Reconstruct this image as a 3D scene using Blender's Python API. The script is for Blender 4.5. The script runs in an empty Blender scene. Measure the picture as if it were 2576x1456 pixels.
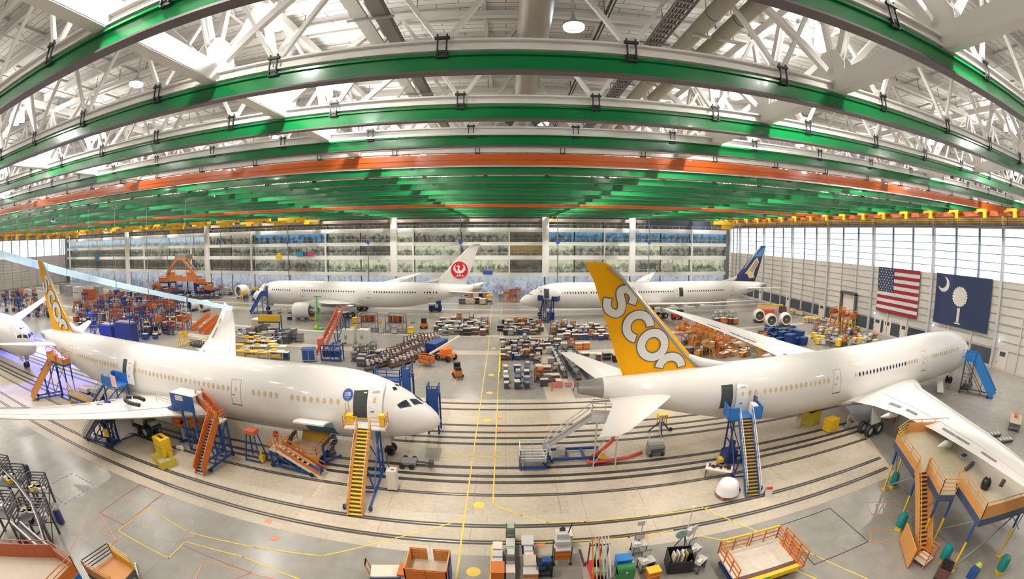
import bpy, math, random
import numpy as np
from mathutils import Vector, Matrix
random.seed(7)
SC = bpy.context.scene
COL = SC.collection
PI = math.pi

# ------------------------------------------------------------------ camera, world, exposure
F, CX, CY, YAW, PIT, H = 1063.7, 1277.6, 652.2, .00278, -.05842, 19.0
cam = bpy.data.cameras.new('camera')
cam_ob = bpy.data.objects.new('camera', cam)
COL.objects.link(cam_ob)
SC.camera = cam_ob
cam_ob.location = (0, 0, H)
cam_ob.rotation_euler = (PI / 2 + PIT, 0, YAW)
cam.type = 'PANO'                       # the photograph was taken with an equidistant fisheye lens
cam.panorama_type = 'FISHEYE_LENS_POLYNOMIAL'
cam.sensor_width = 36
cam.fisheye_polynomial_k0 = 0
cam.fisheye_polynomial_k1 = -2576 / 36 / F
cam.fisheye_polynomial_k2 = cam.fisheye_polynomial_k3 = cam.fisheye_polynomial_k4 = 0
cam.fisheye_fov = PI * 1.15
cam.shift_x = -(CX - 1288) / 1456
cam.shift_y = -(728 - CY) / 1456
cam.clip_start = .1
cam.clip_end = 1000
SC.view_settings.view_transform = 'Standard'
SC.view_settings.look = 'None'
SC.view_settings.gamma = 1
SC.view_settings.exposure = -0.2
SC.cycles.use_adaptive_sampling = True
SC.cycles.adaptive_threshold = .15
SC.cycles.adaptive_min_samples = 16
SC.cycles.max_bounces = 4
SC.cycles.diffuse_bounces = 3
SC.cycles.glossy_bounces = 2
SC.cycles.transmission_bounces = 3
SC.cycles.transparent_max_bounces = 6
SC.cycles.caustics_reflective = False
SC.cycles.caustics_refractive = False
SC.cycles.sample_clamp_indirect = 4
world = bpy.data.worlds.new('world')
SC.world = world
world.use_nodes = True
world.node_tree.nodes['Background'].inputs[0].default_value = (.75, .85, 1, 1)
world.node_tree.nodes['Background'].inputs[1].default_value = 1.0
LAMP_DOWN, ROOF_FILL, WIN_E = 1600.0, 430.0, 1.8

# ------------------------------------------------------------------ survey: from a picture point to the ground
_cy, _sy, _cp, _sp = math.cos(YAW), math.sin(YAW), math.cos(PIT), math.sin(PIT)
_R = np.array([[1, 0, 0], [0, _cp, -_sp], [0, _sp, _cp]]) @ np.array([[_cy, 0, _sy], [0, 1, 0], [-_sy, 0, _cy]])
def _ray(px, py):
    dx, dy = px - CX, py - CY
    r = math.hypot(dx, dy); th = r / F; s = math.sin(th) / max(r, 1e-9)
    w = _R.T @ np.array([dx * s, -dy * s, math.cos(th)])
    return w[0], w[2], w[1]
def G(px, py, z=0.0):
    d = _ray(px, py); t = (z - H) / d[2]
    return (d[0] * t, d[1] * t)
def AY(px, py, Y):
    d = _ray(px, py); t = Y / d[1]
    return (d[0] * t, H + d[2] * t)

# ------------------------------------------------------------------ materials
MATS = {}
def mat(name, col, rough=.5, metal=0.0, noise=0.0, nscale=3.0, emit=0.0, ecol=None, spec=.5, coat=0.0, bump=0.0):
    if name in MATS: return MATS[name]
    m = bpy.data.materials.new(name); m.use_nodes = True
    nt = m.node_tree; b = nt.nodes['Principled BSDF']
    b.inputs['Base Color'].default_value = (*col, 1)
    b.inputs['Roughness'].default_value = rough
    b.inputs['Metallic'].default_value = metal
    b.inputs['Specular IOR Level'].default_value = spec
    if coat:
        b.inputs['Coat Weight'].default_value = coat
        b.inputs['Coat Roughness'].default_value = .06
    if emit:
        b.inputs['Emission Color'].default_value = (*(ecol or col), 1)
        b.inputs['Emission Strength'].default_value = emit
    if noise:
        tc = nt.nodes.new('ShaderNodeTexCoord')
        n = nt.nodes.new('ShaderNodeTexNoise'); n.inputs['Scale'].default_value = nscale; n.inputs['Detail'].default_value = 3
        r = nt.nodes.new('ShaderNodeMapRange')
        r.inputs['To Min'].default_value = 1 - noise; r.inputs['To Max'].default_value = 1 + noise
        mx = nt.nodes.new('ShaderNodeMix'); mx.data_type = 'RGBA'; mx.blend_type = 'MULTIPLY'; mx.inputs['Factor'].default_value = 1
        mx.inputs['A'].default_value = (*col, 1)
        nt.links.new(tc.outputs['Object'], n.inputs['Vector'])
        nt.links.new(n.outputs['Fac'], r.inputs['Value'])
        nt.links.new(r.outputs['Result'], mx.inputs['B'])
        nt.links.new(mx.outputs['Result'], b.inputs['Base Color'])
    MATS[name] = m
    return m
def nodes_of(m): return m.node_tree.nodes, m.node_tree.links, m.node_tree.nodes['Principled BSDF']

WHITE = mat('aircraft_white', (.80, .77, .73), .42, coat=.55)
GREYM = mat('bare_aluminium', (.45, .44, .42), .35, .8)
DARK = mat('dark_rubber', (.025, .025, .028), .6)
BLACK = mat('black_plastic', (.015, .015, .018), .4)
BLUE = mat('stand_blue', (.016, .065, .25), .45, noise=.15)
DBLUE = mat('deep_blue', (.012, .035, .16), .4, noise=.15)
ORANGE = mat('stand_orange', (.62, .165, .02), .5, noise=.15)
TAN_O = mat('guard_orange_tan', (.66, .30, .08), .5, noise=.12)
RED = mat('signal_red', (.62, .05, .03), .45)
HOSE = mat('hose_red', (.68, .09, .06), .5)
YEL = mat('safety_yellow', (.85, .52, .02), .45, noise=.08)
GRN = mat('signal_green', (.03, .45, .09), .45)
LGRN = mat('primer_green', (.33, .45, .25), .6, noise=.1)
TEAL = mat('motor_teal', (.01, .23, .21), .4)
TAN = mat('beige_panel', (.62, .52, .40), .6, noise=.1)
CREAM = mat('cream_paint', (.78, .70, .58), .55, noise=.06)
LGREY = mat('light_grey_paint', (.60, .58, .56), .5, noise=.06)
MGREY = mat('mid_grey_paint', (.28, .28, .28), .5, noise=.1)
DGREY = mat('dark_grey_paint', (.08, .08, .085), .5, noise=.1)
BROWN = mat('rack_maroon', (.13, .055, .05), .6, noise=.15)
STEEL = mat('galvanised_steel', (.55, .55, .55), .4, .6)
WTRUSS = mat('truss_white', (.86, .83, .80), .45)
CLOTH = mat('plastic_sheet', (.75, .71, .72), .6, noise=.06)
WSHEET = mat('white_tarpaulin', (.80, .78, .72), .6, noise=.06)
PINK = mat('pink_sheet', (.8, .45, .4), .6)

# ------------------------------------------------------------------ mesh builder
class MB:
    def __init__(self): self.v = []; self.f = []; self.mi = []; self.cur = 0
    def add(self, vs, fs):
        n = len(self.v); self.v += [tuple(p) for p in vs]
        self.f += [tuple(i + n for i in f) for f in fs]; self.mi += [self.cur] * len(fs)
        return self
    def box(self, c, s, rz=0.0, rx=0.0, ry=0.0):
        a, b, d = s[0] / 2, s[1] / 2, s[2] / 2
        vs = [Vector((x, y, z)) for x in (-a, a) for y in (-b, b) for z in (-d, d)]
        if rz or rx or ry:
            M = Matrix.Rotation(rz, 3, 'Z') @ Matrix.Rotation(ry, 3, 'Y') @ Matrix.Rotation(rx, 3, 'X')
            vs = [M @ p for p in vs]
        vs = [p + Vector(c) for p in vs]
        return self.add(vs, [(0, 1, 3, 2), (4, 6, 7, 5), (0, 4, 5, 1), (2, 3, 7, 6), (0, 2, 6, 4), (1, 5, 7, 3)])
    def bx(self, x0, x1, y0, y1, z0, z1):
        return self.box(((x0 + x1) / 2, (y0 + y1) / 2, (z0 + z1) / 2), (abs(x1 - x0), abs(y1 - y0), abs(z1 - z0)))
    def bar(self, p, q, w, h=None):
        p, q = Vector(p), Vector(q); h = h or w
        d = (q - p); L = d.length
        if L < 1e-6: return self
        d /= L
        u = d.cross(Vector((0, 0, 1)))
        u = Vector((1, 0, 0)) if u.length < 1e-4 else u.normalized()
        n = u.cross(d)
        vs = [b + u * (sx * w / 2) + n * (sy * h / 2) for b in (p, q) for sx, sy in ((-1, -1), (1, -1), (1, 1), (-1, 1))]
        return self.add(vs, [(0, 3, 2, 1), (4, 5, 6, 7), (0, 1, 5, 4), (1, 2, 6, 5), (2, 3, 7, 6), (3, 0, 4, 7)])
    def tube(self, pts, r, n=8, cap=True):
        pts = [Vector(p) for p in pts]; rs = r if isinstance(r, (list, tuple)) else [r] * len(pts)
        rings = []; ref = None
        for i, p in enumerate(pts):
            d = (pts[min(i + 1, len(pts) - 1)] - pts[max(i - 1, 0)]).normalized()
            if ref is None: ref = Vector((0, 0, 1)) if abs(d.z) < .9 else Vector((1, 0, 0))
            u = d.cross(ref).normalized(); w = u.cross(d); ref = w
            rings.append([p + (u * math.cos(2 * PI * k / n) + w * math.sin(2 * PI * k / n)) * rs[i] for k in range(n)])
        return self.rings(rings, cap)
    def rings(self, rings, cap=True, closed=True):
        n = len(rings[0]); vs = [p for r in rings for p in r]; fs = []
        for i in range(len(rings) - 1):
            for k in range(n if closed else n - 1):
                a, b = i * n + k, i * n + (k + 1) % n
                fs.append((a, b, b + n, a + n))
        if cap: fs += [tuple(range(n))[::-1], tuple(range((len(rings) - 1) * n, len(rings) * n))]
        return self.add(vs, fs)
    def cyl(self, p, q, r, n=16, r2=None): return self.tube([p, q], [r, r if r2 is None else r2], n)
    def lathe(self, prof, c=(0, 0, 0), axis='Z', n=24, cap=False):
        rings = []
        for r, h in prof:
            ring = []
            for k in range(n):
                a, b = r * math.cos(2 * PI * k / n), r * math.sin(2 * PI * k / n)
                p = {'Z': (a, b, h), 'X': (h, a, b), 'Y': (b, h, a)}[axis]
                ring.append((p[0] + c[0], p[1] + c[1], p[2] + c[2]))
            rings.append(ring)
        return self.rings(rings, cap)
    def prism(self, poly, fn0, fn1):
        n = len(poly); vs = [fn0(*p) for p in poly] + [fn1(*p) for p in poly]
        return self.add(vs, [tuple(range(n))[::-1], tuple(range(n, 2 * n))] + [(i, (i + 1) % n, (i + 1) % n + n, i + n) for i in range(n)])
    def strip(self, left, right):
        n = len(left); return self.add(list(left) + list(right), [(i, i + 1, n + i + 1, n + i) for i in range(n - 1)])
    def build(self, name, m, parent=None, smooth=False, label=None):
        me = bpy.data.meshes.new(name); me.from_pydata([tuple(p) for p in self.v], [], self.f)
        ms = m if isinstance(m, (list, tuple)) else [m]
        for k in ms: me.materials.append(k)
        if len(ms) > 1: me.polygons.foreach_set('material_index', self.mi)
        if smooth:
            me.polygons.foreach_set('use_smooth', [True] * len(me.polygons))
        me.validate(); me.update()
        if smooth == 'auto': me.set_sharp_from_angle(angle=math.radians(40))
        o = bpy.data.objects.new(name, me); COL.objects.link(o)
        if parent:
            o.parent = parent; KIDS.setdefault(parent.name, []).append(o)
        if label: o['label'] = label
        return o
KIDS = {}
def tag(o, label, cat, group=None, kind=None):
    o['label'] = label; o['category'] = cat
    if group: o['group'] = group
    if kind: o['kind'] = kind
    return o
def thing(name, label, cat, loc=(0, 0, 0), rz=0.0, group=None):
    o = bpy.data.objects.new(name, None); COL.objects.link(o)
    o.empty_display_size = .3
    o.location = loc if len(loc) == 3 else (loc[0], loc[1], 0); o.rotation_euler = (0, 0, rz)
    return tag(o, label, cat, group)
def dup(root, loc, rz=None, label=None, group=None, scale=None):
    def rec(o, par):
        c = o.copy(); COL.objects.link(c)
        if par:
            c.parent = par; KIDS.setdefault(par.name, []).append(c)
        for ch in KIDS.get(o.name, ()): rec(ch, c)
        return c
    r = rec(root, None); r.location = loc if len(loc) == 3 else (loc[0], loc[1], 0)
    if rz is not None: r.rotation_euler = (0, 0, rz)
    if scale: r.scale = scale
    if label: r['label'] = label
    if group: r['group'] = group
    return r
def repeat(o, places):
    for k, p in enumerate(places):
        c = o if k == 0 else o.copy()
        if k:
            COL.objects.link(c); KIDS.setdefault(o.parent.name, []).append(c)
        c.location = p
def struct(o):
    o['kind'] = 'structure'; return o
ORD = ['first', 'second', 'third', 'fourth', 'fifth', 'sixth', 'seventh', 'eighth', 'ninth', 'tenth', 'eleventh', 'twelfth', 'thirteenth', 'fourteenth',
       'fifteenth', 'sixteenth', 'seventeenth', 'eighteenth', 'nineteenth', 'twentieth', 'twenty-first', 'twenty-second', 'twenty-third', 'twenty-fourth']
# ------------------------------------------------------------------ hall shell
XL, XR, YB, YF, ZR = -226.0, 77.2, 132.0, -13.0, 31.0
def concrete(name, col, rough, var, sc, joints=None, jcol=None):
    m = mat(name, col, rough); N, L, b = nodes_of(m)
    tc = N.new('ShaderNodeTexCoord')
    n1 = N.new('ShaderNodeTexNoise'); n1.inputs['Scale'].default_value = sc; n1.inputs['Detail'].default_value = 3; n1.inputs['Roughness'].default_value = .5
    n2 = N.new('ShaderNodeTexNoise'); n2.inputs['Scale'].default_value = sc * 9; n2.inputs['Detail'].default_value = 4
    ad = N.new('ShaderNodeMath'); ad.operation = 'ADD'
    r = N.new('ShaderNodeMapRange'); r.inputs['From Min'].default_value = .7; r.inputs['From Max'].default_value = 1.3
    r.inputs['To Min'].default_value = 1 - var; r.inputs['To Max'].default_value = 1 + var
    mx = N.new('ShaderNodeMix'); mx.data_type = 'RGBA'; mx.blend_type = 'MULTIPLY'; mx.inputs['Factor'].default_value = 1; mx.inputs['A'].default_value = (*col, 1)
    L.new(tc.outputs['Object'], n1.inputs['Vector']); L.new(tc.outputs['Object'], n2.inputs['Vector'])
    L.new(n1.outputs['Fac'], ad.inputs[0]); L.new(n2.outputs['Fac'], ad.inputs[1]); L.new(ad.outputs[0], r.inputs['Value'])
    L.new(r.outputs['Result'], mx.inputs['B'])
    out = mx.outputs['Result']
    if joints:
        br = N.new('ShaderNodeTexBrick'); br.offset = 0.37; br.inputs['Scale'].default_value = 1
        br.inputs['Mortar Size'].default_value = .035; br.inputs['Mortar Smooth'].default_value = .3
        br.inputs['Brick Width'].default_value = joints[0]; br.inputs['Row Height'].default_value = joints[1]
        br.inputs['Color1'].default_value = (1, 1, 1, 1); br.inputs['Color2'].default_value = (.9, .9, .88, 1); br.inputs['Mortar'].default_value = (*jcol, 1)
        L.new(tc.outputs['Object'], br.inputs['Vector'])
        m2 = N.new('ShaderNodeMix'); m2.data_type = 'RGBA'; m2.blend_type = 'MULTIPLY'; m2.inputs['Factor'].default_value = 1
        L.new(out, m2.inputs['A']); L.new(br.outputs['Color'], m2.inputs['B']); out = m2.outputs['Result']
    L.new(out, b.inputs['Base Color'])
    rr = N.new('ShaderNodeMapRange'); rr.inputs['To Min'].default_value = rough * .75; rr.inputs['To Max'].default_value = rough * 1.35
    L.new(n1.outputs['Fac'], rr.inputs['Value']); L.new(rr.outputs['Result'], b.inputs['Roughness'])
    return m
FLOORM = concrete('polished_concrete', (.31, .288, .255), .24, .13, .10, (6.2, 5.87), (.86, .86, .86))
TRACKM = concrete('beige_track_concrete', (.50, .425, .32), .42, .16, .3, (6.1, 30), (.72, .68, .62))
BANDM = concrete('pale_concrete_band', (.53, .46, .36), .4, .1, .5, (3.4, 30), (.8, .76, .7))
struct(MB().bx(XL - 1, XR + 1, YF - 1, YB + 12, -.6, 0).build('floor', FLOORM))
def slab(poly, z, m, name='floor'):
    return struct(MB().prism(poly, lambda x, y: (x, y, 0.0), lambda x, y: (x, y, z)).build(name, m))
edge = lambda y: 32.3 + (y - 20) * .47
slab([(XL, 20.0), (edge(20), 20.0), (edge(46.2), 46.2), (XL, 46.2)], .004, TRACKM)
slab([(4.35, 15.0), (7.55, 15.0), (8.1, 46.0), (8.1, 92.0), (4.6, 92.0), (4.75, 46.0)], .007, BANDM)
for y0, y1 in ((65.0, 67.4), (77.0, 78.3), (96.0, 100.2), (105.0, 106.6), (114.5, 116)):
    slab([(XL, y0), (XR, y0), (XR, y1), (XL, y1)], .004, BANDM)
RAILM = mat('rail_slot_dark', (.055, .05, .046), .5, .2, noise=.25, nscale=.6)
RAILB = mat('rail_bright', (.36, .33, .29), .3, .7)
for i, (y, w) in enumerate(((44.93, .34), (43.21, .34), (39.16, .34), (37.57, .34), (36.37, .34), (35.15, .36), (30.86, .36), (29.53, .34), (28.6, .34), (26.82, .3), (23.03, .34), (21.29, .34))):
    m = MB(); m.bx(XL, edge(y) - .4, y - w * .62, y + w * .62, .003, .010)
    m.cur = 1
    if i >= 9: m.bx(XL, edge(y) - .4, y - .05, y + .05, .010, .014)
    struct(m.build('trim_%d' % (i + 1), [RAILM, RAILB]))
# pale edge bands beside the rails
for i, (y0, y1) in enumerate(((23.3, 24.3), (20.0, 20.7), (44.0, 44.6))):
    struct(MB().bx(XL, edge(y0) - .5, y0, y1, .003, .0075).build('floor', BANDM))

# painted lines: each line its own flat marking
PAINT = {'yellow': mat('paint_yellow', (.80, .58, .08), .5, noise=.12), 'orange': mat('paint_orange', (.75, .27, .12), .5, noise=.12),
         'red': mat('paint_red', (.45, .10, .08), .5), 'blue': mat('paint_blue', (.10, .10, .40), .5), 'black': mat('paint_black', (.05, .05, .07), .5)}
def line(pts, w, c, name='floor_marking', closed=False, dash=None):
    if closed: pts = list(pts) + [pts[0]]
    m = MB()
    for (x0, y0), (x1, y1) in zip(pts, pts[1:]):
        d = Vector((x1 - x0, y1 - y0, 0)); L = d.length; d /= L
        if dash:
            n = int(L / dash)
            for k in range(n):
                a = Vector((x0, y0, .012)) + d * (k * dash); m.bar(a, a + d * dash * .5, w, .006)
        else:
            a = Vector((x0, y0, .012)); m.bar(a - d * w / 2, a + d * (L + w / 2), w, .006)
    o = m.build(name, PAINT[c]); o['kind'] = 'structure'
    return o
P = lambda *a: [G(*p) for p in a]
line(P((1164, 1391), (1196, 1160), (1237, 868), (1245, 772)), .11, 'yellow')
line(P((1155, 1456), (1165, 1393)), .14, 'yellow')
line(P((1248, 1270), (1266, 867), (1270, 772)), .11, 'yellow')
line(P((1250, 1270), (1320, 1296), (1385, 1314), (1480, 1312), (1640, 1296), (1790, 1276)), .10, 'yellow')
line(P((1175, 1304), (1135, 1318), (1000, 1354), (820, 1398), (650, 1376), (480, 1338), (380, 1275), (305, 1335), (432, 1404), (475, 1362), (620, 1400), (760, 1456)), .09, 'yellow')
line(P((1242, 1456), (1247, 1370)), .13, 'yellow')
line(P((1247, 1365), (1400, 1363), (1590, 1352), (1700, 1334)), .10, 'yellow')
line(P((1775, 1276), (1850, 1310), (2000, 1370), (2060, 1398), (2190, 1456)), .09, 'yellow')
line(P((1760, 1345), (1860, 1366), (1960, 1412), (2060, 1456)), .09, 'yellow')
line(P((360, 1218), (418, 1242), (320, 1320), (258, 1290)), .07, 'red', closed=True)
line(P((258, 1290), (302, 1360), (210, 1420)), .06, 'orange')
line(P((302, 1360), (226, 1310), (186, 1380)), .06, 'orange')
line(P((190, 1190), (122, 1225), (170, 1268), (245, 1220)), .1, 'blue', closed=True, dash=.55)
line(P((1968, 1322), (2096, 1278), (2192, 1362), (2056, 1420)), .07, 'black', closed=True)
line(P((2190, 1264), (2256, 1264), (2266, 1296), (2200, 1293)), .06, 'orange', closed=True)
line(P((2196, 1333), (2268, 1332), (2270, 1362), (2200, 1362)), .06, 'orange', closed=True)
line(P((470, 1372), (640, 1440), (600, 1456)), .05, 'red')
line(P((500, 1456), (520, 1410), (700, 1456)), .06, 'orange')
line(P((1150, 968), (1168, 930)), .09, 'orange'); line(P((1045, 962), (1100, 880)), .09, 'orange')
line(P((1110, 1142), (1330, 1150)), .14, 'yellow')
line(P((1385, 1046), (1392, 1088), (1262, 1090)), .07, 'orange')
for px, py in ((1213, 1270), (1199, 1438), (1234, 1057), (1240, 988), (1244, 943), (1250, 876)):
    x, y = G(px, py); m = MB(); m.lathe([(.42, .006), (.42, .014), (0.001, .014)], (x, y, 0), n=20)
    struct(m.build('floor_marking', PAINT['yellow']))
for px, py in ((1265, 1053), (1264, 1080), (683, 1311), (698, 1354), (1629, 1352), (1368, 1372)):
    x, y = G(px, py); struct(MB().box((x, y, .01), (.55, .4, .01)).build('floor_marking', PAINT['orange']))
m = MB()
for q in (G(1098, 1124), G(1068, 1158), G(1105, 1160), G(1112, 1124)): pass
x, y = G(1090, 1142)
m.box((x, y, .01), (1.9, 2.4, .012)); struct(m.build('floor_hatch', mat('hatch_steel', (.36, .33, .27), .4, .4)))
for i, (px, py) in enumerate(((1885, 1090),)):
    x, y = G(px, py); m = MB(); m.lathe([(.001, .012), (.7, .012), (.7, .004)], (x, y, 0), n=24); struct(m.build('floor_hatch', mat('hatch_steel', (.3, .3, .3))))

# ---- walls
SIDING = mat('siding_panel', (.53, .50, .455), .5, noise=.05, nscale=.4)
STUD = mat('siding_stud', (.54, .48, .43), .5)
GIRT = mat('girt_grey', (.30, .29, .28), .6)  # girts in one even grey, darker than the siding
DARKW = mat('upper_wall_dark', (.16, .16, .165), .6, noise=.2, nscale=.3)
PANE = mat('daylight_panel', (.9, .95, 1), .4, emit=WIN_E, ecol=(.86, .94, 1.0))
MULL = mat('window_mullion', (.20, .27, .36), .5)  # bluish glow of the panes is put into this colour
COLM = mat('wall_column', (.50, .49, .50), .5)
def side_wall(side, X, cols, y0, y1, nwin):
    s = 1 if side == 'right' else -1           # the wall stands on the s side, its face looks to -s
    B = lambda m, a, b, ya, yb, za, zb: m.bx(X + s * a, X + s * b, ya, yb, za, zb)
    struct(B(MB(), 0, .5, y0, y1, 0, 13.75).build('wall_' + side, SIDING))
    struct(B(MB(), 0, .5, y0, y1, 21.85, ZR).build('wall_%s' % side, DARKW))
    m = MB()
    for k in range(8): B(m, -.09, 0, y0, y1, 3.1 + k * 1.36, 3.21 + k * 1.36)
    struct(m.build('trim_%s_girts' % side, GIRT))
    m = MB(); B(m, -.22, 0, y0, y1, 7.2, 7.42)
    struct(m.build('trim_%s_rail' % side, STUD))
    m = MB(); B(m, -.15, 0, y0, y1, .0, .35); struct(m.build('baseboard_' + side, STUD))
    for i in range(len(cols) - 1):
        a, b = cols[i], cols[i + 1]
        struct(B(MB(), -.5, .2, a - .25, a + .25, 0, 24.4).build('trim_%s_column' % side, COLM))
        w = bpy.data.objects.new('window_%d' % (nwin + i), None); COL.objects.link(w); w.location = (X, a, 13.75); w['kind'] = 'structure'
        # panes and mullions live in the window's own frame
        L = b - a
        q = MB(); q.bx(s * .3, s * .4, .25, L - .25, 0, 8.1); q.build('pane', PANE, w)
        q = MB()
        for k in (1, 2): q.bx(s * .1, s * .32, L * k / 3 - .24, L * k / 3 + .24, 0, 8.1)
        q.build('mullion', MULL, w)
        q = MB()
        for k in range(1, 6): q.bx(s * .18, s * .31, .25, L - .25, k * 1.36 - .07, k * 1.36 + .07)
        q.build('glazing_bar', MULL, w)
        q = MB(); q.bx(-s * .05, s * .4, .0, L, -.18, 0); q.bx(-s * .05, s * .4, 0, L, 8.1, 8.3); q.build('frame', STUD, w)
        for k in (1, 2):
            y = a + L * k / 3
            struct(B(MB(), -.3, 0, y - .13, y + .13, 0, 13.6).build('trim_%s_stud' % side, STUD))
RC = [-13, .6, 16.3, 32.1, 48.2, 65.0, 80.6, 95.7, 110.2, 124.6, 132]
side_wall('right', XR, RC, YF, YB, 1)
side_wall('left', XL, [-13, 0, 16, 32, 48, 64, 80, 96, 112, 128, 132], YF, YB, 20)
GLASSD = mat('dark_glazing', (.05, .06, .075), .12, noise=.2)
DOORM = mat('door_beige', (.62, .56, .49), .5)
m = MB()
for i in range(3, 9):
    a, b = RC[i], RC[i + 1]; L = b - a
    for k in range(3):
        m.bx(XR - .06, XR + .02, a + L * k / 3 + .3, a + L * (k + 1) / 3 - .3, .4, 2.9)
struct(m.build('window_30', GLASSD))
n = 1
for py, px in ((829, 2282), (818, 2215), (792, 2074), (773, 1990), (745, 1922), (925, 2524), (820, 2240)):
    x, y, z = XR, 0, 0
    d = _ray(px, py); t = XR / d[0]; yy = d[1] * t
    dr = bpy.data.objects.new('door_%d' % n, None); COL.objects.link(dr); dr.location = (XR - .02, yy, 0); dr['kind'] = 'structure'
    MB().bx(-.1, 0, -1.1, 1.1, 0, 3.2).build('door_leaf', DOORM, dr)
    MB().bx(-.13, -.1, -.6, .6, 2.2, 2.9).build('door_window', GLASSD, dr)
    MB().box((-.14, .9, 1.1), (.06, .12, .2)).build('door_handle', BLACK, dr)
    n += 1
# tall roller door frame by the wall
x, y = XR - .6, None
d = _ray(2135, 818); yy = d[1] * (XR - .6) / d[0]
dr = bpy.data.objects.new('door_%d' % n, None); COL.objects.link(dr); dr.location = (XR - .05, yy, 0); dr['kind'] = 'structure'
MB().bx(-.1, 0, -2.2, 2.2, 0, 7).build('door_leaf', DOORM, dr)
m = MB(); m.bx(-.7, -.1, -2.7, -2.2, 0, 7.3); m.bx(-.7, -.1, 2.2, 2.7, 0, 7.3); m.bx(-.7, -.1, -2.7, 2.7, 7.0, 7.6); m.build('door_frame', DGREY, dr)
struct(MB().bx(XL, XR, YF - .5, YF, 0, ZR).build('wall_front', SIDING))
struct(MB().bx(XL, XR, YB + 9, YB + 9.5, 0, ZR).build('wall_back', mat('office_back', (.42, .42, .38), .7)))
# ---- ceiling
CEIL = mat('roof_deck', (.8, .78, .75), .55); N, L_, b = nodes_of(CEIL)
tc = N.new('ShaderNodeTexCoord'); br = N.new('ShaderNodeTexBrick'); br.offset = .5
br.inputs['Scale'].default_value = 1; br.inputs['Brick Width'].default_value = 2.4; br.inputs['Row Height'].default_value = .49; br.inputs['Mortar Size'].default_value = .03
br.inputs['Color1'].default_value = (.9, .88, .85, 1); br.inputs['Color2'].default_value = (.84, .82, .79, 1); br.inputs['Mortar'].default_value = (.36, .35, .34, 1)
L_.new(tc.outputs['Object'], br.inputs['Vector']); L_.new(br.outputs['Color'], b.inputs['Base Color'])
struct(MB().bx(XL, XR, YF, YB + 9, ZR, ZR + .3).build('ceiling', CEIL))
PURL = mat('purlin_grey_white', (.74, .72, .69), .5)
m = MB()
m.bx(XL, XR, -.1, .1, 30.25, 30.33); m.bx(XL, XR, -.03, .03, 30.33, 30.75); m.bx(XL, XR, -.1, .1, 30.75, 30.83)
pu = m.build('roof_purlin', PURL); tag(pu, 'white roof purlin running across the hall just below the roof deck', 'purlin', 'roof purlins under the deck', 'structure')
for k in range(48):
    o = pu if k == 0 else pu.copy()
    if k: COL.objects.link(o)
    o.location = (0, -9 + k * 2.935, 0)
PIPE = mat('sprinkler_pipe', (.12, .10, .10), .5)
m = MB(); m.tube([(XL, 0, 29.75), (XR, 0, 29.75)], .045, 6)
for k in range(98):
    x = XL + 1.5 + k * 3.1; m.bar((x, 0, 29.75), (x, 0, 30.9), .035)
sp = m.build('sprinkler_pipe', PIPE); tag(sp, 'thin dark sprinkler pipe hung across the hall under the roof deck', 'pipe', 'sprinkler pipes under the roof')
for k in range(24):
    o = sp if k == 0 else sp.copy()
    if k: COL.objects.link(o)
    o.location = (0, 1.2 + k * 5.87, 0)
# bar joists running away from the viewer
m = MB(); m.bx(-.07, .07, YF, YB + 8, 30.86, 30.98); m.bx(-.06, .06, YF, YB + 8, 30.02, 30.10)
for k in range(50):
    y = YF + k * 2.935; m.bar((0, y, 30.06), (0, y + 1.4675, 30.9), .045); m.bar((0, y + 1.4675, 30.9), (0, y + 2.935, 30.06), .045)
jo = m.build('bar_joist', PURL); tag(jo, 'white open web joist running away from the viewer under the roof deck', 'joist', 'bar joists under the roof', 'structure')
for k in range(35):
    o = jo if k == 0 else jo.copy()
    if k: COL.objects.link(o)
    o.location = (13.5 - 24.75 / 4 * (k - 9) - 2.2, 0, 0)

# ---- main trusses along the hall depth
ROWS = [7.05 + 5.87 * k for k in range(21)]
TX = [13.5 + 24.75 * k for k in range(-9, 3)]
def main_truss():
    t = thing('roof_truss', '', 'truss'); t['kind'] = 'structure'
    m = MB(); m.bx(-.32, .32, -8, YB, 24.95, 25.07); m.bx(-.32, .32, -8, YB, 25.62, 25.74); m.bx(-.05, .05, -8, YB, 25.0, 25.7)
    for s in (-1, 1): m.bx(s * .30 - .03, s * .30 + .03, -8, YB, 25.0, 25.7)
    m.build('bottom_chord', WTRUSS, t)
    m = MB(); m.bx(-.25, .25, -8, YB, 29.75, 30.2); m.build('top_chord', WTRUSS, t)
    m = MB()
    for k in range(-2, 21):
        y = 7.05 + 5.87 * k
        for s in (-1, 1):
            m.bar((.12, y, 25.7), (.12, y + s * 2.93, 29.8), .1, .34); m.bar((-.12, y, 25.7), (-.12, y + s * 2.93, 29.8), .1, .34)
        m.bar((0, y, 25.7), (0, y, 29.8), .26, .26)
    m.build('web_lattice', WTRUSS, t)
    for k in range(-1, 8):
        y = 7.05 + 5.87 * k
        q = MB()
        for s in (-1, 1):
            q.prism([(y - .85, 25.6), (y + .85, 25.6), (y + .95, 26.1), (y + .6, 26.7), (y + .25, 26.85), (y - .25, 26.85), (y - .6, 26.7), (y - .95, 26.1)],
                    lambda a, z: (s * .2, a, z), lambda a, z: (s * .24, a, z))
        q.build('gusset_plate', WTRUSS, t)
    return t
tr0 = main_truss()
for i, x in enumerate(TX):
    d = i - 8          # -1 is just left of the duct line, 0 just right of it
    lab = ('white roof truss running away from the viewer, the %s one %s of the round central duct'
           % (ORD[-d - 1] if d < 0 else ORD[d], 'to the left' if d < 0 else 'to the right'))
    lab = lab.replace('the first one', 'the nearest one')
    if i == 0: tr0.location.x = x; tr0['label'] = lab
    else: dup(tr0, (x, 0, 0), 0, lab)

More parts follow.
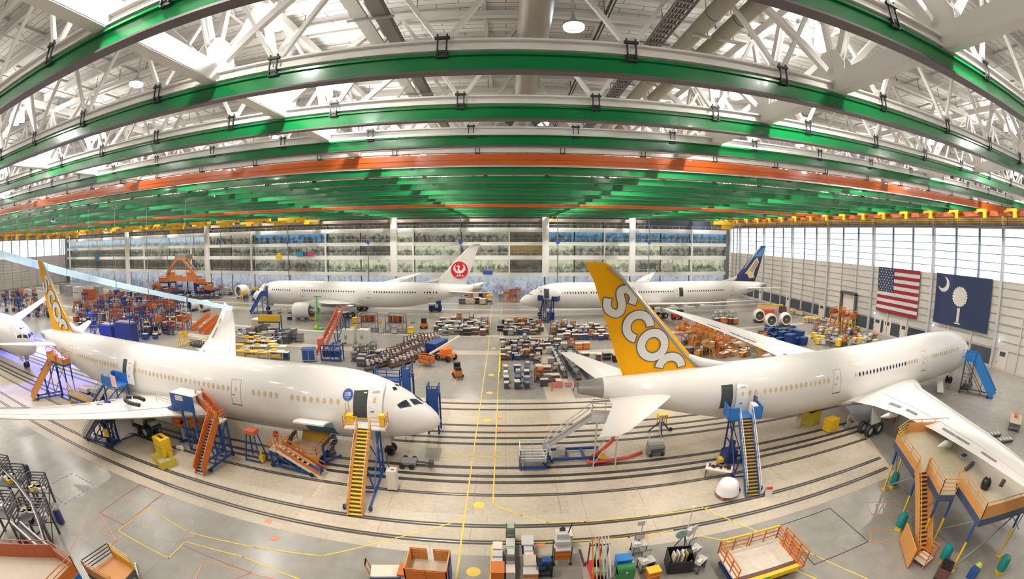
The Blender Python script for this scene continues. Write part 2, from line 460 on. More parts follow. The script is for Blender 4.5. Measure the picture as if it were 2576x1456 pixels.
# ---- cross trusses above each crane beam
HX = [-2.05 + 6.1875 * k for k in range(-36, 13)]
def cross_truss():
    t = thing('cross_truss', '', 'truss'); t['kind'] = 'structure'
    m = MB(); m.bx(XL, XR, -.2, .2, 24.98, 25.05); m.bx(XL, XR, -.2, .2, 25.33, 25.4); m.bx(XL, XR, -.04, .04, 25, 25.4)
    m.build('bottom_chord', WTRUSS, t)
    MB().bx(XL, XR, -.14, .14, 29.65, 29.95).build('top_chord', WTRUSS, t)
    m = MB()
    for x in HX:
        for s in (-1, 1): m.bar((x + s * .12, 0, 25.4), (x + s * 3.05, 0, 29.7), .17, .17)
        m.prism([(x - .42, 25.38), (x + .42, 25.38), (x + .3, 25.75), (x - .3, 25.75)], lambda a, z: (a, -.03, z), lambda a, z: (a, .03, z))
    m.build('web_lattice', WTRUSS, t)
    m = MB()
    for k in range(-9, 3):
        x = 13.5 + 24.75 * k
        for s in (-1, 1): m.bar((x + s * .5, 0, 25.9), (x + s * 5.2, 0, 29.7), .24, .3)
    m.build('knee_brace', WTRUSS, t)
    return t
ct0 = cross_truss()
for i, y in enumerate(ROWS):
    lab = 'white cross truss above the %s crane beam counted from the viewer' % ORD[i]
    if i == 0: ct0.location.y = y; ct0['label'] = lab
    else: dup(ct0, (0, y, 0), 0, lab)

# ---- crane runway beams
GBEAM = mat('crane_green', (.0, .185, .042), .22, coat=.15, spec=.4)
GDARK = mat('crane_flange_grey', (.10, .075, .075), .45)
OBEAM = mat('crane_orange', (.62, .12, .012), .26, coat=.3)
WSTRIP = mat('conductor_bar', (.68, .68, .66), .4)
CLAMP = mat('clamp_dark', (.035, .04, .035), .5, .3)
def hanger_mb(m, x=0):
    for s in (-1, 1):
        m.bar((x + s * .15, -.23, 24.8), (x + s * .15, -.23, 25.5), .05); m.bar((x + s * .15, .23, 24.8), (x + s * .15, .23, 25.5), .05)
    m.box((x, -.24, 25.42), (.5, .1, .09)); m.box((x, .24, 25.42), (.5, .1, .09))
    m.box((x, 0, 24.93), (.34, .46, .1)); m.box((x, 0, 24.82), (.42, .4, .16))
    for sx in (-.16, .16): m.box((x + sx, -.24, 25.5), (.05, .07, .12))
    return m
def crane_beam(name, lab, mt, y, h, deep=False):
    t = thing(name, lab, 'crane beam', (0, y, 0))
    zb = 24.2 - (.15 if deep else 0)
    m = MB()
    if deep:
        m.bx(XL, XR, -.3, .3, zb, 24.85)
        m.bx(XL, XR, -.36, .36, zb + .35, zb + .45)
    else:
        m.bx(XL, XR, -.08, .08, zb + .06, 24.84); m.bx(XL, XR, -.17, .17, 24.8, 24.88)
    m.build('web', mt, t)
    MB().bx(XL, XR, -.19, .19, zb, zb + .07).build('flange', GDARK if not deep else mt, t)
    return t
hng = None
ci = 0
for k, y in enumerate(ROWS):
    if k in (4, 12):
        t = crane_beam('crane_girder', 'orange crane girder spanning the hall %s' % ('among the near green beams' if k == 4 else 'among the far green beams'), OBEAM, y, 0, True)
    else:
        t = crane_beam('crane_beam', 'green crane beam spanning the hall, the %s green one from the viewer' % ORD[ci], GBEAM, y, 0); ci += 1
    if k in (3, 5, 11, 13):
        m = MB(); m.bx(XL, XR, -.34, -.26, 24.86, 24.95); m.build('conductor_bar', WSTRIP, t)
    if k < 9:
        for x in HX:
            if x < -110 + k * 4 and k < 3: continue
            if x < -150: continue
            if hng is None: hng = hanger_mb(MB()).build('hanger_clamp', CLAMP, t); o = hng
            else:
                o = hng.copy(); COL.objects.link(o); o.parent = t; KIDS.setdefault(t.name, []).append(o)
            o.location = (x, 0, 0)

# ---- ducts, cable trays, insulated pipes
DUCT = mat('duct_galvanised', (.42, .39, .36), .38, .6)
VENT = mat('duct_outlet_dark', (.10, .11, .12), .5)
t = thing('ventilation_duct', 'large round galvanised duct running along the centre of the roof', 'duct', (1.25, 0, 28.4))
m = MB(); m.tube([(0, -10, 0), (0, 26, 0)], .74, 28); m.tube([(0, 26, 0), (0, 60, 0)], .66, 28); m.tube([(0, 60, 0), (0, 125, 0)], .55, 20); m.build('duct_body', DUCT, t, 'auto')
for y in (9.5, 18.5, 27.5, 36.5, 48, 60):
    m = MB(); m.lathe([(.77, y - .06), (.80, y), (.77, y + .06)], axis='Y', n=28); m.build('duct_seam', GREYM, t)
for y in (11.0, 18.6, 30.5, 42, 54):
    for s in (-1, 1):
        m = MB(); m.tube([(s * .4, y, -.3), (s * 1.15, y + .5, -1.0)], [.42, .46], 4); m.build('duct_outlet', VENT, t)
def tray(name, lab, x, z, w, m_, ladder=True):
    t = thing(name, lab, 'cable tray', (x, 0, z))
    m = MB()
    for s in (-1, 1): m.bx(s * w / 2 - .03, s * w / 2 + .03, -8, 125, 0, .14)
    m.build('side_rail', m_, t)
    m = MB()
    for k in range(260): m.bx(-w / 2, w / 2, -8 + k * .5, -7.86 + k * .5, 0, .05)
    m.build('rung_lattice', m_, t)
    m = MB()
    for k in range(4): m.bx(-w / 2 + .08 + k * w / 5, -w / 2 + .08 + k * w / 5 + .08, -8, 125, .05, .12)
    m.build('cable', DGREY, t)
    repeat(MB().bx(-w / 2 - .5, w / 2 + .3, -.04, .04, -.12, -.06).build('cross_arm', MGREY, t), [(0, k * 6, 0) for k in range(12)])
    return t
tray('cable_tray', 'grey mesh cable tray beside the tan pipes under the roof', 7.15, 28.3, .8, MGREY)
t = thing('flat_duct', 'dark rectangular duct running away left of the round duct', 'duct', (-5.2, 0, 28.2))
MB().bx(-.3, .3, -8, 125, 0, .35).build('duct_body', mat('flat_duct_dark', (.13, .13, .11), .5), t)
t = thing('cable_tray', 'pale grey solid cable tray next to the dark rectangular duct', 'cable tray', (-6.1, 0, 28.2))
MB().bx(-.32, .32, -8, 125, 0, .12).build('tray_body', LGREY, t)
repeat(MB().bx(-.6, 1.5, -.05, .05, -.1, -.02).build('cross_arm', MGREY, t), [(0, k * 5.2, 0) for k in range(14)])
PIPEI = mat('pipe_insulation', (.52, .47, .38), .55)
BANDG = mat('pipe_band_green', (.03, .16, .10), .5)
for i, x in enumerate((8.25, 9.55)):
    t = thing('insulated_pipe', 'tan insulated pipe with green bands under the roof, %s' % ('beside the cable tray' if i == 0 else 'on the outer side of its twin'), 'pipe', (x, 0, 27.95))
    m = MB(); m.tube([(0, -8, 0), (0, 125, 0)], .36, 16); m.build('pipe_body', PIPEI, t, True)
    for y in (13.9, 22, 34):
        m = MB(); m.lathe([(.372, y), (.372, y + .07)], axis='Y', n=16); m.build('pipe_band', BANDG, t)
    m = MB(); m.box((0, 0, -.42), (.9, .12, .1)); m.bar((.3, 0, -.42), (.55, 0, 2), .05)
    repeat(m.build('pipe_support', LGREY, t), [(0, 9.45 + 5.87 * k, 0) for k in range(9)])
t = thing('cable_run', 'thin black cable run under the roof between duct and mesh tray', 'cable', (4.3, 0, 28.6))
m = MB(); m.bx(-.05, .05, -6, 120, 0, .05); m.bx(.15, .2, -6, 120, 0, .05); m.build('cable', BLACK, t)

# ---- high bay lamps
BULB = mat('lamp_glow', (1, 1, 1), .4, emit=14.0, ecol=(1, .97, .93)); BULB.cycles.emission_sampling = 'NONE'
BULB2 = mat('lamp_glow_cool', (1, 1, 1), .4, emit=14.0, ecol=(.72, .88, 1)); BULB2.cycles.emission_sampling = 'NONE'
def lamp_light(name, parent, p, power, col, up):
    a = bpy.data.lights.new(name, 'AREA'); a.shape = 'DISK'; a.size = .9; a.energy = power; a.color = col
    o = bpy.data.objects.new(name, a); COL.objects.link(o); o.parent = parent; o.location = p
    KIDS.setdefault(parent.name, []).append(o)
    if up: o.rotation_euler = (PI, 0, 0)
    return o
def lamp_pair():
    t = thing('high_bay_lamp', '', 'lamp')
    m = MB(); m.bar((-.75, 0, .9), (.75, 0, .9), .09); m.bar((0, -.5, .9), (0, .5, .9), .07); m.bar((0, 0, .9), (0, 0, 2.0), .06); m.build('bracket', LGREY, t)
    for x, y in ((-.62, 0), (.62, 0), (.25, -.45)):
        q = MB(); q.lathe([(.1, .85), (.16, .7), (.17, .5), (.30, .30), (.42, -.15), (.44, -.3), (.001, -.34)], (x, y, 0), n=14); s = q.build('lamp_shade', BULB, t, True)
        q = MB(); q.lathe([(.001, .98), (.14, .98), (.16, .7), (.1, .68)], (x, y, 0), n=10); q.build('ballast', LGREY, t)
    lamp_light('lamp_light', t, (.35, 0, -.5), LAMP_DOWN, (1, .955, .885), False)
    lamp_light('roof_fill_light', t, (.35, 0, -1.35), ROOF_FILL, (1, .955, .89), True).data.size = 2.6  # added disc below the lamps to brighten the roof
    return t
lp = lamp_pair(); first = True
for j in range(16):  # farthest row is added to brighten the office front
    y = -2.95 + 8.85 * j
    for k, x in enumerate(TX):
        lab = 'white high bay lamp cluster, %s row from the viewer, %s truss from the left wall, farthest row added' % (ORD[j], ORD[k])
        p = (x + .75, y, 28.3)
        if first: lp.location = p; lp['label'] = lab; lp['group'] = 'high bay lamp clusters'; first = False
        else: dup(lp, p, 0, lab, 'high bay lamp clusters')
t0 = None
for j, (x, y) in enumerate(((3.1, 17.7), (-22.3, 17.6), (3.2, 35.5), (-22, 35.5), (30, 35.5), (-47, 17.6), (-47, 35.5))):
    lab = 'single round cool white lamp %s' % ('beside the central duct nearest the viewer', 'pale and dim under the roof at left', 'beside the central duct farther away', 'second row left of the duct', 'second row right of the duct', 'far left near row', 'far left second row')[j]
    if t0 is None:
        t0 = thing('round_lamp', lab, 'lamp', (x, y, 28.5), 0, 'single round lamps')
        m = MB(); m.lathe([(.001, -.05), (.48, -.02), (.5, .1), (.46, .16)], n=24); m.build('diffuser', BULB2, t0, True)
        m = MB(); m.lathe([(.5, .1), (.52, .2), (.2, .4), (.08, .6), (.05, 2.45)], n=16); m.build('housing', LGREY, t0)
        m = MB(); m.bar((-.35, -.06, -.06), (0, .12, -.06), .05); m.bar((0, .12, -.06), (.38, -.1, -.06), .05); m.build('clip', MGREY, t0)
    else: dup(t0, (x, y, 28.5), 0, lab)

# ---- far office block
OFFW = mat('office_white', (.93, .90, .86), .5)
def office_glass(name, c1, c2, e, lo=.30, hi=.75):
    """rooms behind glass: ceiling light painted into the glow, furniture and railings below"""
    m = mat(name, (.1, .1, .1), .3); N, L, b = nodes_of(m)
    tc = N.new('ShaderNodeTexCoord'); sp = N.new('ShaderNodeSeparateXYZ'); L.new(tc.outputs['Generated'], sp.inputs[0])
    mr = N.new('ShaderNodeMapRange'); mr.interpolation_type = 'SMOOTHSTEP'; mr.inputs['From Min'].default_value = lo; mr.inputs['From Max'].default_value = hi; L.new(sp.outputs['Z'], mr.inputs['Value'])
    mp = N.new('ShaderNodeMapping'); mp.inputs['Scale'].default_value = (.55, 0, .18); L.new(tc.outputs['Object'], mp.inputs['Vector'])
    n = N.new('ShaderNodeTexNoise'); n.inputs['Scale'].default_value = 1; n.inputs['Detail'].default_value = 5; n.inputs['Roughness'].default_value = .7; L.new(mp.outputs['Vector'], n.inputs['Vector'])
    mp2 = N.new('ShaderNodeMapping'); mp2.inputs['Scale'].default_value = (1.3, 0, 1.1); L.new(tc.outputs['Object'], mp2.inputs['Vector'])
    v = N.new('ShaderNodeTexVoronoi'); v.inputs['Scale'].default_value = 1; v.distance = 'CHEBYCHEV'; L.new(mp2.outputs['Vector'], v.inputs['Vector'])
    sv = N.new('ShaderNodeSeparateXYZ'); L.new(v.outputs['Color'], sv.inputs[0])
    ad = N.new('ShaderNodeMath'); ad.operation = 'MULTIPLY_ADD'; ad.inputs[1].default_value = 2.2; ad.inputs[2].default_value = -1.25; L.new(n.outputs['Fac'], ad.inputs[0])
    a2 = N.new('ShaderNodeMath'); a2.operation = 'MULTIPLY_ADD'; a2.inputs[1].default_value = .75; L.new(sv.outputs['X'], a2.inputs[0]); L.new(ad.outputs[0], a2.inputs[2])
    a3 = N.new('ShaderNodeMath'); a3.operation = 'MULTIPLY_ADD'; a3.use_clamp = True; a3.inputs[1].default_value = .75; L.new(mr.outputs['Result'], a3.inputs[0]); L.new(a2.outputs[0], a3.inputs[2])
    mx = N.new('ShaderNodeMix'); mx.data_type = 'RGBA'; mx.inputs['A'].default_value = (*c2, 1); mx.inputs['B'].default_value = (*c1, 1); L.new(a3.outputs[0], mx.inputs['Factor'])
    L.new(mx.outputs['Result'], b.inputs['Emission Color']); b.inputs['Emission Strength'].default_value = e
    m.cycles.emission_sampling = 'NONE'
    return m
OG = [office_glass('lit_office_pale', (.70, .74, .50), (.07, .075, .045), .85), office_glass('lit_office_dim', (.46, .48, .34), (.02, .022, .018), .75, .5, .95),
      office_glass('lit_office_dark', (.16, .15, .09), (.012, .012, .01), .7, .5, 1.0), office_glass('lit_office_blue', (.14, .46, .78), (.02, .03, .04), .7, .55, 1.0),
      office_glass('lit_office_sky', (.55, .75, .88), (.20, .22, .18), .85, .2, .6), office_glass('lit_office_ochre', (.34, .22, .05), (.07, .04, .02), .7),
      office_glass('lit_ground_floor', (.60, .66, .74), (.16, .20, .30), .8, .0, .9)]
ob = thing('office_building', 'four storey white office front with lit windows closing the far side of the hall', 'building', (0, YB, 0))
XO0, XO1 = -223.0, 75.6
LV = [(6.0, 7.0), (11.2, 12.45), (15.65, 16.75), (19.85, 21.2), (24.1, 24.9)]
for z0, z1 in LV[:4]:
    MB().bx(XO0, XO1, -.3, 5, z0, z1).build('floor_slab', OFFW, ob)
MB().bx(XO0, 44, -.3, 5, 23.0, 24.0).build('parapet', mat('parapet_brown', (.30, .24, .19), .6, noise=.2, nscale=.5), ob)
for px, w in ((165, 1.4), (330, 2.0), (531, 2.0), (1000, 2.1), (1380, 2.1), (1597, 1.9), (1845, .8)):
    x = AY(px, 640, YB)[0]; MB().bx(x - w / 2, x + w / 2, -1.1, .2, 5.9 if 900 < px < 1700 else 0, 24.6).build('column', OFFW, ob)
thin = [AY(px, 640, YB)[0] for px in (372, 490, 641, 828, 1048, 1289, 1528, 1747)]
for x in thin: MB().bx(x - .22, x + .22, -.6, -.1, 0, 21.2).build('slim_column', OFFW, ob)
xs = sorted([AY(px, 640, YB)[0] for px in (165, 330, 531, 1000, 1380, 1597, 1845)] + thin)
xs = [XO0] + [x for x in xs if x > XO0 + 3]
random.seed(5)
ZB = [(0, 6.0), (7.0, 11.2), (12.45, 15.65), (16.75, 19.85), (21.2, 24.1)]
for i in range(len(xs) - 1):
    a, b_ = xs[i], xs[i + 1]
    parts = 2 if b_ - a > 18 else 1
    for q in range(parts):
        a2, b2 = a + (b_ - a) * q / parts, a + (b_ - a) * (q + 1) / parts
        for j, (z0, z1) in enumerate(ZB):
            cx = (a2 + b2) / 2
            if j == 0: g = 6
            elif j == 4: g = 2
            elif j == 3: g = 4 if cx < -115 else (3 if cx > 13 else random.choice([0, 1, 1, 3]))
            elif j == 2: g = random.choice([1, 2]) if cx < -40 else random.choice([0, 0, 1, 0])
            else: g = random.choice([1, 2, 2]) if cx < -75 else random.choice([0, 1, 0])
            if 1 < cx < 10 and j in (1, 2, 3): g = 5 if j == 2 else 2
            m = MB(); m.bx(a2 + .25, b2 - .25, 1.6, 1.7, z0, z1)
            m.build('window', OG[g], ob)
for z0, z1 in LV[:4]:
    m = MB(); m.bx(XO0, XO1, -.25, -.2, z1 + .95, z1 + 1.02)
    for k in range(120): m.bx(XO0 + k * 2.48, XO0 + k * 2.48 + .05, -.25, -.2, z1, z1 + 1)
    m.build('railing', LGREY, ob)
m = MB(); m.bx(46, 70, 1, 5, 21.2, 24); m.build('roof_room', mat('roof_room_dark', (.04, .05, .07), .4), ob)
struct(MB().bx(75.6, XR, YB - .1, YB + 1, 0, ZR).build('wall_back', mat('end_wall_grey', (.20, .21, .22), .6)))
struct(MB().bx(XL, XO0, YB - .1, YB + 1, 0, ZR).build('wall_back', mat('end_wall_grey', (.20, .21, .22), .6)))
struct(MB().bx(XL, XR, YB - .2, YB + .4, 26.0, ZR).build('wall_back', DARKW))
# signs on the office front
SIGNB = mat('sign_blue', (.03, .10, .42), .5)
for i, (px, py, w, h, c, lab) in enumerate(((252, 648, 3.3, 2.9, mat('sign_mid_blue', (.06, .28, .55), .5), 'square blue sign hung on the office front at far left'),
        (1235, 685, 3.0, 1.2, SIGNB, 'small dark blue sign over the ground floor of the office front'), (1690, 671, 3.0, 2.6, LGREY, 'white square notice on the office front at right'))):
    x, z = AY(px, py, YB - .5)
    tag(MB().box((x, YB - .5, z), (w, .12, h)).build('wall_sign', c), lab, 'sign')
x, z = AY(776, 639, YB - .5)
t = thing('banner', 'blue to pink banner on the office railing', 'banner', (x, YB - .5, z))
MB().box((-1.9, 0, 0), (3.2, .08, 1.4)).build('blue_panel', mat('banner_blue', (.03, .32, .60), .5), t); MB().box((0, 0, 0), (1.4, .08, 1.4)).build('violet_panel', mat('banner_violet', (.30, .16, .50), .5), t)
MB().box((1.9, 0, 0), (2.8, .08, 1.4)).build('pink_panel', mat('banner_pink', (.75, .10, .28), .5), t)
x, z = AY(709, 645, YB - .5)
t = thing('cross_sign', 'yellow cross shaped sign on the office front', 'sign', (x, YB - .5, z))
MB().box((0, 0, 0), (2.4, .12, 1.1)).box((0, 0, 0), (1.1, .14, 2.5)).build('sign_plate', YEL, t)
for i, px in enumerate((292, 428, 563, 732, 934, 1167, 1411, 1641)):
    x, z = AY(px, 609, 127)
    t = thing('drop_pole', 'thin dark service pole before the offices, the %s from the left' % ORD[i], 'pole', (x, 127, 0))
    MB().tube([(0, 0, 0), (0, 0, 25)], .13, 8).build('pole', mat('pole_grey', (.22, .20, .20), .5), t)
    if px > 500: MB().lathe([(.001, -.2), (.62, -.2), (.62, -.12), (.001, -.12)], (0, 0, z), 'Y', 20).build('round_sign', SIGNB, t)
    MB().box((0, 0, .6), (.5, .5, 1.2)).build('base_box', MGREY, t)
# clock box
x, z = AY(1403, 553, 120)
t = thing('hanging_box', 'small yellow and black box hanging beside the right office column', 'box', (x, 120, z))
MB().box((0, 0, 0), (.9, .4, .9)).build('front', YEL, t); MB().box((0, .1, .7), (.9, .5, .5)).build('top', BLACK, t); MB().bar((0, .1, .9), (0, .1, 26 - z), .06).build('rod', BLACK, t)
# ------------------------------------------------------------------ airliners (x runs aft from the nose tip; built nose towards +X)
_xs = [0, .12, .35, .8, 1.5, 2.4, 3.4, 4.4, 5.6, 7.0, 8.5, 10.5, 14, 38, 41, 44, 47, 50, 53, 56, 58, 59.4, 60]
_zt = [3.55, 3.95, 4.28, 4.72, 5.25, 5.85, 6.43, 6.92, 7.35, 7.67, 7.84, 7.93, 7.96, 7.96, 7.96, 7.95, 7.92, 7.86, 7.74, 7.55, 7.36, 7.20, 7.10]
_zb = [3.55, 3.22, 2.98, 2.72, 2.47, 2.28, 2.14, 2.04, 1.97, 1.92, 1.9, 1.9, 1.9, 1.9, 2.0, 2.35, 2.95, 3.65, 4.4, 5.15, 5.62, 5.95, 6.08]
_hw = [0, .34, .62, 1.0, 1.42, 1.84, 2.17, 2.42, 2.62, 2.76, 2.84, 2.87, 2.88, 2.88, 2.86, 2.74, 2.52, 2.2, 1.8, 1.3, .95, .7, .55]
def fus(x, L, cut=None):
    """half width, top and bottom of the body at x for a body of length L (the barrel is stretched)"""
    s = x if x < 14 else (14 + (x - 14) * (24 / (L - 36)) if x < L - 22 else x - (L - 60))
    return np.interp(s, _xs, _hw), np.interp(s, _xs, _zt), np.interp(s, _xs, _zb)
def skin(x, z, side, L, off=.02):
    """a point on the body's skin at station x and height z"""
    w, t, b = fus(x, L); c, h = (t + b) / 2, (t - b) / 2
    k = max(-.999, min(.999, (z - c) / h))
    y = w * math.sqrt(1 - k * k)
    n = Vector((0, y / (w * w) if w else 1, (z - c) / (h * h))).normalized()
    return (-x, side * (y + off * n.y), z + off * n.z)
def patch(m, x0, x1, z0, z1, side, L, off=.02, nx=2, nz=6, sh=0.0):
    vs = []; fs = []
    for j in range(nz + 1):
        z = z0 + (z1 - z0) * j / nz
        for i in range(nx + 1): vs.append(skin(x0 + (x1 - x0) * i / nx + sh * (z - z0), z, side, L, off))
    for j in range(nz):
        for i in range(nx):
            a = j * (nx + 1) + i; q = (a, a + 1, a + nx + 2, a + nx + 1); fs.append(q if side > 0 else q[::-1])
    return m.add(vs, fs)
def airfoil(xl, xt, y, z, th, n=10):
    c = xt - xl; top, bot = [], []
    for i in range(n + 1):
        u = (1 - math.cos(PI * i / n)) / 2
        yt = 5 * th * (.2969 * math.sqrt(u) - .126 * u - .3516 * u * u + .2843 * u ** 3 - .1036 * u ** 4)
        cam_ = .06 * u * (1 - u) * th * 4
        top.append((-(xl + u * c), y, z + c * (yt + cam_))); bot.append((-(xl + u * c), y, z + c * (-yt * .85 + cam_)))
    return top + bot[-2:0:-1]
WIN_T = mat('window_blind_tan', (.66, .47, .22), .5)
WIN_D = mat('window_glass_dark', (.02, .03, .05), .12)
WIN_RIM = mat('window_rim', (.62, .56, .48), .4)
GAP = mat('panel_gap_grey', (.40, .39, .38), .5)
GAPD = mat('door_gap_dark', (.18, .18, .18), .5)
INTER = mat('cabin_interior', (.05, .055, .06), .7)
WSTATION = [(0.0, 16.3, 31.2, 2.55, .13), (2.7, 18.2, 30.9, 2.95, .135), (5.5, 21.2, 30.7, 3.4, .115), (9.7, 24.2, 31.4, 4.1, .105), (15, 28.0, 33.3, 4.95, .10), (21, 32.3, 36.2, 5.95, .095),
            (26, 36.3, 39.0, 6.85, .09), (28.4, 39.0, 40.3, 7.35, .085), (29.6, 40.6, 41.1, 7.65, .08), (30.0, 41.3, 41.45, 7.75, .08)]
def ring_pts(cx, cy, r0, r1, a0, a1, n=28):
    return [(cx + r0 * math.cos(a0 + (a1 - a0) * i / n), cy + r0 * math.sin(a0 + (a1 - a0) * i / n)) for i in range(n + 1)], \
           [(cx + r1 * math.cos(a0 + (a1 - a0) * i / n), cy + r1 * math.sin(a0 + (a1 - a0) * i / n)) for i in range(n + 1)]
def ribbon(pts, w):
    l, r = [], []
    for i, p in enumerate(pts):
        a, b = pts[max(i - 1, 0)], pts[min(i + 1, len(pts) - 1)]
        dx, dy = b[0] - a[0], b[1] - a[1]; d = math.hypot(dx, dy) or 1
        l.append((p[0] - dy / d * w / 2, p[1] + dx / d * w / 2)); r.append((p[0] + dy / d * w / 2, p[1] - dx / d * w / 2))
    return l, r
def spline(pts, n=6):
    out = []
    for i in range(len(pts) - 1):
        p0, p1, p2, p3 = pts[max(i - 1, 0)], pts[i], pts[i + 1], pts[min(i + 2, len(pts) - 1)]
        for k in range(n):
            t = k / n
            out.append(tuple(.5 * (2 * p1[j] + (p2[j] - p0[j]) * t + (2 * p0[j] - 5 * p1[j] + 4 * p2[j] - p3[j]) * t * t + (3 * p1[j] - p0[j] - 3 * p2[j] + p3[j]) * t ** 3) for j in (0, 1)))
    return out + [pts[-1]]
def make_wheel(m, x, y, z, r, w):
    m.lathe([(r * .55, -w / 2), (r * .92, -w / 2), (r, -w * .3), (r, w * .3), (r * .92, w / 2), (r * .55, w / 2)], (x, y, z), 'Y', 22)
    return m
def airliner(name, label, Xn, Yc, facing, L=60.0, tail='plain', windows=(), wcol=WIN_T, sides=(-1,), doors=(), engines=(), gear=True, wing_dx=0.0, cargo=None, cockpit=True, wings=(-1, 1), dark_range=None):
    """sides: the body sides whose windows and doors the picture shows (-1 faces the viewer when the nose points to +X)"""
    t = thing(name, label, 'airliner', (Xn, Yc, 0), 0 if facing > 0 else PI)
    # fuselage
    st = sorted(set([0, .05, .12, .22, .35, .55, .8, 1.1, 1.5, 1.95, 2.4, 2.9, 3.4, 3.9, 4.4, 5, 5.6, 6.3, 7, 7.8, 8.5, 9.5, 10.5, 12, 14] + list(np.linspace(14, L - 22, 16)) + list(np.linspace(L - 22, L - 2.0, 24))))
    rings = []
    nseg = 56
    for x in st:
        w, zt, zb = fus(x, L); c, h = (zt + zb) / 2, (zt - zb) / 2; w = max(w, .004); h = max(h, .004)
        rings.append([(-x, w * math.sin(2 * PI * k / nseg), c + h * math.cos(2 * PI * k / nseg)) for k in range(nseg)])
    m = MB(); m.rings(rings); body = m.build('fuselage', WHITE, t, True)
    m = MB(); rr = []
    for x in (L - 2.0, L - 1.2, L - .4, L):
        w, zt, zb = fus(x, L); c, h = (zt + zb) / 2, (zt - zb) / 2
        rr.append([(-x, w * math.sin(2 * PI * k / 28), c + h * math.cos(2 * PI * k / 28)) for k in range(28)])
    w, zt, zb = fus(L, L); c, h = (zt + zb) / 2, (zt - zb) / 2
    rr.append([(-L + .9, w * .8 * math.sin(2 * PI * k / 28), c + h * .8 * math.cos(2 * PI * k / 28)) for k in range(28)])
    m.rings(rr, cap=True); m.build('tail_cone', GREYM, t, 'auto')
    # belly fairing
    m = MB(); rr = []
    dxw = wing_dx + (L - 60) * .45
    for u in np.linspace(0, 1, 22):
        x = 14.8 + dxw + u * 20.5; k = max(.02, math.sin(PI * u) ** .6)
        rr.append([(-x, 3.22 * k * math.sin(a), 2.85 - (1.28 * k if math.cos(a) < 0 else .9 * k) * abs(math.cos(a)) * (1 if math.cos(a) < 0 else -1)) for a in [2 * PI * j / 32 for j in range(32)]])
    m.rings(rr); m.build('belly_fairing', WHITE, body, True)
    # radome line and cockpit panes
    if cockpit:
        m = MB()
        for sd in (-1, 1):
            patch(m, 1.62, 2.62, 5.02, 5.55, sd, L, .012, 4, 4, .62) if False else None
        for sd in (-1, 1):
            q = MB()
            for lo, hi in (((2.02, .10, .50), None),): pass
            # front pane and side pane as skin quads in (station, girth angle)
            def sk(x, ang, off=.018):
                w, zt, zb = fus(x, L); c, h = (zt + zb) / 2, (zt - zb) / 2
                return (-x, sd * (w + off) * math.sin(ang), c + (h + off) * math.cos(ang))
            def pane(quad, nm):
                (xa, aa), (xb, ab), (xc, ac), (xd, ad) = quad; vs = []; nn = 6
                for j in range(nn + 1):
                    v = j / nn
                    for i in range(nn + 1):
                        u = i / nn
                        x = (xa * (1 - u) + xb * u) * (1 - v) + (xd * (1 - u) + xc * u) * v
                        a = (aa * (1 - u) + ab * u) * (1 - v) + (ad * (1 - u) + ac * u) * v
                        vs.append(sk(x, a))
                fs = [(j * (nn + 1) + i, j * (nn + 1) + i + 1, (j + 1) * (nn + 1) + i + 1, (j + 1) * (nn + 1) + i) for j in range(nn) for i in range(nn)]
                MB().add(vs, fs).build(nm, WIN_D, t, True)
            pane(((2.40, .37), (1.95, .57), (1.31, .10), (1.95, .07)), 'cockpit_window')
            pane(((3.22, .88), (2.98, .99), (2.10, .69), (2.62, .48)), 'cockpit_window')
            pane(((3.86, .20), (3.62, .33), (3.42, .15), (3.67, .05)), 'hatch_window')
    # wings
    for sd in wings:
        m = MB(); m.rings([airfoil(a + dxw, b + dxw, sd * y, z, th) for y, a, b, z, th in WSTATION])
        wg = m.build('wing', WHITE, t, 'auto')
        # flap gaps, spoiler line and open panels on the upper skin
        def wp(y, u, off=.03):
            ys = [s[0] for s in WSTATION]
            a = np.interp(y, ys, [s[1] for s in WSTATION]) + dxw; b = np.interp(y, ys, [s[2] for s in WSTATION]) + dxw; z = np.interp(y, ys, [s[3] for s in WSTATION]); th = np.interp(y, ys, [s[4] for s in WSTATION])
            yt = 5 * th * (.2969 * math.sqrt(u) - .126 * u - .3516 * u * u + .2843 * u ** 3 - .1036 * u ** 4) + .06 * u * (1 - u) * th * 4
            return (-(a + u * (b - a)), sd * y, z + (b - a) * yt + off)
        for u, wd in ((.16, .012), (.70, .010)):
            q = MB(); ys = np.linspace(4.0, 27, 24)
            q.strip([wp(y, u - wd / 2, .012) for y in ys], [wp(y, u + wd / 2, .012) for y in ys]); q.build('wing_seam', GAP, wg)
        for y in (6.6, 9.4, 15.5, 17.5, 21.0):
            q = MB(); ys = np.linspace(y, y + 1.9, 5)
            q.strip([wp(v, .80, .03) for v in ys], [wp(v, .86, .03) for v in ys]); q.build('open_spoiler_bay', GAPD, wg)
        for y in (8.0, 12.5, 17.0):
            q = MB(); a = wp(y, .70, -.5); c = wp(y, 1.0, -.45); q.tube([a, ((a[0] + c[0]) / 2, a[1], a[2] - .35), c, (c[0] - 1.2, c[1], c[2] + .1)], [.1, .33, .28, .06], 10); q.build('flap_fairing', WHITE, wg, True)
    # tailplanes
    for sd in (-1, 1):
        d = L - 60
        m = MB(); m.rings([airfoil(51.6 + d, 57.6 + d, sd * .8, 5.9, .09), airfoil(53.2 + d, 57.7 + d, sd * 2.8, 6.15, .09), airfoil(58.2 + d, 60.0 + d, sd * 8.9, 6.8, .08), airfoil(59.1 + d, 60.3 + d, sd * 9.6, 6.9, .06)])
        m.build('tailplane', WHITE, t, 'auto')
    # fin
    d = L - 60
    FM = {'scoot': mat('fin_orange_yellow', (.93, .43, .0), .6, spec=.25), 'navy': mat('fin_navy', (.008, .022, .11), .35, coat=.3), 'white': WHITE, 'plain': WHITE}[tail]
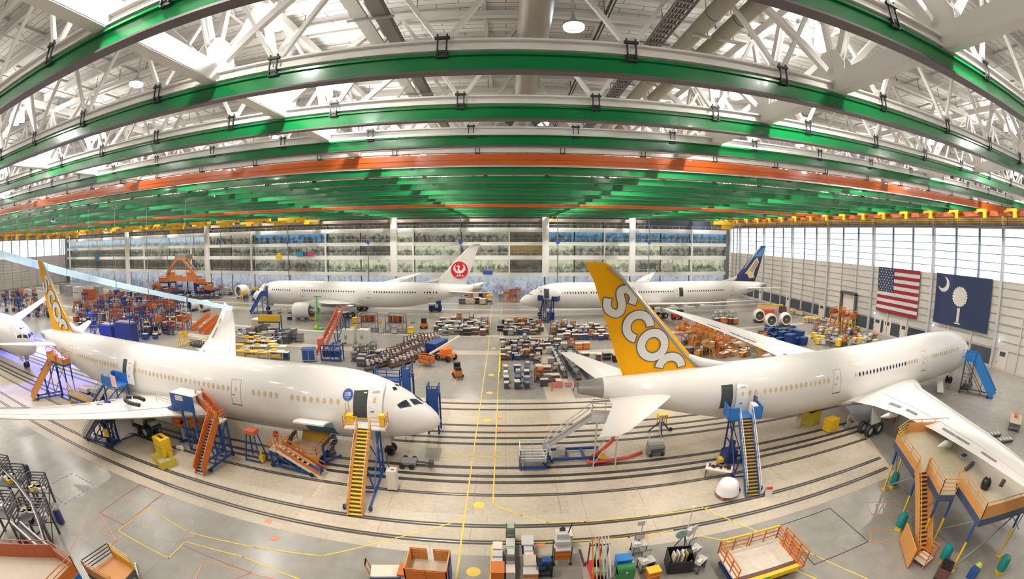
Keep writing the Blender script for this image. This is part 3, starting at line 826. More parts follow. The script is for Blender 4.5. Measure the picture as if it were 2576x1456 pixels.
    def finsec(xl, xt, z, th): return [(p[0], p[2], z) for p in airfoil(xl + d, xt + d, 0, 0, th)]
    secs = [(48.2, 56.6, 6.9, .085), (49.2, 56.3, 7.6, .085), (50.2, 56.9, 9.0, .085), (56.2, 59.0, 15.4, .085), (57.5, 59.6, 16.55, .07), (58.3, 59.75, 16.9, .03)]
    m = MB(); m.rings([finsec(*s) for s in secs]); fin = m.build('tail_fin', FM, t, 'auto')
    m = MB(); rr = []
    for xl, z in ((47.6, 7.75), (49.2, 7.95), (50.4, 8.9), (56.2, 15.4), (57.5, 16.5)):
        rr.append([(-(xl + d - .06), -.0, z), (-(xl + d + .2), -.17, z), (-(xl + d + .48), -.2, z), (-(xl + d + .48), .2, z), (-(xl + d + .2), .17, z)])
    m.rings(rr); m.build('fin_leading_edge', GREYM if tail == 'scoot' else (GREYM if tail != 'white' else WHITE), fin)
    m = MB(); m.tube([(-(45.6 + d), 0, 7.8), (-(47.6 + d), 0, 7.98), (-(49.2 + d), 0, 8.25), (-(50.4 + d), 0, 8.9)], [.08, .3, .42, .2], 10); m.build('dorsal_fillet', WHITE, fin, True)
    if tail == 'scoot':
        LW = mat('letter_white', (.80, .77, .73), .4); LO = mat('letter_outline', (.09, .12, .20), .4)
        def fx(a, b, off):          # picture side of the fin: a = distance aft of the nose, b = height
            zz = b; xl = np.interp(zz, [s[2] for s in secs], [s[0] for s in secs]); xt = np.interp(zz, [s[2] for s in secs], [s[1] for s in secs])
            u = max(.02, min(.98, (a - xl) / (xt - xl))); th = .085
            yt = 5 * th * (.2969 * math.sqrt(u) - .126 * u - .3516 * u * u + .2843 * u ** 3 - .1036 * u ** 4)
            return (-(a + d), -(xt - xl) * yt - off, b)
        def letter(nm, l, r, clipz=None):
            m = MB()
            def sub(l, r, off, mi):
                m.cur = mi; n = 5; rows = []
                for i in range(n + 1):
                    rows.append([(a[0] + (b[0] - a[0]) * i / n, a[1] + (b[1] - a[1]) * i / n) for a, b in zip(l, r)])
                for i in range(n):
                    m.strip([fx(*p, off) for p in rows[i]], [fx(*p, off) for p in rows[i + 1]])
            sub(l, r, .05, 0)
            m.build(nm, [LW, LO], fin)
        def letter2(nm, path, w, closed=False):
            m = MB(); 
            for off, ww, mi in ((.03, w + .17, 1), (.055, w, 0)):
                l, r = ribbon(path, ww); m.cur = mi; n = 4
                if not closed and mi == 1:
                    for e, o_ in ((0, 1), (-1, -2)):
                        p, q = path[e], path[o_]; dx, dy = p[0] - q[0], p[1] - q[1]; dd = math.hypot(dx, dy)
                        dl = (dx / dd * .085, dy / dd * .085)
                        l2 = (l[e][0] + dl[0], l[e][1] + dl[1]); r2 = (r[e][0] + dl[0], r[e][1] + dl[1])
                        if e == 0: l.insert(0, l2); r.insert(0, r2)
                        else: l.append(l2); r.append(r2)
                for i in range(n):
                    f = lambda a, b, t_: (a[0] + (b[0] - a[0]) * t_, a[1] + (b[1] - a[1]) * t_)
                    m.strip([fx(*f(a, b, i / n), off) for a, b in zip(l, r)], [fx(*f(a, b, (i + 1) / n), off) for a, b in zip(l, r)])
            m.build(nm, [LW, LO], fin)
        NX = 65.9
        S = [(8.05, 14.02), (8.0, 13.41), (8.29, 12.97), (8.79, 12.78), (9.14, 13.04), (9.21, 13.61), (9.06, 14.22), (9.09, 14.61), (9.49, 14.74), (9.91, 14.56), (10.16, 14.07), (10.04, 13.55)]
        letter2('letter_s', spline([(NX - x, z) for x, z in S]), .62)
        cx, cz = NX - 10.69, 11.68
        arc = lambda cx, cz, r, a0, a1: [(cx - r * math.cos(a0 + (a1 - a0) * i / 36), cz + r * math.sin(a0 + (a1 - a0) * i / 36)) for i in range(37)]
        letter2('letter_c', arc(cx, cz, 1.0, math.radians(2), math.radians(258)), .66)
        letter2('letter_o', arc(NX - 12.04, 10.1, 1.03, 0, 2 * PI), .68, True)
        letter2('letter_o', arc(NX - 13.75, 7.98, 1.05, math.radians(8), math.radians(172)), .68)
    if tail == 'white':
        def disc(nm, mt, poly, off):
            m = MB(); n = len(poly); cxx = sum(p[0] for p in poly) / n; czz = sum(p[1] for p in poly) / n
            vs = [(-(cxx + d), .5 - 0, czz)]
            m.add([(-(a + d), .30 + off, b) for a, b in poly], [tuple(range(n))]); m.build(nm, mt, fin)
        cx, cz, R_ = 54.9, 10.9, 1.95
        m = MB(); m.lathe([(.001, .40), (R_, .40), (R_, .28), (.001, .28)], (-(cx + d), 0, cz), 'Y', 40); m.build('red_disc', mat('emblem_red', (.62, .01, .03), .4), fin)
        P2 = lambda a, b: (cx - a * R_, cz + b * R_)
        WE = mat('emblem_white', (.8, .78, .75), .4)
        wl = [(-.10, -.42), (-.45, -.30), (-.72, .05), (-.66, .45), (-.38, .74), (-.5, .3), (-.36, .05), (-.12, -.12), (.02, .12), (-.08, .42), (.06, .6), (.22, .52), (.40, .42), (.2, .38), (.16, .2), (.24, -.05), (.12, -.22), (.36, -.06), (.5, .3), (.40, .72), (.68, .42), (.72, .02), (.45, -.32), (.1, -.42)]
        disc('crane_emblem', WE, [P2(a, b) for a, b in wl], .115)
        for nm, polys in (('letter_j', [[(-.42, -.52), (-.32, -.52), (-.32, -.76), (-.52, -.76), (-.52, -.68), (-.42, -.68)]]),
                          ('letter_a', [[(-.24, -.76), (-.08, -.52), (.04, -.52), (.08, -.76), (-.02, -.76), (-.03, -.68), (-.12, -.68), (-.15, -.76)]]),
                          ('letter_l', [[(.16, -.52), (.27, -.52), (.27, -.68), (.46, -.68), (.46, -.76), (.16, -.76)]])):
            for p in polys: disc(nm, WE, [P2(a, b) for a, b in p], .118)
    if tail == 'navy':
        GOLD = mat('emblem_gold', (.62, .50, .27), .4); 
        def stripe(nm, poly, mt, y=.36):
            n = len(poly); MB().add([(-(a + d), y, b) for a, b in poly], [tuple(range(n))]).build(nm, mt, fin)
        P3 = lambda a, b: (a, b)
        stripe('bird_emblem', [(52.6, 9.7), (53.3, 10.3), (55.6, 13.0), (56.6, 13.9), (57.2, 12.6), (56.0, 10.8), (55.6, 9.5), (55.9, 8.6), (54.2, 8.45), (53.8, 8.9), (53.5, 9.6)], GOLD)
        for q in (0, .45, .9):
            stripe('bird_feather', [(54.1 + q, 10.3 - q * .25), (54.25 + q, 10.25 - q * .25), (56.5 + q * .45, 13.1 - q * .6), (56.35 + q * .45, 13.15 - q * .6)], FM, .38)
        stripe('gold_edge', [(56.75, 8.4), (56.95, 8.4), (59.25, 15.4), (59.05, 15.4)], YEL, .2)
        m = MB(); m.rings([finsec(55.0, 58.72, 14.1, .09), finsec(57.3, 59.3, 15.9, .09), finsec(58.2, 59.8, 16.95, .04)]); m.build('fin_tip_band', mat('fin_tip_blue', (.04, .20, .50), .35), fin, 'auto')
    # cabin windows: one small recess per window
    for sd in sides:
        proto = None
        for x0, x1, pitch, dk in windows:
            x = x0
            while x < x1:
                wc = WIN_D if dk else wcol
                q = MB(); q.cur = 0
                P_ = [skin(x + .17 * math.cos(a), 5.88 + .25 * math.sin(a), sd, L, .02) for a in [2 * PI * k / 10 for k in range(10)]]
                q.add(P_ if sd < 0 else P_[::-1], [tuple(range(10))])
                P2_ = [skin(x + .125 * math.cos(a), 5.88 + .20 * math.sin(a), sd, L, .03) for a in [2 * PI * k / 10 for k in range(10)]]
                q.cur = 1; q.add(P2_ if sd < 0 else P2_[::-1], [tuple(range(10))])
                q.build('cabin_window', [WIN_RIM if not dk else GAP, wc], t)
                x += pitch
        for x, w, state in doors:
            z0, z1 = 4.55, 6.72
            if state == 'closed':
                q = MB()
                for (a, b, c, e) in ((x - w / 2, x - w / 2 + .05, z0, z1), (x + w / 2 - .05, x + w / 2, z0, z1), (x - w / 2, x + w / 2, z1 - .05, z1)): patch(q, a, b, c, e, sd, L, .015)
                dr = q.build('door_outline', GAP, t)
                q = MB(); patch(q, x - w / 2, x + w / 2, z0 - .12, z0, sd, L, .02); q.build('door_sill', GAPD, dr)
                q = MB(); patch(q, x - .1, x + .1, 5.75, 6.1, sd, L, .025); q.build('door_window', wcol, dr)
                q = MB(); patch(q, x + .12, x + .38, 5.35, 5.45, sd, L, .025, 1, 1); q.build('door_handle', GAPD, dr)
            else:
                q = MB(); patch(q, x - w / 2, x + w / 2, z0, z1, sd, L, .02); dr = q.build('door_opening', INTER, t)
                q = MB(); patch(q, x - w / 2, x + w / 2, z0, z0 + .14, sd, L, .04); q.build('door_sill', YEL, dr)
                q = MB(); q.cur = 0
                c = skin(x, (z0 + z1) / 2, sd, L, .0); xs_ = x - 1.28
                vs = []
                nz = 6
                for j in range(nz + 1):
                    z = z0 - .05 + (z1 - z0 + .1) * j / nz
                    for off in (.32, .46):
                        for xx in (xs_ - .56, xs_ + .56):
                            vs.append(skin(xx, z, sd, L, off))
                fs = []
                for j in range(nz):
                    a = j * 4; b = a + 4
                    fs += [(a, a + 1, b + 1, b), (a + 2, b + 2, b + 3, a + 3), (a, b, b + 2, a + 2), (a + 1, a + 3, b + 3, b + 1)]
                fs += [(0, 2, 3, 1), (nz * 4, nz * 4 + 1, nz * 4 + 3, nz * 4 + 2)]
                q.add(vs, fs); lf = q.build('passenger_door', WHITE, t)
                q = MB(); patch(q, xs_ - .1, xs_ + .1, 5.8, 6.1, sd, L, .48, 1, 3); q.build('door_window', wcol, lf)
                q = MB(); patch(q, xs_ + .0, xs_ + .3, 5.2, 5.3, sd, L, .48, 1, 1); q.build('door_handle', GAPD, lf)
                q = MB(); patch(q, xs_ - .3, xs_ + .25, 6.35, 6.45, sd, L, .47, 1, 1); q.build('door_placard', GAP, lf)
    if cargo:
        x, w = cargo
        q = MB(); patch(q, x - w / 2, x + w / 2, 2.35, 4.0, -1, L, .02); co = q.build('cargo_opening', mat('hold_blue', (.03, .16, .26), .6), t)
        q = MB(); patch(q, x - w / 2, x + w / 2, 3.4, 4.0, -1, L, .035, 2, 3); q.build('hold_ceiling', mat('hold_pale_blue', (.22, .42, .50), .6), co)
        a = skin(x - w / 2, 4.15, -1, L, .03); b = skin(x + w / 2, 4.15, -1, L, .03)
        q = MB(); n = 5; top = []
        for k in range(n + 1):
            u = k / n; yy = a[1] - u * 1.75; zz = a[2] + .42 * math.sin(u * 1.6)
            top.append((yy, zz))
        vs = [(xx, y_, z_ + dz) for dz in (0, -.14) for xx in (a[0], b[0]) for y_, z_ in top]
        n1 = n + 1; fs = []
        for k in range(n):
            fs += [(k, k + 1, n1 + k + 1, n1 + k), (2 * n1 + k, 3 * n1 + k, 3 * n1 + k + 1, 2 * n1 + k + 1), (k, 2 * n1 + k, 2 * n1 + k + 1, k + 1), (n1 + k, n1 + k + 1, 3 * n1 + k + 1, 3 * n1 + k)]
        fs += [(0, n1, 3 * n1, 2 * n1), (n, 2 * n1 + n, 3 * n1 + n, n1 + n)]
        q.add(vs, fs); q.build('cargo_door', WHITE, t)
    # engines
    for sd, kind in engines:
        ex, ey, ez = 17.8 + dxw, sd * 9.75, 2.35
        q = MB(); q.lathe([(1.28, -ex + .1 - .9), (1.42, -ex - .05), (1.55, -ex - .02), (1.70, -ex - .5), (1.80, -ex - 1.6), (1.74, -ex - 3.0), (1.60, -ex - 4.1), (1.5, -ex - 4.4), (1.40, -ex - 4.3)], (0, ey, ez), 'X', 40)
        e = q.build('engine_nacelle', WHITE, t, True)
        q = MB(); q.lathe([(1.3, -ex - .9), (.001, -ex - .9)], (0, ey, ez), 'X', 30); q.build('fan_face', DGREY, e)
        q = MB(); q.lathe([(.001, -ex - .3), (.3, -ex - .7), (.36, -ex - .95)], (0, ey, ez), 'X', 18); q.build('spinner', MGREY, e, True)
        q = MB(); q.lathe([(1.0, -ex - 4.2), (.95, -ex - 5.0), (.75, -ex - 6.0), (.6, -ex - 6.3), (.45, -ex - 6.2), (.001, -ex - 7.0)], (0, ey, ez), 'X', 24); q.build('exhaust_core', GREYM, e, True)
        for k in range(8):
            a = 2 * PI * k / 8; q = MB(); q.bar((-ex - 4.4, ey + 1.3 * math.cos(a), ez + 1.3 * math.sin(a)), (-ex - 5.2, ey + .9 * math.cos(a), ez + .9 * math.sin(a)), .25); q.build('core_strut', DGREY, e)
        q = MB(); q.prism([(-ex - .8, ez + 1.6), (-ex - 5.8, ez + .7), (-ex - 8.2, ez + 1.7), (-ex - 6.5, ez + 2.2), (-ex - 3.8, ez + 2.15)], lambda a, b: (a, ey - .22, b), lambda a, b: (a, ey + .22, b)); q.build('pylon', WHITE, e)
    # landing gear
    if gear:
        d2 = (L - 60) * .6
        gx = 29.6 + d2 + wing_dx * .2
        for sd in (-1, 1):
            q = MB(); q.cyl((-gx, sd * 4.6, 3.2), (-gx, sd * 4.9, .75), .2, 12); q.bar((-gx, sd * 4.7, 2.6), (-gx + 1.8, sd * 3.4, 3.0), .14); g = q.build('main_gear_leg', GREYM, t)
            q = MB(); q.bar((-gx + .75, sd * 4.9, .66), (-gx - .75, sd * 4.9, .66), .22); q.build('bogie_beam', GREYM, g)
            q = MB(); q.box((-gx - .1, sd * 5.4, 2.2), (1.5, .07, 1.7), 0, sd * .28); q.build('gear_door', LGREY, g)
            for dx in (-.73, .73):
                for dy in (-.55, .55):
                    q = MB(); make_wheel(q, -gx + dx, sd * 4.9 + dy, .66, .66, .5); wl_ = q.build('tyre', DARK, g, 'auto')
                    q = MB(); q.lathe([(.38, -.16), (.34, .0), (.38, .16), (.001, .2)], (-gx + dx, sd * 4.9 + dy, .66), 'Y', 16); q.lathe([(.001, -.2), (.38, -.16)], (-gx + dx, sd * 4.9 + dy, .66), 'Y', 16); q.build('hub', LGREY, wl_)
        q = MB(); q.cyl((-4.5, 0, 2.3), (-4.6, 0, .55), .14, 12); q.bar((-4.5, 0, 1.6), (-5.8, 0, 2.3), .12); g = q.build('nose_gear_leg', GREYM, t)
        for dy in (-.32, .32):
            q = MB(); make_wheel(q, -4.6, dy, .5, .5, .34); q.build('tyre', DARK, g, 'auto')
        for sd in (-1, 1): q = MB(); q.box((-5.2, sd * .62, 1.65), (1.7, .05, .9)); q.build('nose_gear_door', WHITE, g)
    return t, body
CLOSED, OPEN = 'closed', 'open'
W_L = [(32.4 - .0, 19.5, 0, 0)]
planeL, _b = airliner('airliner', 'large white airliner in front at left, nose toward the aisle, with an orange lettered tail', -5.45, 32.5, 1, 60.0, 'scoot',
    windows=[(7.9, 12.7, .61, 0), (13.7, 16.5, .61, 0), (19.0, 32.6, .61, 0), (36.0, 45.6, .61, 0), (49.0, 51.0, .6, 0)],
    doors=[(6.08, 1.12, OPEN), (18.1, 1.12, CLOSED), (34.3, 1.12, OPEN), (47.4, 1.12, CLOSED)], cargo=(10.0, 2.75), wing_dx=3.0)
# round blue seal behind the forward door
q = MB(); pts = [skin(7.12 + .44 * math.cos(a), 6.42 + .44 * math.sin(a), -1, 60, .03) for a in [2 * PI * k / 24 for k in range(24)]]
q.add(pts, [tuple(range(24))]); se = q.build('round_seal', mat('seal_blue', (.03, .10, .38), .4), planeL)
q = MB()
for z0, z1, hw in ((6.5, 6.58, .22), (6.36, 6.44, .26), (6.22, 6.28, .14)): patch(q, 7.12 - hw, 7.12 + hw, z0, z1, -1, 60, .04, 2, 1)
q.build('seal_lettering', mat('seal_pale', (.45, .52, .68), .5), se)
planeR, _b = airliner('airliner', 'large white airliner in front at right, seen from its orange lettered tail', 65.9, 32.5, 1, 60.0, 'scoot',
    windows=[(8.2, 11.5, .6, 0), (12.0, 15.8, .6, 0), (19.6, 22.2, .6, 0), (22.3, 31.2, .61, 1), (31.5, 32.0, .6, 0), (35.6, 43.6, .61, 0), (44.5, 46.2, .6, 0)],
    doors=[(5.9, 1.12, CLOSED), (17.8, 1.12, CLOSED), (34.3, 1.12, CLOSED), (47.4, 1.12, OPEN)])
planeJ, _b = airliner('airliner', 'white airliner farther back with a red round crane emblem on its tail', -66.6, 97.0, -1, 61.0, 'white',
    windows=[(8, 13.5, .66, 1), (17, 31.5, .66, 1), (36, 46.5, .62, 1), (48, 51, .7, 1)], wcol=WIN_D, sides=(1,), doors=[(5.9, 1.1, OPEN), (17.0, 1.1, CLOSED), (34.5, 1.1, CLOSED), (49.2, 1.2, CLOSED)], engines=[(1, 'full')])
planeS, _b = airliner('airliner', 'white airliner farther back behind the lettered tail, with a navy tail fin', 3.25, 97.0, -1, 65.6, 'navy',
    windows=[(9.5, 15.5, .62, 1), (16.2, 21, .62, 1), (24, 36.8, .62, 1), (40.5, 50.5, .62, 1)], wcol=WIN_D, sides=(1,), doors=[(6.0, 1.1, OPEN), (38.6, 1.1, OPEN), (53.6, 1.1, CLOSED)])
# ------------------------------------------------------------------ builders for the ground equipment
def LOC(rz, p0):
    c, s = math.cos(rz), math.sin(rz)
    def f(x, y, z=0):          # world -> local of a thing at p0 turned by rz
        dx, dy = x - p0[0], y - p0[1]
        return (dx * c + dy * s, -dx * s + dy * c, z)
    return f
def caster(parent, x, y, r=.14, m=DARK):
    q = MB(); q.cyl((x, y - .04, r), (x, y + .04, r), r, 10); q.build('wheel', m, parent)
def rail_run(parent, a, b, h=1.05, m=ORANGE, n=None, bars=3, t=.055, name='guard_rail', solid=None):
    a, b = Vector(a), Vector(b); L = (b - a).length; n = n or max(1, int(L / 1.3)); up = Vector((0, 0, h))
    q = MB()
    for k in range(n + 1): p = a + (b - a) * k / n; q.bar(p, p + up, t)
    for k in range(bars): z = Vector((0, 0, h * (1 - k / bars))); q.bar(a + z, b + z, t)
    if solid:
        q.bar(a + Vector((0, 0, h * solid / 2)), b + Vector((0, 0, h * solid / 2)), .03, h * solid)
    return q.build(name, m, parent)
def stairs(name, label, cat, foot, top, h, w=1.0, pl=1.6, pw=2.2, rail=ORANGE, tread=YEL, side=ORANGE, frame=BLUE, n=None, solid=0.0, panel=None, railh=1.0, back=True, legs=True, group=None, tail=0.0, riser=None, base=True):
    """flight climbing from foot to top (ground points), platform pl long at height h"""
    dx, dy = top[0] - foot[0], top[1] - foot[1]; run = math.hypot(dx, dy); rz = math.atan2(dy, dx)
    t = thing(name, label, cat, (foot[0], foot[1], 0), rz, group)
    n = n or max(6, int(h / .21))
    for s in (-1, 1):
        q = MB(); q.bar((-.1, s * w / 2, .05), (run, s * w / 2, h), .06, .28); q.build('stringer', side, t)
        q = MB(); k = max(2, int(run / 1.4))
        for i in range(k + 1):
            u = i / k; q.bar((run * u, s * w / 2, h * u), (run * u, s * w / 2, h * u + railh), .045)
        q.bar((0, s * w / 2, railh), (run, s * w / 2, h + railh), .06); q.bar((0, s * w / 2, railh * .55), (run, s * w / 2, h + railh * .55), .04)
        if solid: q.bar((0, s * (w / 2 + .03), railh * .45), (run, s * (w / 2 + .03), h + railh * .45), .03, railh * solid)
        q.build('handrail', rail, t)
    q = MB()
    for i in range(n):
        u = (i + .5) / n; q.box((run * u, 0, h * u), (.26, w - .06, .035))
        if riser:
            q.cur = 1; q.box((run * (i + .9) / n, 0, h * (i + .9) / n), (.015, w - .08, h / n * .8)); q.cur = 0
    q.build('tread', [tread, riser or tread], t)
    if pl:
        q = MB(); q.bx(run, run + pl, -pw / 2, pw / 2, h - .12, h); q.build('platform', LGREY if not panel else panel, t)
        for s in (-1, 1):
            rail_run(t, (run, s * pw / 2, h), (run + pl, s * pw / 2, h), railh, panel or rail, 2, 3, .05, 'side_guard', .95 if panel else None)
            if pw > w + .3: rail_run(t, (run, s * w / 2, h), (run, s * pw / 2, h), railh, panel or rail, 1, 3, .05, 'front_guard', .95 if panel else None)
    if legs:
        for sx in (run + .1, run + max(pl, .3) - .1):
            for s in (-1, 1):
                q = MB(); q.bar((sx, s * min(pw, 2.0) / 2 * .9, .2), (sx, s * min(pw, 2.0) / 2 * .9, h - .1), .13); q.build('leg', frame, t)
        q = MB(); yw = min(pw, 2.0) / 2 * .9
        for s in (-1, 1):
            q.bar((.6, s * yw, .25), (run + pl, s * yw, .25), .14); q.bar((run * .45, s * yw, .25), (run + pl - .1, s * yw, h - .2), .09); q.bar((run + .1, s * yw, h * .5), (run + pl - .1, s * yw, h * .5), .08)
            q.bar((run * .55, s * yw, .25), (run * .55, s * w / 2, h * .5), .1)
        q.bar((run + .1, -yw, .25), (run + .1, yw, .25), .12); q.bar((run + pl - .1, -yw, .25), (run + pl - .1, yw, .25), .12); q.bar((run + pl - .1, -yw, .3), (run + pl - .1, yw, h - .2), .07); q.bar((run * .55, -yw, .25), (run * .55, yw, .25), .1)
        q.build('support_frame', frame, t)
        for sx in (.8, run + pl - .2):
            for s in (-1, 1): caster(t, sx, s * (yw + .12), .2)
    return t
def dock(name, label, cat, poly, z, rails, deck=TAN, leg=BLUE, th=.3, railm=TAN_O, fascia=None, legs=None, h=1.1, group=None, braces=True):
    x0, y0 = sum(p[0] for p in poly) / len(poly), sum(p[1] for p in poly) / len(poly)
    t = thing(name, label, cat, (x0, y0, 0), 0, group)
    P_ = [(x - x0, y - y0) for x, y in poly]
    q = MB(); q.prism(P_, lambda a, b: (a, b, z - .06), lambda a, b: (a, b, z)); q.build('deck', deck, t)
    for i in range(len(P_)):
        a, b = P_[i], P_[(i + 1) % len(P_)]
        if math.hypot(a[0] - b[0], a[1] - b[1]) > .2:
            q = MB(); q.bar((*a, z - th / 2 - .06), (*b, z - th / 2 - .06), .1, th); q.build('edge_beam', fascia or leg, t)
    for i, j, m, solid in rails: rail_run(t, (*P_[i], z), (*P_[j], z), h, m, None, 4, .05, 'guard_rail', solid)
    for i in (legs if legs is not None else range(len(P_))):
        a = P_[i]; c = (a[0] * .93, a[1] * .93)
        q = MB(); q.bar((*c, z * .55), (*c, z - .2), .16); g = q.build('leg', leg, t)
        q = MB(); q.bar((*c, 0), (*c, z * .55), .13); q.box((*c, .03), (.4, .4, .06)); q.build('leg_foot', YEL if leg == BLUE else leg, g)
    if braces:
        for i in range(0, len(P_)):
            a, b = P_[i], P_[(i + 1) % len(P_)]; a = (a[0] * .93, a[1] * .93); b = (b[0] * .93, b[1] * .93)
            if math.hypot(a[0] - b[0], a[1] - b[1]) > 1.5:
                q = MB(); q.bar((*a, .3), (*b, z - .35), .08); q.bar((*a, z - .6), (*b, z - .6), .07); q.build('brace', MGREY, t)
    return t
# ---------------------------------------------------------------- around the left airliner
DX = -5.45
t = stairs('boarding_stairs', 'tall orange stairs with blue legs at the open forward door of the left airliner', 'stairs', G(902, 1298), (-10.7, 28.2), 4.5, 1.05, 1.3, 3.3, TAN_O, YEL, TAN_O, BLUE, 22, riser=DGREY)
q = MB(); q.box((6.0, -1.3, 5.0), (.5, .4, .9)); q.build('control_box', YEL, t)
q = MB(); q.box((6.1, 1.35, 4.9), (.6, .5, .8)); q.build('tool_box', YEL, t)
q = MB(); q.bar((6.4, 1.7, 4.5), (6.4, 1.7, 6.1), .05); q.bar((6.7, 1.55, 4.5), (6.7, 1.55, 6.3), .05); q.build('pole', TAN_O, t)
# cargo loader
def loader():
    p0 = G(785, 1150); t = thing('cargo_loader', 'beige and orange loader with a yellow ramp at the open cargo door', 'loader', (p0[0], p0[1], 0), math.radians(-3))
    q = MB(); q.bx(-1.7, 1.7, -1.3, 1.3, .75, .95); q.build('deck', TAN, t)
    q = MB(); q.bx(-1.75, 1.75, -1.42, -1.28, .55, .98); q.build('bumper', YEL, t)
    q = MB(); q.add([(-1.3, 1.3, .98), (1.55, 1.3, .98), (1.55, 2.3, 2.25), (-1.3, 2.3, 2.25), (-1.3, 1.3, .88), (1.55, 1.3, .88), (1.55, 2.3, 2.15), (-1.3, 2.3, 2.15)], [(0, 1, 2, 3), (7, 6, 5, 4), (0, 4, 5, 1), (1, 5, 6, 2), (2, 6, 7, 3), (3, 7, 4, 0)]); q.build('ramp', mat('ramp_yellow', (.62, .36, .02), .5, noise=.15), t)
    for s in (-1, 1): rail_run(t, (s * 1.65, -1.3, .95), (s * 1.65, 1.2, .95), 1.0, ORANGE, 2, 3)
    rail_run(t, (-1.65, -1.3, .95), (1.65, -1.3, .95), 1.0, ORANGE, 2, 3, name='front_guard')
    q = MB()
    for s in (-1, 1):
        q.bar((s * 1.5, -1.1, .2), (-s * 1.5, -1.1, .75), .1); q.bar((s * 1.5, 1.1, .2), (-s * 1.5, 1.1, .75), .1)
    q.build('scissor_lattice', DGREY, t)
    q = MB(); q.bx(-1.6, 1.6, -1.25, 1.25, .12, .28); q.build('base_frame', BLUE, t)
    for x in (-1.4, 1.4):
        for y in (-1.15, 1.15): caster(t, x, y, .2)
    q = MB(); q.bx(-2.9, -2.0, -1.2, -.7, .0, 1.3); q.build('control_station', YEL, t)
    q = MB(); q.box((-2.45, -1.21, 1.0), (.4, .03, .4)); q.build('control_panel', GRN, t)
    q = MB(); q.bar((-2.8, -.5, .2), (-2.8, -.5, 2.1), .08); q.box((-2.8, -.5, 2.1), (.35, .3, .5)); q.build('signal_post', RED, t)
    q = MB()
    for k in range(9): q.bar((-2.3 + k * .12, -.2 + .25 * math.sin(k), .6 + k * .2), (-2.1 + k * .12, .5 + .2 * math.cos(k), .7 + k * .2), .12)
    q.build('hose_bundle', DGREY, t)
    q = MB()
    for k in range(10): q.bar((2.0 + .1 * math.sin(k * 2), .2 + k * .12, .4 + k * .16), (2.5 + .12 * math.cos(k), .4 + k * .1, .6 + k * .15), .13)
    q.build('lift_linkage', DGREY, t)
    q = MB(); q.bar((2.1, -.8, 0), (2.1, -.8, 1.9), .16); q.bar((2.1, -.8, 1.9), (2.6, .6, 2.4), .12); q.bar((2.1, -.8, .3), (2.9, .8, .3), .14); q.build('lift_mast', BLUE, t)
    return t
loader()
t = stairs('access_stairs', 'low orange treaded steps slanting down beside the cargo loader', 'stairs', G(822, 1196), G(712, 1128, 1.7), 1.7, .95, .9, 1.0, ORANGE, TAN, CREAM, BLUE, 9, solid=.3)
q = MB(); q.box((1.0, 0, .35), (1.6, .9, .5)); q.build('ballast_box', BLUE, t)
# white cabinet
x, y = G(998, 1228)
t = thing('equipment_cabinet', 'white cabinet with a red mark standing right of the tall orange stairs', 'cabinet', (x, y, 0), .05)
q = MB(); q.bx(-.38, .38, -.4, .4, .1, 1.75); q.build('body', LGREY, t)
q = MB(); q.bx(-.34, .34, -.42, -.4, .2, 1.65); q.build('door', CREAM, t)
q = MB(); q.bx(-.34, .34, -.34, .34, 1.75, 1.78); q.build('top', LGREY, t)
q = MB(); q.box((.1, -.05, 1.79), (.3, .2, .02)); q.build('red_mark', RED, t)
q = MB(); q.bar((-.2, .2, 1.75), (-.35, .3, 2.7), .07); q.box((-.3, .3, 2.6), (.12, .08, .9)); q.build('screen_arm', DGREY, t)
for sx in (-.3, .3):
    for sy in (-.3, .3): caster(t, sx, sy, .07)
# mid orange stairs with the blue wing box
t = stairs('wing_stairs', 'orange and blue stairs climbing to the wing root of the left airliner', 'stairs', G(512, 1193), (-24.75, 27.2), 3.6, .95, 1.1, 1.3, ORANGE, LGREY, ORANGE, BLUE, 17, solid=.6, riser=DBLUE)
t = stairs('upper_stairs', 'short upper orange flight between the wing stairs and the blue wing guard', 'stairs', (-24.9, 28.0), (-27.2, 28.6), 1.2, .8, .1, .8, mat('guard_red_orange', (.62, .14, .06), .5), YEL, ORANGE, BLUE, 5, solid=.5, legs=False)
t.location.z = 3.6
t = thing('wing_guard', 'blue panelled guard box over the wing root with a white plate', 'guard', (-28.4, 27.3, 0))
q = MB(); q.bx(-1.6, 1.4, -.05, .05, 4.0, 5.5); q.build('panel', BLUE, t)
q = MB(); q.bx(-.85, .15, -.1, -.05, 4.95, 5.4); q.build('white_plate', LGREY, t)
q = MB(); q.bx(-1.6, 1.4, .05, 1.6, 5.42, 5.5); q.build('top_tray', LGREY, t)
q = MB(); q.bx(-2.2, -.9, -.2, .6, 3.92, 4.0); q.build('step_board', BLUE, t)
for sx in (-.2, 1.3):
    q = MB(); q.bar((sx, -.1, 0), (sx, -.1, 4.1), .16); q.build('leg', BLUE, t)
q = MB(); q.bar((-.2, -.1, .1), (1.3, -.1, 2.6), .1); q.bar((-.2, -.1, 2.6), (1.3, -.1, .1), .1); q.bar((-.2, -.1, .15), (1.3, -.1, .15), .14); q.build('cross_brace', BLUE, t)
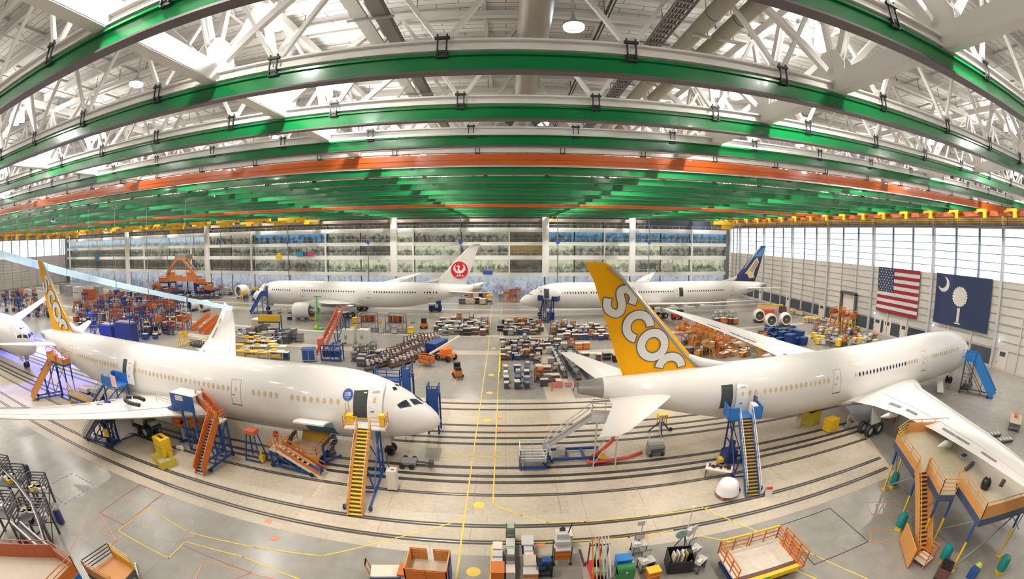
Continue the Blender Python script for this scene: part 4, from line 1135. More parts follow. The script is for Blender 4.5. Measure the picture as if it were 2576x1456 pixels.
for i, (px, py) in enumerate(((505, 1110), (470, 1110))):
    x, y = G(px, py); t = thing('drive_unit', 'orange motor housing on a blue post under the wing, %s' % ('nearest the orange stairs' if i == 0 else 'farther from the orange stairs'), 'drive unit', (x, y, 0))
    q = MB(); q.bar((0, 0, 0), (0, 0, 1.7), .2); q.box((0, 0, .05), (.6, .6, .1)); q.build('post', BLUE, t)
    q = MB(); q.box((0, 0, 2.0), (1.0, .7, .6)); q.lathe([(.001, -.5), (.34, -.5), (.34, .5), (.001, .5)], (.0, -.1, 2.35), 'X', 14); q.build('housing', ORANGE, t)
    q = MB(); q.cyl((.45, -.2, .5), (.45, -.2, 1.7), .2, 12); q.build('cylinder', MGREY, t)
    if i == 0: q = MB(); q.box((0, -.46, 2.35), (.25, .03, .2)); q.build('green_tag', GRN, t)
t = thing('trestle', 'blue trestle with a yellow jack behind the wing stairs', 'trestle', (-21.6, 28.4, 0))
for sx, sy in ((-.8, -.6), (.8, -.6), (-.8, .6), (.8, .6)):
    q = MB(); q.bar((sx, sy, 0), (sx * .5, sy * .4, 2.6), .12); q.build('leg', BLUE, t)
q = MB(); q.bar((-.8, -.6, .12), (.8, -.6, .12), .12); q.bar((.8, -.6, .12), (.8, .6, .12), .12); q.build('cross_frame', BLUE, t)
q = MB(); q.box((0, 0, 2.75), (1.1, .8, .35)); q.build('head', mat('guard_red_orange', (.62, .14, .06), .5), t)
q = MB(); q.box((.9, -.4, .45), (.4, .4, .6)); q.cyl((.9, -.4, .7), (.9, -.4, 1.2), .1, 10); q.build('jack', YEL, t)
# door 3 stairs, blue
t = stairs('boarding_stairs', 'blue stairs with a pink sheet at the open mid door behind the left wing', 'stairs', (-47.3, 28.1), (-41.6, 28.2), 4.5, 1.2, 2.6, 1.9, LGREY, TAN, BLUE, BLUE, 20, panel=mat('panel_bright_blue', (.02, .16, .50), .45), solid=.0)
q = MB(); q.box((8.1, -1.0, 5.2), (.9, .05, 1.2)); q.build('pink_sheet', PINK, t)
# steps under the wing
t = stairs('steel_steps', 'steep blue and silver steps under the left wing tip side', 'stairs', G(228, 1100), G(268, 1040, 3.2), 3.4, .9, .9, 1.2, LGREY, DGREY, DBLUE, DBLUE, 13, solid=.5, panel=DBLUE)
x, y = G(288, 1120); t = thing('hydraulic_stand', 'dark blue hydraulic stand with a yellow valve left of the green trolley', 'stand', (x, y, 0), .4)
q = MB(); q.bx(-.5, .5, -.5, .5, .15, .5); q.build('base', DBLUE, t)
q = MB(); q.bar((0, 0, .5), (0, 0, 2.6), .3); q.bar((0, 0, 1.2), (.8, .4, 2.4), .14); q.bar((0, 0, 1.3), (-.9, .3, 2.3), .14); q.build('mast', DBLUE, t)
q = MB(); q.bx(-1.0, 1.1, -.3, .8, 2.5, 2.66); q.build('cradle', DGREY, t)
q = MB(); q.box((.1, -.3, 1.5), (.5, .3, .8)); q.build('valve_block', YEL, t)
for sx in (-.4, .4): caster(t, sx, -.4, .15); caster(t, sx, .4, .15)
x, y = G(385, 1085); t = thing('parts_trolley', 'long trolley carrying pale green parts under the left wing', 'trolley', (x, y, 0), -.25)
q = MB(); q.bx(-2.0, 2.0, -.7, .7, 1.0, 1.15); q.build('deck', DGREY, t)
for sx in (-1.8, 1.8):
    for sy in (-.6, .6):
        q = MB(); q.bar((sx, sy, .2), (sx, sy, 1.0), .1); q.build('leg', BLUE, t); caster(t, sx, sy, .15)
for k in range(5):
    q = MB(); q.box((-1.5 + k * .75, .05 * (k % 2), 1.35 + .1 * (k % 3)), (.62, 1.0, .4), 0, .2 * (k % 2)); q.build('green_part', LGRN if k % 2 else mat('part_pale', (.55, .6, .5), .5), t)
x, y = G(320, 1092); t = thing('nacelle_cowl', 'white curved engine cowl with an open slot under the left wing', 'cowl', (x, y, 0), -.3)
q = MB(); rr = []
for k in range(9):
    a = -1.2 + k * .3; rr.append([(-1.7 + j * .55, 1.55 * math.sin(a), 1.3 + 1.5 * math.cos(a) - .06 * j * j) for j in range(7)])
q.rings(rr, False, False); q.build('shell', WHITE, t, True)
q = MB(); q.prism([(-1.0, .2), (.2, .1), (.4, .5), (-.6, .6)], lambda a, b: (a, -1.25, b + 1.2), lambda a, b: (a, -1.4, b + 1.2)); q.build('slot', DGREY, t)
for sx in (-1.3, 1.3):
    q = MB(); q.bar((sx, -1.2, 0), (sx, -1.3, 1.5), .12); q.bar((sx, 1.2, 0), (sx, 1.3, 1.5), .12); q.bar((sx, -1.2, .1), (sx, 1.2, .1), .1); q.build('cradle_leg', DBLUE, t)
# yellow cabinet on its basket
x, y = G(424, 1165)
t = thing('spill_basket', 'yellow mesh spill tray on the floor below the yellow cabinet', 'tray', (x, y, 0), math.radians(-22))
q = MB(); q.bx(-1.1, 1.1, -.8, .8, .0, .06); q.build('floor_pan', mat('mesh_floor', (.42, .40, .28), .6), t)
MESHY = mat('mesh_yellow', (.60, .47, .05), .5, noise=.1)
for a, b in (((-1.1, -.8), (1.1, -.8)), ((1.1, -.8), (1.1, .8)), ((1.1, .8), (-1.1, .8)), ((-1.1, .8), (-1.1, -.8))):
    q = MB(); q.bar((*a, .38), (*b, .38), .03, .7); q.build('side_mesh', MESHY, t)
x, y = G(418, 1145)
t = thing('battery_cabinet', 'bright yellow cabinet with a black slot behind the yellow mesh tray', 'cabinet', (x, y + .3, 0), math.radians(-14))
q = MB(); q.bx(-.8, .8, -.55, .55, .1, 1.75); q.build('body', YEL, t)
q = MB(); q.bx(-.45, .45, -.15, .1, 1.75, 1.77); q.build('slot', BLACK, t)
q = MB(); q.bx(-.78, .78, -.57, -.55, .9, .93); q.build('seam', DGREY, t)
for sx in (-.6, .6): caster(t, sx, -.4, .08); caster(t, sx, .4, .08)
x, y = G(462, 1130)
t = thing('plastic_bundle', 'white crumpled plastic bundle on the rail beside the yellow cabinet', 'bundle', (x, y, 0))
q = MB()
for k, (a, b, r) in enumerate(((-.3, 0, .22), (.05, .12, .28), (.35, -.05, .2))): q.lathe([(.001, -.0), (r * .8, .02), (r, .15), (r * .7, .32), (.001, .38)], (a, b, 0), n=9)
q.build('sheet', CLOTH, t)
# black seals on the wing
t = thing('sealing_tube', 'two black corrugated tubes curled on top of the left wing', 'tube', (-33.2, 25.2, 4.62))
for i, pts in enumerate(([(-1.2, .6, 0), (-1.5, .1, 0), (-1.0, -.4, 0), (0, -.62, 0), (1.3, -.5, 0)], [(-1.0, .75, 0), (-.2, .85, .02), (.7, .7, .02)])):
    q = MB(); sp_ = spline([p[:2] for p in pts], 8); q.tube([(a, b, .2) for a, b in sp_], [.17 + .04 * (k % 2) for k in range(len(sp_))], 8); q.build('tube', BLACK, t)
t = thing('wing_rack', 'thin grey pipe rack lying on the left wing by the windows', 'rack', (-30.6, 27.4, 3.95))
q = MB(); q.bar((-2.2, .6, .5), (2.0, .5, .35), .09); q.bar((-2.2, .2, .5), (2.0, .1, .35), .07); q.bar((-2.2, .4, 0), (-2.2, .4, 1.1), .07); q.bar((1.6, .3, 0), (1.6, .3, .5), .07); q.bar((-2.2, .4, 1.1), (-1.0, .4, 1.2), .07); q.build('frame', LGREY, t)
# tail dock of the left airliner
t = stairs('tail_stairs', 'long tan stairs rising to the tail dock of the left airliner', 'stairs', G(92, 1005), (-56.6, 29.2), 4.9, 1.5, .3, 1.6, TAN_O, TAN_O, TAN_O, BLUE, 22, solid=.7)
ta = [(-57.4, 28.4), (-52.2, 28.2), (-52.2, 29.4), (-57.4, 29.6)]
t = dock('tail_dock', 'orange railed dock on blue legs below the tail of the left airliner', 'dock', ta, 4.9, [(0, 1, TAN_O, .5), (3, 0, ORANGE, .6), (1, 2, ORANGE, .4)], TAN, BLUE, .25, h=1.4)
q = MB(); q.box((.2, -.6, 5.4), (.8, .5, .8)); q.build('control_box', ORANGE, t)
q = MB(); q.bar((-4.5, -1.0, 3.3), (-1.5, -1.0, 4.4), .16); q.bar((-4.5, -1.0, 3.3), (-2.9, -1.2, .1), .16); q.build('outrigger', BLUE, t)
for i, (px, py, zz, w_, d_) in enumerate(((330, 1000, 0, 0, 0),)): pass
ta = [(-51.6, 27.6), (-45.2, 27.4), (-45.0, 29.0), (-51.4, 29.2)]
t = dock('belly_dock', 'dock with a deck painted violet as if lit, under the left rear body', 'dock', ta, 1.5, [(0, 1, YEL, .2)], mat('deck_violet_grey', (.42, .36, .52), .5, noise=.2), BLUE, .3, h=.9)  # violet glow is put into the deck colour
for i, (x, y, w_, h_) in enumerate(((-49.5, 29.5, 1.8, 2.2), (-46.9, 29.6, 1.2, 2.6))):
    t = thing('sheeted_crate', 'blue crate with pale sheet under the rear body, %s' % ('nearest the tail' if i == 0 else 'nearest the blue stairs'), 'crate', (x, y, 0), .1)
    q = MB(); q.bx(-w_ / 2, w_ / 2, -.6, .6, 0, h_ * .8); q.build('body', BLUE, t); q = MB(); q.bx(-w_ / 2 - .05, w_ / 2 + .05, -.65, .65, h_ * .8, h_); q.build('sheet_top', CLOTH, t)
# nose docks on the far side of the left airliner
for i, (px, py, z_, w_) in enumerate(((1085, 1028, 5.0, 2.2), (1045, 985, 5.6, 3.4), (1020, 975, 6.4, 1.2))):
    x, y = ((-6.9, 37.6), (-11.2, 37.6), (-9.2, 37.2))[i]
    t = thing('nose_dock', ('low dark blue', 'wide blue railed', 'slim tall blue')[i] + ' dock tower behind the nose of the left airliner', 'dock', (x, y, 0))
    zz = (3.9, 5.4, 5.9)[i]; ww = (1.0, 2.6, .7)[i]
    for sx in (-ww / 2, ww / 2):
        for sy in (-.7, .7):
            q = MB(); q.bar((sx, sy, 0), (sx, sy, zz), .16); q.build('leg', BLUE, t)
    q = MB(); q.bx(-ww / 2, ww / 2, -.7, .7, zz - .15, zz); q.build('deck', BLUE, t)
    q = MB(); q.bar((-ww / 2, -.7, .3), (ww / 2, -.7, zz * .5), .1); q.bar((ww / 2, -.7, zz * .5), (-ww / 2, -.7, zz - .3), .1); q.bar((-ww / 2, -.7, zz * .5), (ww / 2, -.7, zz * .5), .1); q.build('brace', BLUE, t)
    for a, b in (((-ww / 2, -.7), (ww / 2, -.7)), ((ww / 2, -.7), (ww / 2, .7)), ((-ww / 2, -.7), (-ww / 2, .7))):
        rail_run(t, (*a, zz), (*b, zz), 1.1, BLUE, 2, 3, .07)
    if i != 1: q = MB(); q.bx(-ww / 2, ww / 2, -.74, -.68, zz - 1.6, zz + .9); q.build('panel', BLUE, t)
# nose gear tow cradle
x, y = G(1040, 1130); t = thing('tow_cradle', 'dark wheeled cradle under the nose of the left airliner', 'cradle', (-7.9, 30.8, 0))
q = MB(); q.bx(-.7, .5, -.5, .5, .25, .5); q.build('frame', MGREY, t); q = MB(); q.bar((.5, 0, .4), (1.7, -.3, .5), .12); q.box((1.8, -.35, .5), (.4, .5, .5)); q.build('tow_bar', DGREY, t)
for sx in (-.6, .2): caster(t, sx, -.75, .25); caster(t, sx, .75, .25)
# ---------------------------------------------------------------- around the right airliner
PB = mat('panel_bright_blue', (.02, .16, .50), .45)
t = stairs('boarding_stairs', 'tall blue stairs with dark yellow-edged treads at the open rear door of the right airliner', 'stairs', G(1900, 1248), (19.3, 27.9), 4.5, 1.15, 1.5, 3.0, LGREY, mat('tread_ochre', (.36, .22, .04), .5), mat('stair_blue', (.02, .10, .36), .4), DBLUE, 23, panel=PB, riser=mat('riser_dark', (.03, .035, .05), .5), solid=.0)
q = MB(); q.box((5.6, -1.0, 5.0), (.9, .5, .9)); q.build('bagged_load', CLOTH, t)
q = MB(); q.box((6.0, -1.2, 5.7), (.5, .06, .6), .3); q.build('flag_cloth', mat('cloth_dark', (.05, .06, .14), .6), t)
t = stairs('boarding_stairs', 'blue stairs with side panels at the nose door of the right airliner', 'stairs', G(2503, 1000), (60.3, 27.9), 4.4, 1.3, 1.6, 1.9, mat('panel_mid_blue', (.02, .17, .46), .4), LGREY, mat('stair_blue', (.02, .10, .36), .4), DGREY, 18, panel=mat('panel_mid_blue', (.02, .17, .46), .4), solid=1.3)
q = MB(); q.box((7.0, .5, 5.0), (.8, .6, 1.0)); q.build('white_cover', CLOTH, t)
x, y = G(2440, 975); t = thing('tow_tug', 'dark low tug with grey tubes beside the nose stairs at right', 'tug', (x, y, 0), .3)
q = MB(); q.bx(-1.2, 1.2, -.6, .6, .3, .8); q.build('body', DGREY, t); q = MB(); q.bar((-.6, 0, .8), (.4, .3, 2.6), .16); q.bar((.6, -.3, .8), (.9, .2, 2.2), .14); q.build('lift_arm', MGREY, t)
q = MB(); q.box((1.0, -.2, 1.0), (.5, .5, .5)); q.build('hazard_box', mat('guard_red_orange', (.62, .14, .06), .5), t)
for sx in (-.8, .8): caster(t, sx, -.62, .3); caster(t, sx, .62, .3)
t = thing('wing_access_ramp', 'pale ramp with black mats leaning beside the right airliner', 'ramp', (G(2370, 985)[0], G(2370, 985)[1], 0), .7)
q = MB(); q.bar((-1.2, 0, .3), (1.3, 0, 1.2), 1.0, .1); q.build('board', WSHEET, t); q = MB(); q.bar((.9, -.3, 0), (.9, -.3, 1.05), .08); q.bar((.9, .3, 0), (.9, .3, 1.05), .08); q.build('leg', DGREY, t)
# silver tail stairs
t = stairs('tail_access_stairs', 'silver stairs with lattice rails rising to the tail of the right airliner', 'stairs', G(1375, 1128, .9), (7.0, 31.6), 3.5, 1.0, 2.2, 2.2, LGREY, MGREY, LGREY, BLUE, 17, legs=False)
t.location.z = .9
q = MB()
for s in (-1, 1):
    q.bar((4.4, s * 1.0, -.9), (4.4, s * 1.0, 3.4), .1); q.bar((6.2, s * 1.0, -.9), (6.2, s * 1.0, 3.4), .1); q.bar((4.4, s * 1.0, -.6), (6.2, s * 1.0, 3.0), .07)
q.build('support_frame', LGREY, t)
rx, ry = G(1352, 1160)
t = thing('stair_landing', 'low silver landing with blue skirt at the foot of the silver tail stairs', 'landing', (2.35, 31.3, 0))
q = MB(); q.bx(-1.2, .9, -.9, .9, .8, .9); q.build('deck', MGREY, t)
q = MB(); q.bx(-1.25, .95, -.95, -.9, .15, .45); q.bx(-1.25, -1.2, -.9, .9, .15, .45); q.build('skirt', BLUE, t)
for a, b in (((-1.2, -.9), (.9, -.9)), ((-1.2, -.9), (-1.2, .9)), ((-1.2, .9), (.9, .9))): rail_run(t, (*a, .9), (*b, .9), 1.1, WTRUSS, 2, 4, .06)
for sx, sy in ((-1.1, -.8), (.8, -.8), (-1.1, .8), (.8, .8)): q = MB(); q.bar((sx, sy, 0), (sx, sy, .8), .1); q.build('leg', BLUE, t)
t = stairs('entry_steps', 'short silver entry steps slanting from the low landing', 'stairs', G(1388, 1170), (3.2, 31.6), .85, .8, 0, 1, WTRUSS, MGREY, BLUE, BLUE, 4, legs=False, railh=.9)
t = thing('base_frame', 'blue ladder shaped base frame on the floor under the silver stairs', 'frame', (5.6, 32.6, 0))
q = MB(); q.bar((-2.4, -.9, .3), (2.6, -.9, .3), .2); q.bar((-2.4, .9, .3), (2.6, .9, .3), .2)
for x in (-2.0, -.4, 1.0, 2.4): q.bar((x, -.9, .3), (x, .9, .3), .18)
q.build('rail', BLUE, t)
for sx in (-2.2, 2.4): caster(t, sx, -1.0, .2); caster(t, sx, 1.0, .2)
q = MB(); q.box((-.9, 0, .65), (.7, .7, .6)); q.build('drive_box', LGREY, t)
q = MB(); q.box((2.5, -1.2, .6), (.5, .4, .5)); q.build('control_box', YEL, t)
pts = [(*AY(1563, 1060, 26.0), 0)]
x1, z1 = AY(1562, 1068, 25.2)
h1 = [(x1, 25.2, z1)] + [(*G(px, py, z), z) for px, py, z in ((1548, 1108, 3.2), (1522, 1132, 1.4), (1500, 1146, .35))]
h2 = [(*G(px, py, .13), .13) for px, py in ((1500, 1146), (1489, 1152), (1487, 1162), (1500, 1163), (1540, 1158), (1585, 1150), (1622, 1137))]
t = thing('air_hose', 'thick red hose running from the tailplane down to the floor cart', 'hose', (0, 0, 0))
q = MB(); q.tube(h1 + h2, .16, 8); q.build('hose', HOSE, t, True)
x, y = G(1655, 1142); t = thing('air_cart', 'grey wheeled air cart at the end of the red hose', 'cart', (x, y, 0))
q = MB(); q.bx(-.75, .75, -.5, .5, .25, 1.0); q.build('body', MGREY, t); q = MB(); q.bx(-.7, .75, -.1, .5, 1.0, 1.3); q.build('hood', LGREY, t); q = MB(); q.bx(-.6, .6, -.53, -.5, .35, .8); q.build('grille', DGREY, t)
q = MB(); q.bar((.6, .3, 1.2), (.5, .6, 1.9), .06); q.bar((.5, .6, 1.9), (-.5, .6, 1.9), .06); q.bar((-.6, .3, 1.2), (-.5, .6, 1.9), .06); q.build('push_handle', LGREY, t)
for sx in (-.55, .55): caster(t, sx, -.5, .2); caster(t, sx, .5, .2)
x, y = G(1668, 1092); t = thing('lifting_jack', 'dark blue tripod jack under the rear body of the right airliner', 'jack', (x, y, 0))
for a in (.3, 2.4, 4.5): q = MB(); q.bar((0, 0, 1.5), (1.2 * math.cos(a), 1.2 * math.sin(a), .1), .12); q.build('leg', DBLUE, t)
q = MB(); q.cyl((0, 0, .4), (0, 0, 2.1), .16, 12); q.build('ram', LGREY, t); caster(t, 1.25, .4, .22)
x, y = G(1672, 1065); t = thing('yellow_trestle', 'small yellow trestle under the tail of the right airliner', 'trestle', (x, y, 0))
q = MB(); q.bx(-.5, .5, -.4, .4, .9, 1.1); q.build('top', YEL, t)
for sx in (-.4, .4):
    for sy in (-.3, .3): q = MB(); q.bar((sx, sy, 0), (sx, sy, .9), .08); q.build('leg', YEL, t)
x, y = G(1835, 1245); t = thing('bagged_cart', 'cart wrapped in a white plastic sheet left of the tall blue stairs', 'cart', (x, y, 0), .2)
q = MB(); q.lathe([(.95, .35), (.9, .5), (.85, .9), (.7, 1.25), (.35, 1.45), (.001, 1.5)], n=14); q.build('plastic_cover', CLOTH, t, True)
q = MB(); q.bx(-.8, .8, -.6, .6, .2, .36); q.build('pallet', mat('pallet_orange', (.55, .2, .06), .6), t)
for sx in (-.6, .6): caster(t, sx, -.5, .1); caster(t, sx, .5, .1)
x, y = G(1812, 1200); t = thing('tool_bench', 'beige bench covered with black tools behind the wrapped cart', 'bench', (x, y, 0), -.6)
q = MB(); q.bx(-1.1, 1.1, -.5, .5, .85, .93); q.build('top', CREAM, t)
for sx in (-1, 1):
    for sy in (-.4, .4): q = MB(); q.bar((sx, sy, 0), (sx, sy, .85), .07); q.build('leg', DGREY, t)
for k in range(6): q = MB(); q.box((-.8 + k * .32, .1 * (-1) ** k, 1.0 + .03 * k), (.2, .3, .15 + .06 * (k % 3)), k); q.build('tool', BLACK if k % 2 else BROWN, t)
x, y = G(1838, 1160); t = thing('blue_pump', 'deep blue pump unit with yellow hooks beside the tall blue stairs', 'pump', (x, y, 0))
q = MB(); q.bx(-.6, .6, -.5, .5, .2, 1.2); q.build('body', DBLUE, t); q = MB(); q.cyl((.2, 0, 1.2), (.2, 0, 2.0), .25, 12); q.build('tank', BLUE, t); q = MB(); q.bx(-1.0, -.6, -.3, .3, .15, .5); q.build('hook', YEL, t)
for sx in (-.5, .5): caster(t, sx, -.5, .14); caster(t, sx, .5, .14)
x, y = G(1938, 1246); t = thing('floor_sign', 'small white folding sign with a red band at the foot of the blue stairs', 'sign', (x, y, 0), -.3)
q = MB(); q.bar((0, -.25, 0), (0, 0, .9), .6, .03); q.build('front_board', LGREY, t); q = MB(); q.bar((0, .25, 0), (0, 0, .9), .6, .03); q.build('back_board', LGREY, t); q = MB(); q.bar((0, -.10, .62), (0, -.04, .82), .5, .03); q.build('red_band', RED, t)
x, y = G(2095, 1082); t = thing('yellow_crate', 'yellow slatted crate beside the main wheels of the right airliner', 'crate', (x, y, 0), .15)
q = MB(); q.bx(-.75, .75, -.55, .55, .1, 1.35); q.build('body', YEL, t)
q = MB()
for k in range(4): q.bx(-.77, .77, -.57, -.55, .3 + k * .28, .36 + k * .28)
q.build('slat', mat('slat_ochre', (.5, .33, .03), .5), t)
x, y = G(2045, 1065); t = thing('yellow_mesh_cage', 'pale yellow mesh cage left of the yellow slatted crate', 'cage', (x, y, 0), .15)
for a, b in (((-.9, -.6), (.9, -.6)), ((.9, -.6), (.9, .6)), ((.9, .6), (-.9, .6)), ((-.9, .6), (-.9, -.6))): q = MB(); q.bar((*a, .8), (*b, .8), .03, 1.5); q.build('side_mesh', MESHY, t)
q = MB(); q.bx(-.9, .9, -.6, .6, .03, .08); q.build('floor_pan', DGREY, t)
x, y = G(2013, 1070); t = thing('drain_can', 'small brown can left of the yellow mesh cage', 'can', (x, y, 0))
q = MB(); q.lathe([(.001, 0), (.4, 0), (.42, .9), (.3, 1.1), (.001, 1.1)], n=14); q.build('body', TAN, t, 'auto'); q = MB(); q.bar((-.2, 0, 1.1), (.2, 0, 1.3), .05); q.build('handle', DGREY, t)
x, y = G(2140, 1075); t = thing('wheel_chock_board', 'white board with a red emblem leaning at the main wheels', 'board', (x, y, 0), .2)
q = MB(); q.bx(-.4, .4, -.04, .04, .1, 1.5); q.build('board', LGREY, t); q = MB(); q.box((0, -.05, .9), (.35, .02, .35)); q.build('emblem', RED, t); q = MB(); q.bar((0, .04, 1.2), (0, .6, 0), .06); q.build('prop', DGREY, t)
x, y = G(2252, 1060); t = thing('red_jack', 'red tripod jack under the right wing', 'jack', (x, y, 0))
for a in (0, 2.1, 4.2): q = MB(); q.bar((0, 0, 2.4), (.7 * math.cos(a), .7 * math.sin(a), 0), .12); q.build('leg', RED, t)
q = MB(); q.cyl((0, 0, 1.5), (0, 0, 2.9), .12, 10); q.build('ram', STEEL, t)
# big right dock
Z = 4.2
pp = [G(*p, Z) for p in ((2260, 1108), (2312, 1186), (2340, 1186), (2372, 1243), (2410, 1243), (2414, 1212), (2476, 1306), (2600, 1268), (2640, 1210), (2470, 1100), (2385, 1082), (2286, 1088))]
t = dock('wing_dock', 'large orange railed wing dock on blue and yellow legs at lower right', 'dock', pp, Z, [(0, 1, TAN_O, .45), (2, 3, TAN_O, .35), (3, 4, TAN_O, None), (5, 6, TAN_O, .4), (6, 7, TAN_O, .75), (11, 0, YEL, .3), (10, 11, TAN_O, .7)], mat('deck_pale_tan', (.55, .48, .34), .35, noise=.15), BLUE, .45, fascia=mat('fascia_blue_grey', (.06, .08, .14), .5), legs=(0, 1, 3, 4, 6, 7, 11))
for k, (px, py) in enumerate(((2355, 1170), (2365, 1140), (2400, 1140), (2420, 1125))):
    pass
f = lambda px, py, z=Z: G(px, py, z)
dk = [('black drum lying on the deck of the wing dock', 'drum', 2482, 1222), ]
x, y = f(2484, 1228); t = thing('black_drum', 'black rubber drum standing on the deck of the big wing dock', 'drum', (x, y, Z))
q = MB(); q.lathe([(.001, 0), (.34, .02), (.4, .3), (.36, .6), (.2, .78), (.001, .8)], n=16); q.build('shell', BLACK, t, True); q = MB(); q.box((0, 0, .82), (.2, .12, .06)); q.build('grip', LGREY, t)
x, y = f(2445, 1176); t = thing('long_black_case', 'long black case lying on the wing dock deck', 'case', (x, y, Z), .1); MB().bx(-.9, .9, -.13, .13, 0, .16).build('body', BLACK, t); MB().bx(-.88, .88, -.12, .12, .16, .19).build('lid', DGREY, t)
x, y = f(2430, 1155); t = thing('step_stool', 'small blue step stool on the wing dock deck', 'stool', (x, y, Z)); MB().bx(-.25, .25, -.2, .2, .3, .36).build('seat', BLUE, t)
for sx in (-.2, .2):
    for sy in (-.15, .15): MB().bar((sx, sy, 0), (sx, sy, .3), .05).build('leg', LGREY, t)
x, y = f(2530, 1215); t = thing('tool_roll', 'dark row of tools laid out on the wing dock near its outer rail', 'tools', (x, y, Z), .2); MB().bx(-.6, .6, -.18, .18, 0, .03).build('mat', DGREY, t)
q = MB()
for k in range(7): q.box((-.5 + k * .16, 0, .06), (.07, .3, .05))
q.build('rib', BROWN, t)
t = stairs('dock_stairs', 'steep orange stairs with dark gaps up to the big wing dock', 'stairs', G(2322, 1405), G(2326, 1190, Z), Z, 1.0, .2, 1.0, TAN_O, TAN_O, TAN_O, BLUE, 20, solid=.45, legs=False, riser=mat('riser_dark', (.03, .035, .05), .5))
x, y = G(2318, 1408); t = thing('stair_landing', 'small orange landing cage at the foot of the dock stairs', 'landing', (x, y - .35, 0), .1)
MB().bx(-.6, .6, -.5, .5, .35, .42).build('deck', CREAM, t)
for a, b in (((-.6, -.5), (.6, -.5)), ((.6, -.5), (.6, .5)), ((-.6, -.5), (-.6, .5))): rail_run(t, (*a, .42), (*b, .42), 1.0, ORANGE, 1, 3, .05)
for sx, sy in ((-.55, -.45), (.55, -.45), (-.55, .45), (.55, .45)): MB().bar((sx, sy, 0), (sx, sy, .36), .08).build('leg', ORANGE, t)
a0, a1 = G(2284, 1330, 1), G(2306, 1400, 1)
t = thing('side_ramp', 'orange side panel with blue edge leaning along the dock stairs', 'panel', (a0[0], a0[1], 0), math.atan2(a1[1] - a0[1], a1[0] - a0[0]))
L = math.hypot(a1[0] - a0[0], a1[1] - a0[1]); MB().bx(0, L, -.05, .05, .1, 1.5).build('panel', TAN_O, t); MB().bx(0, L, .05, .12, .1, .35).build('edge', BLUE, t)
for i, (px, py) in enumerate(((2252, 1225), (2268, 1330), (2378, 1412), (2520, 1440))):
    x, y = G(px, py); t = thing('drive_motor', 'teal motor on a yellow base, %s' % ('uppermost left of the wing dock', 'left of the dock stairs foot', 'under the wing dock right of the stairs', 'under the far corner of the wing dock')[i], 'motor', (x, y, 0), .3 * i)
    MB().bx(-.3, .3, -.25, .25, 0, .28).build('base', YEL, t); q = MB(); q.lathe([(.001, .28), (.36, .3), (.38, .6), (.38, 1.1), (.3, 1.3), (.001, 1.35)], n=14); q.build('hood', TEAL, t, 'auto'); MB().box((.3, 0, .5), (.25, .2, .3)).build('gearbox', DGREY, t)
x, y = G(2375, 1450); t = thing('service_cart', 'dark cart with open trays at the lower right corner under the dock', 'cart', (x, y, 0), .4)
MB().bx(-.6, .6, -.5, .5, .2, .9).build('body', BROWN, t); MB().bx(-.5, .5, -.4, .4, .9, 1.0).build('tray', BLACK, t)
for sx in (-.45, .45): caster(t, sx, -.45, .14); caster(t, sx, .45, .14)
x, y = G(2450, 1452); t = thing('lime_vest_bin', 'lime yellow bag and blue bin on the floor beneath the wing dock', 'bin', (x, y, 0)); MB().bx(-.3, .3, -.3, .3, 0, .7).build('bin', BLUE, t); q = MB(); q.lathe([(.001, 0), (.3, .02), (.34, .4), (.2, .7), (.001, .75)], (.75, .1, 0), n=10); q.build('bag', mat('lime', (.55, .62, .05), .6), t, True)
# table and racks right of the wing
for i, (px, py) in enumerate(((2558, 1075), (2520, 1110))):
    x, y = G(px, py)
    if i == 0:
        t = thing('steel_bench', 'brown topped steel bench on the floor beyond the right wing', 'bench', (x, y, 0), .35); MB().bx(-1.6, 1.6, -.8, .8, .95, 1.05).build('top', TAN, t); MB().bx(-1.5, 1.5, -.7, .7, .35, .42).build('shelf', MGREY, t)
        for sx in (-1.5, 1.5):
            for sy in (-.7, .7): MB().bar((sx, sy, 0), (sx, sy, .95), .1).build('leg', DGREY, t)
        MB().box((.5, .1, 1.2), (.9, .5, .3)).build('red_box', mat('guard_red_orange', (.62, .14, .06), .5), t)
for i, (px, py) in enumerate(((2505, 1098), (2535, 1112), (2530, 1140))):
    x, y = G(px, py); t = thing('wheel_dolly', 'flat dolly with white bars on the grey floor beyond the right wing, %s' % ('first', 'second', 'third')[i], 'dolly', (x, y, 0), -.5)
    MB().bx(-1.1, 1.1, -.35, .35, .2, .3).build('frame', DGREY, t)
    for k in range(4): MB().box((-.8 + k * .53, 0, .36), (.25, .6, .12)).build('white_bar', LGREY, t)
    for sx in (-.9, .9): caster(t, sx, -.3, .1); caster(t, sx, .3, .1)
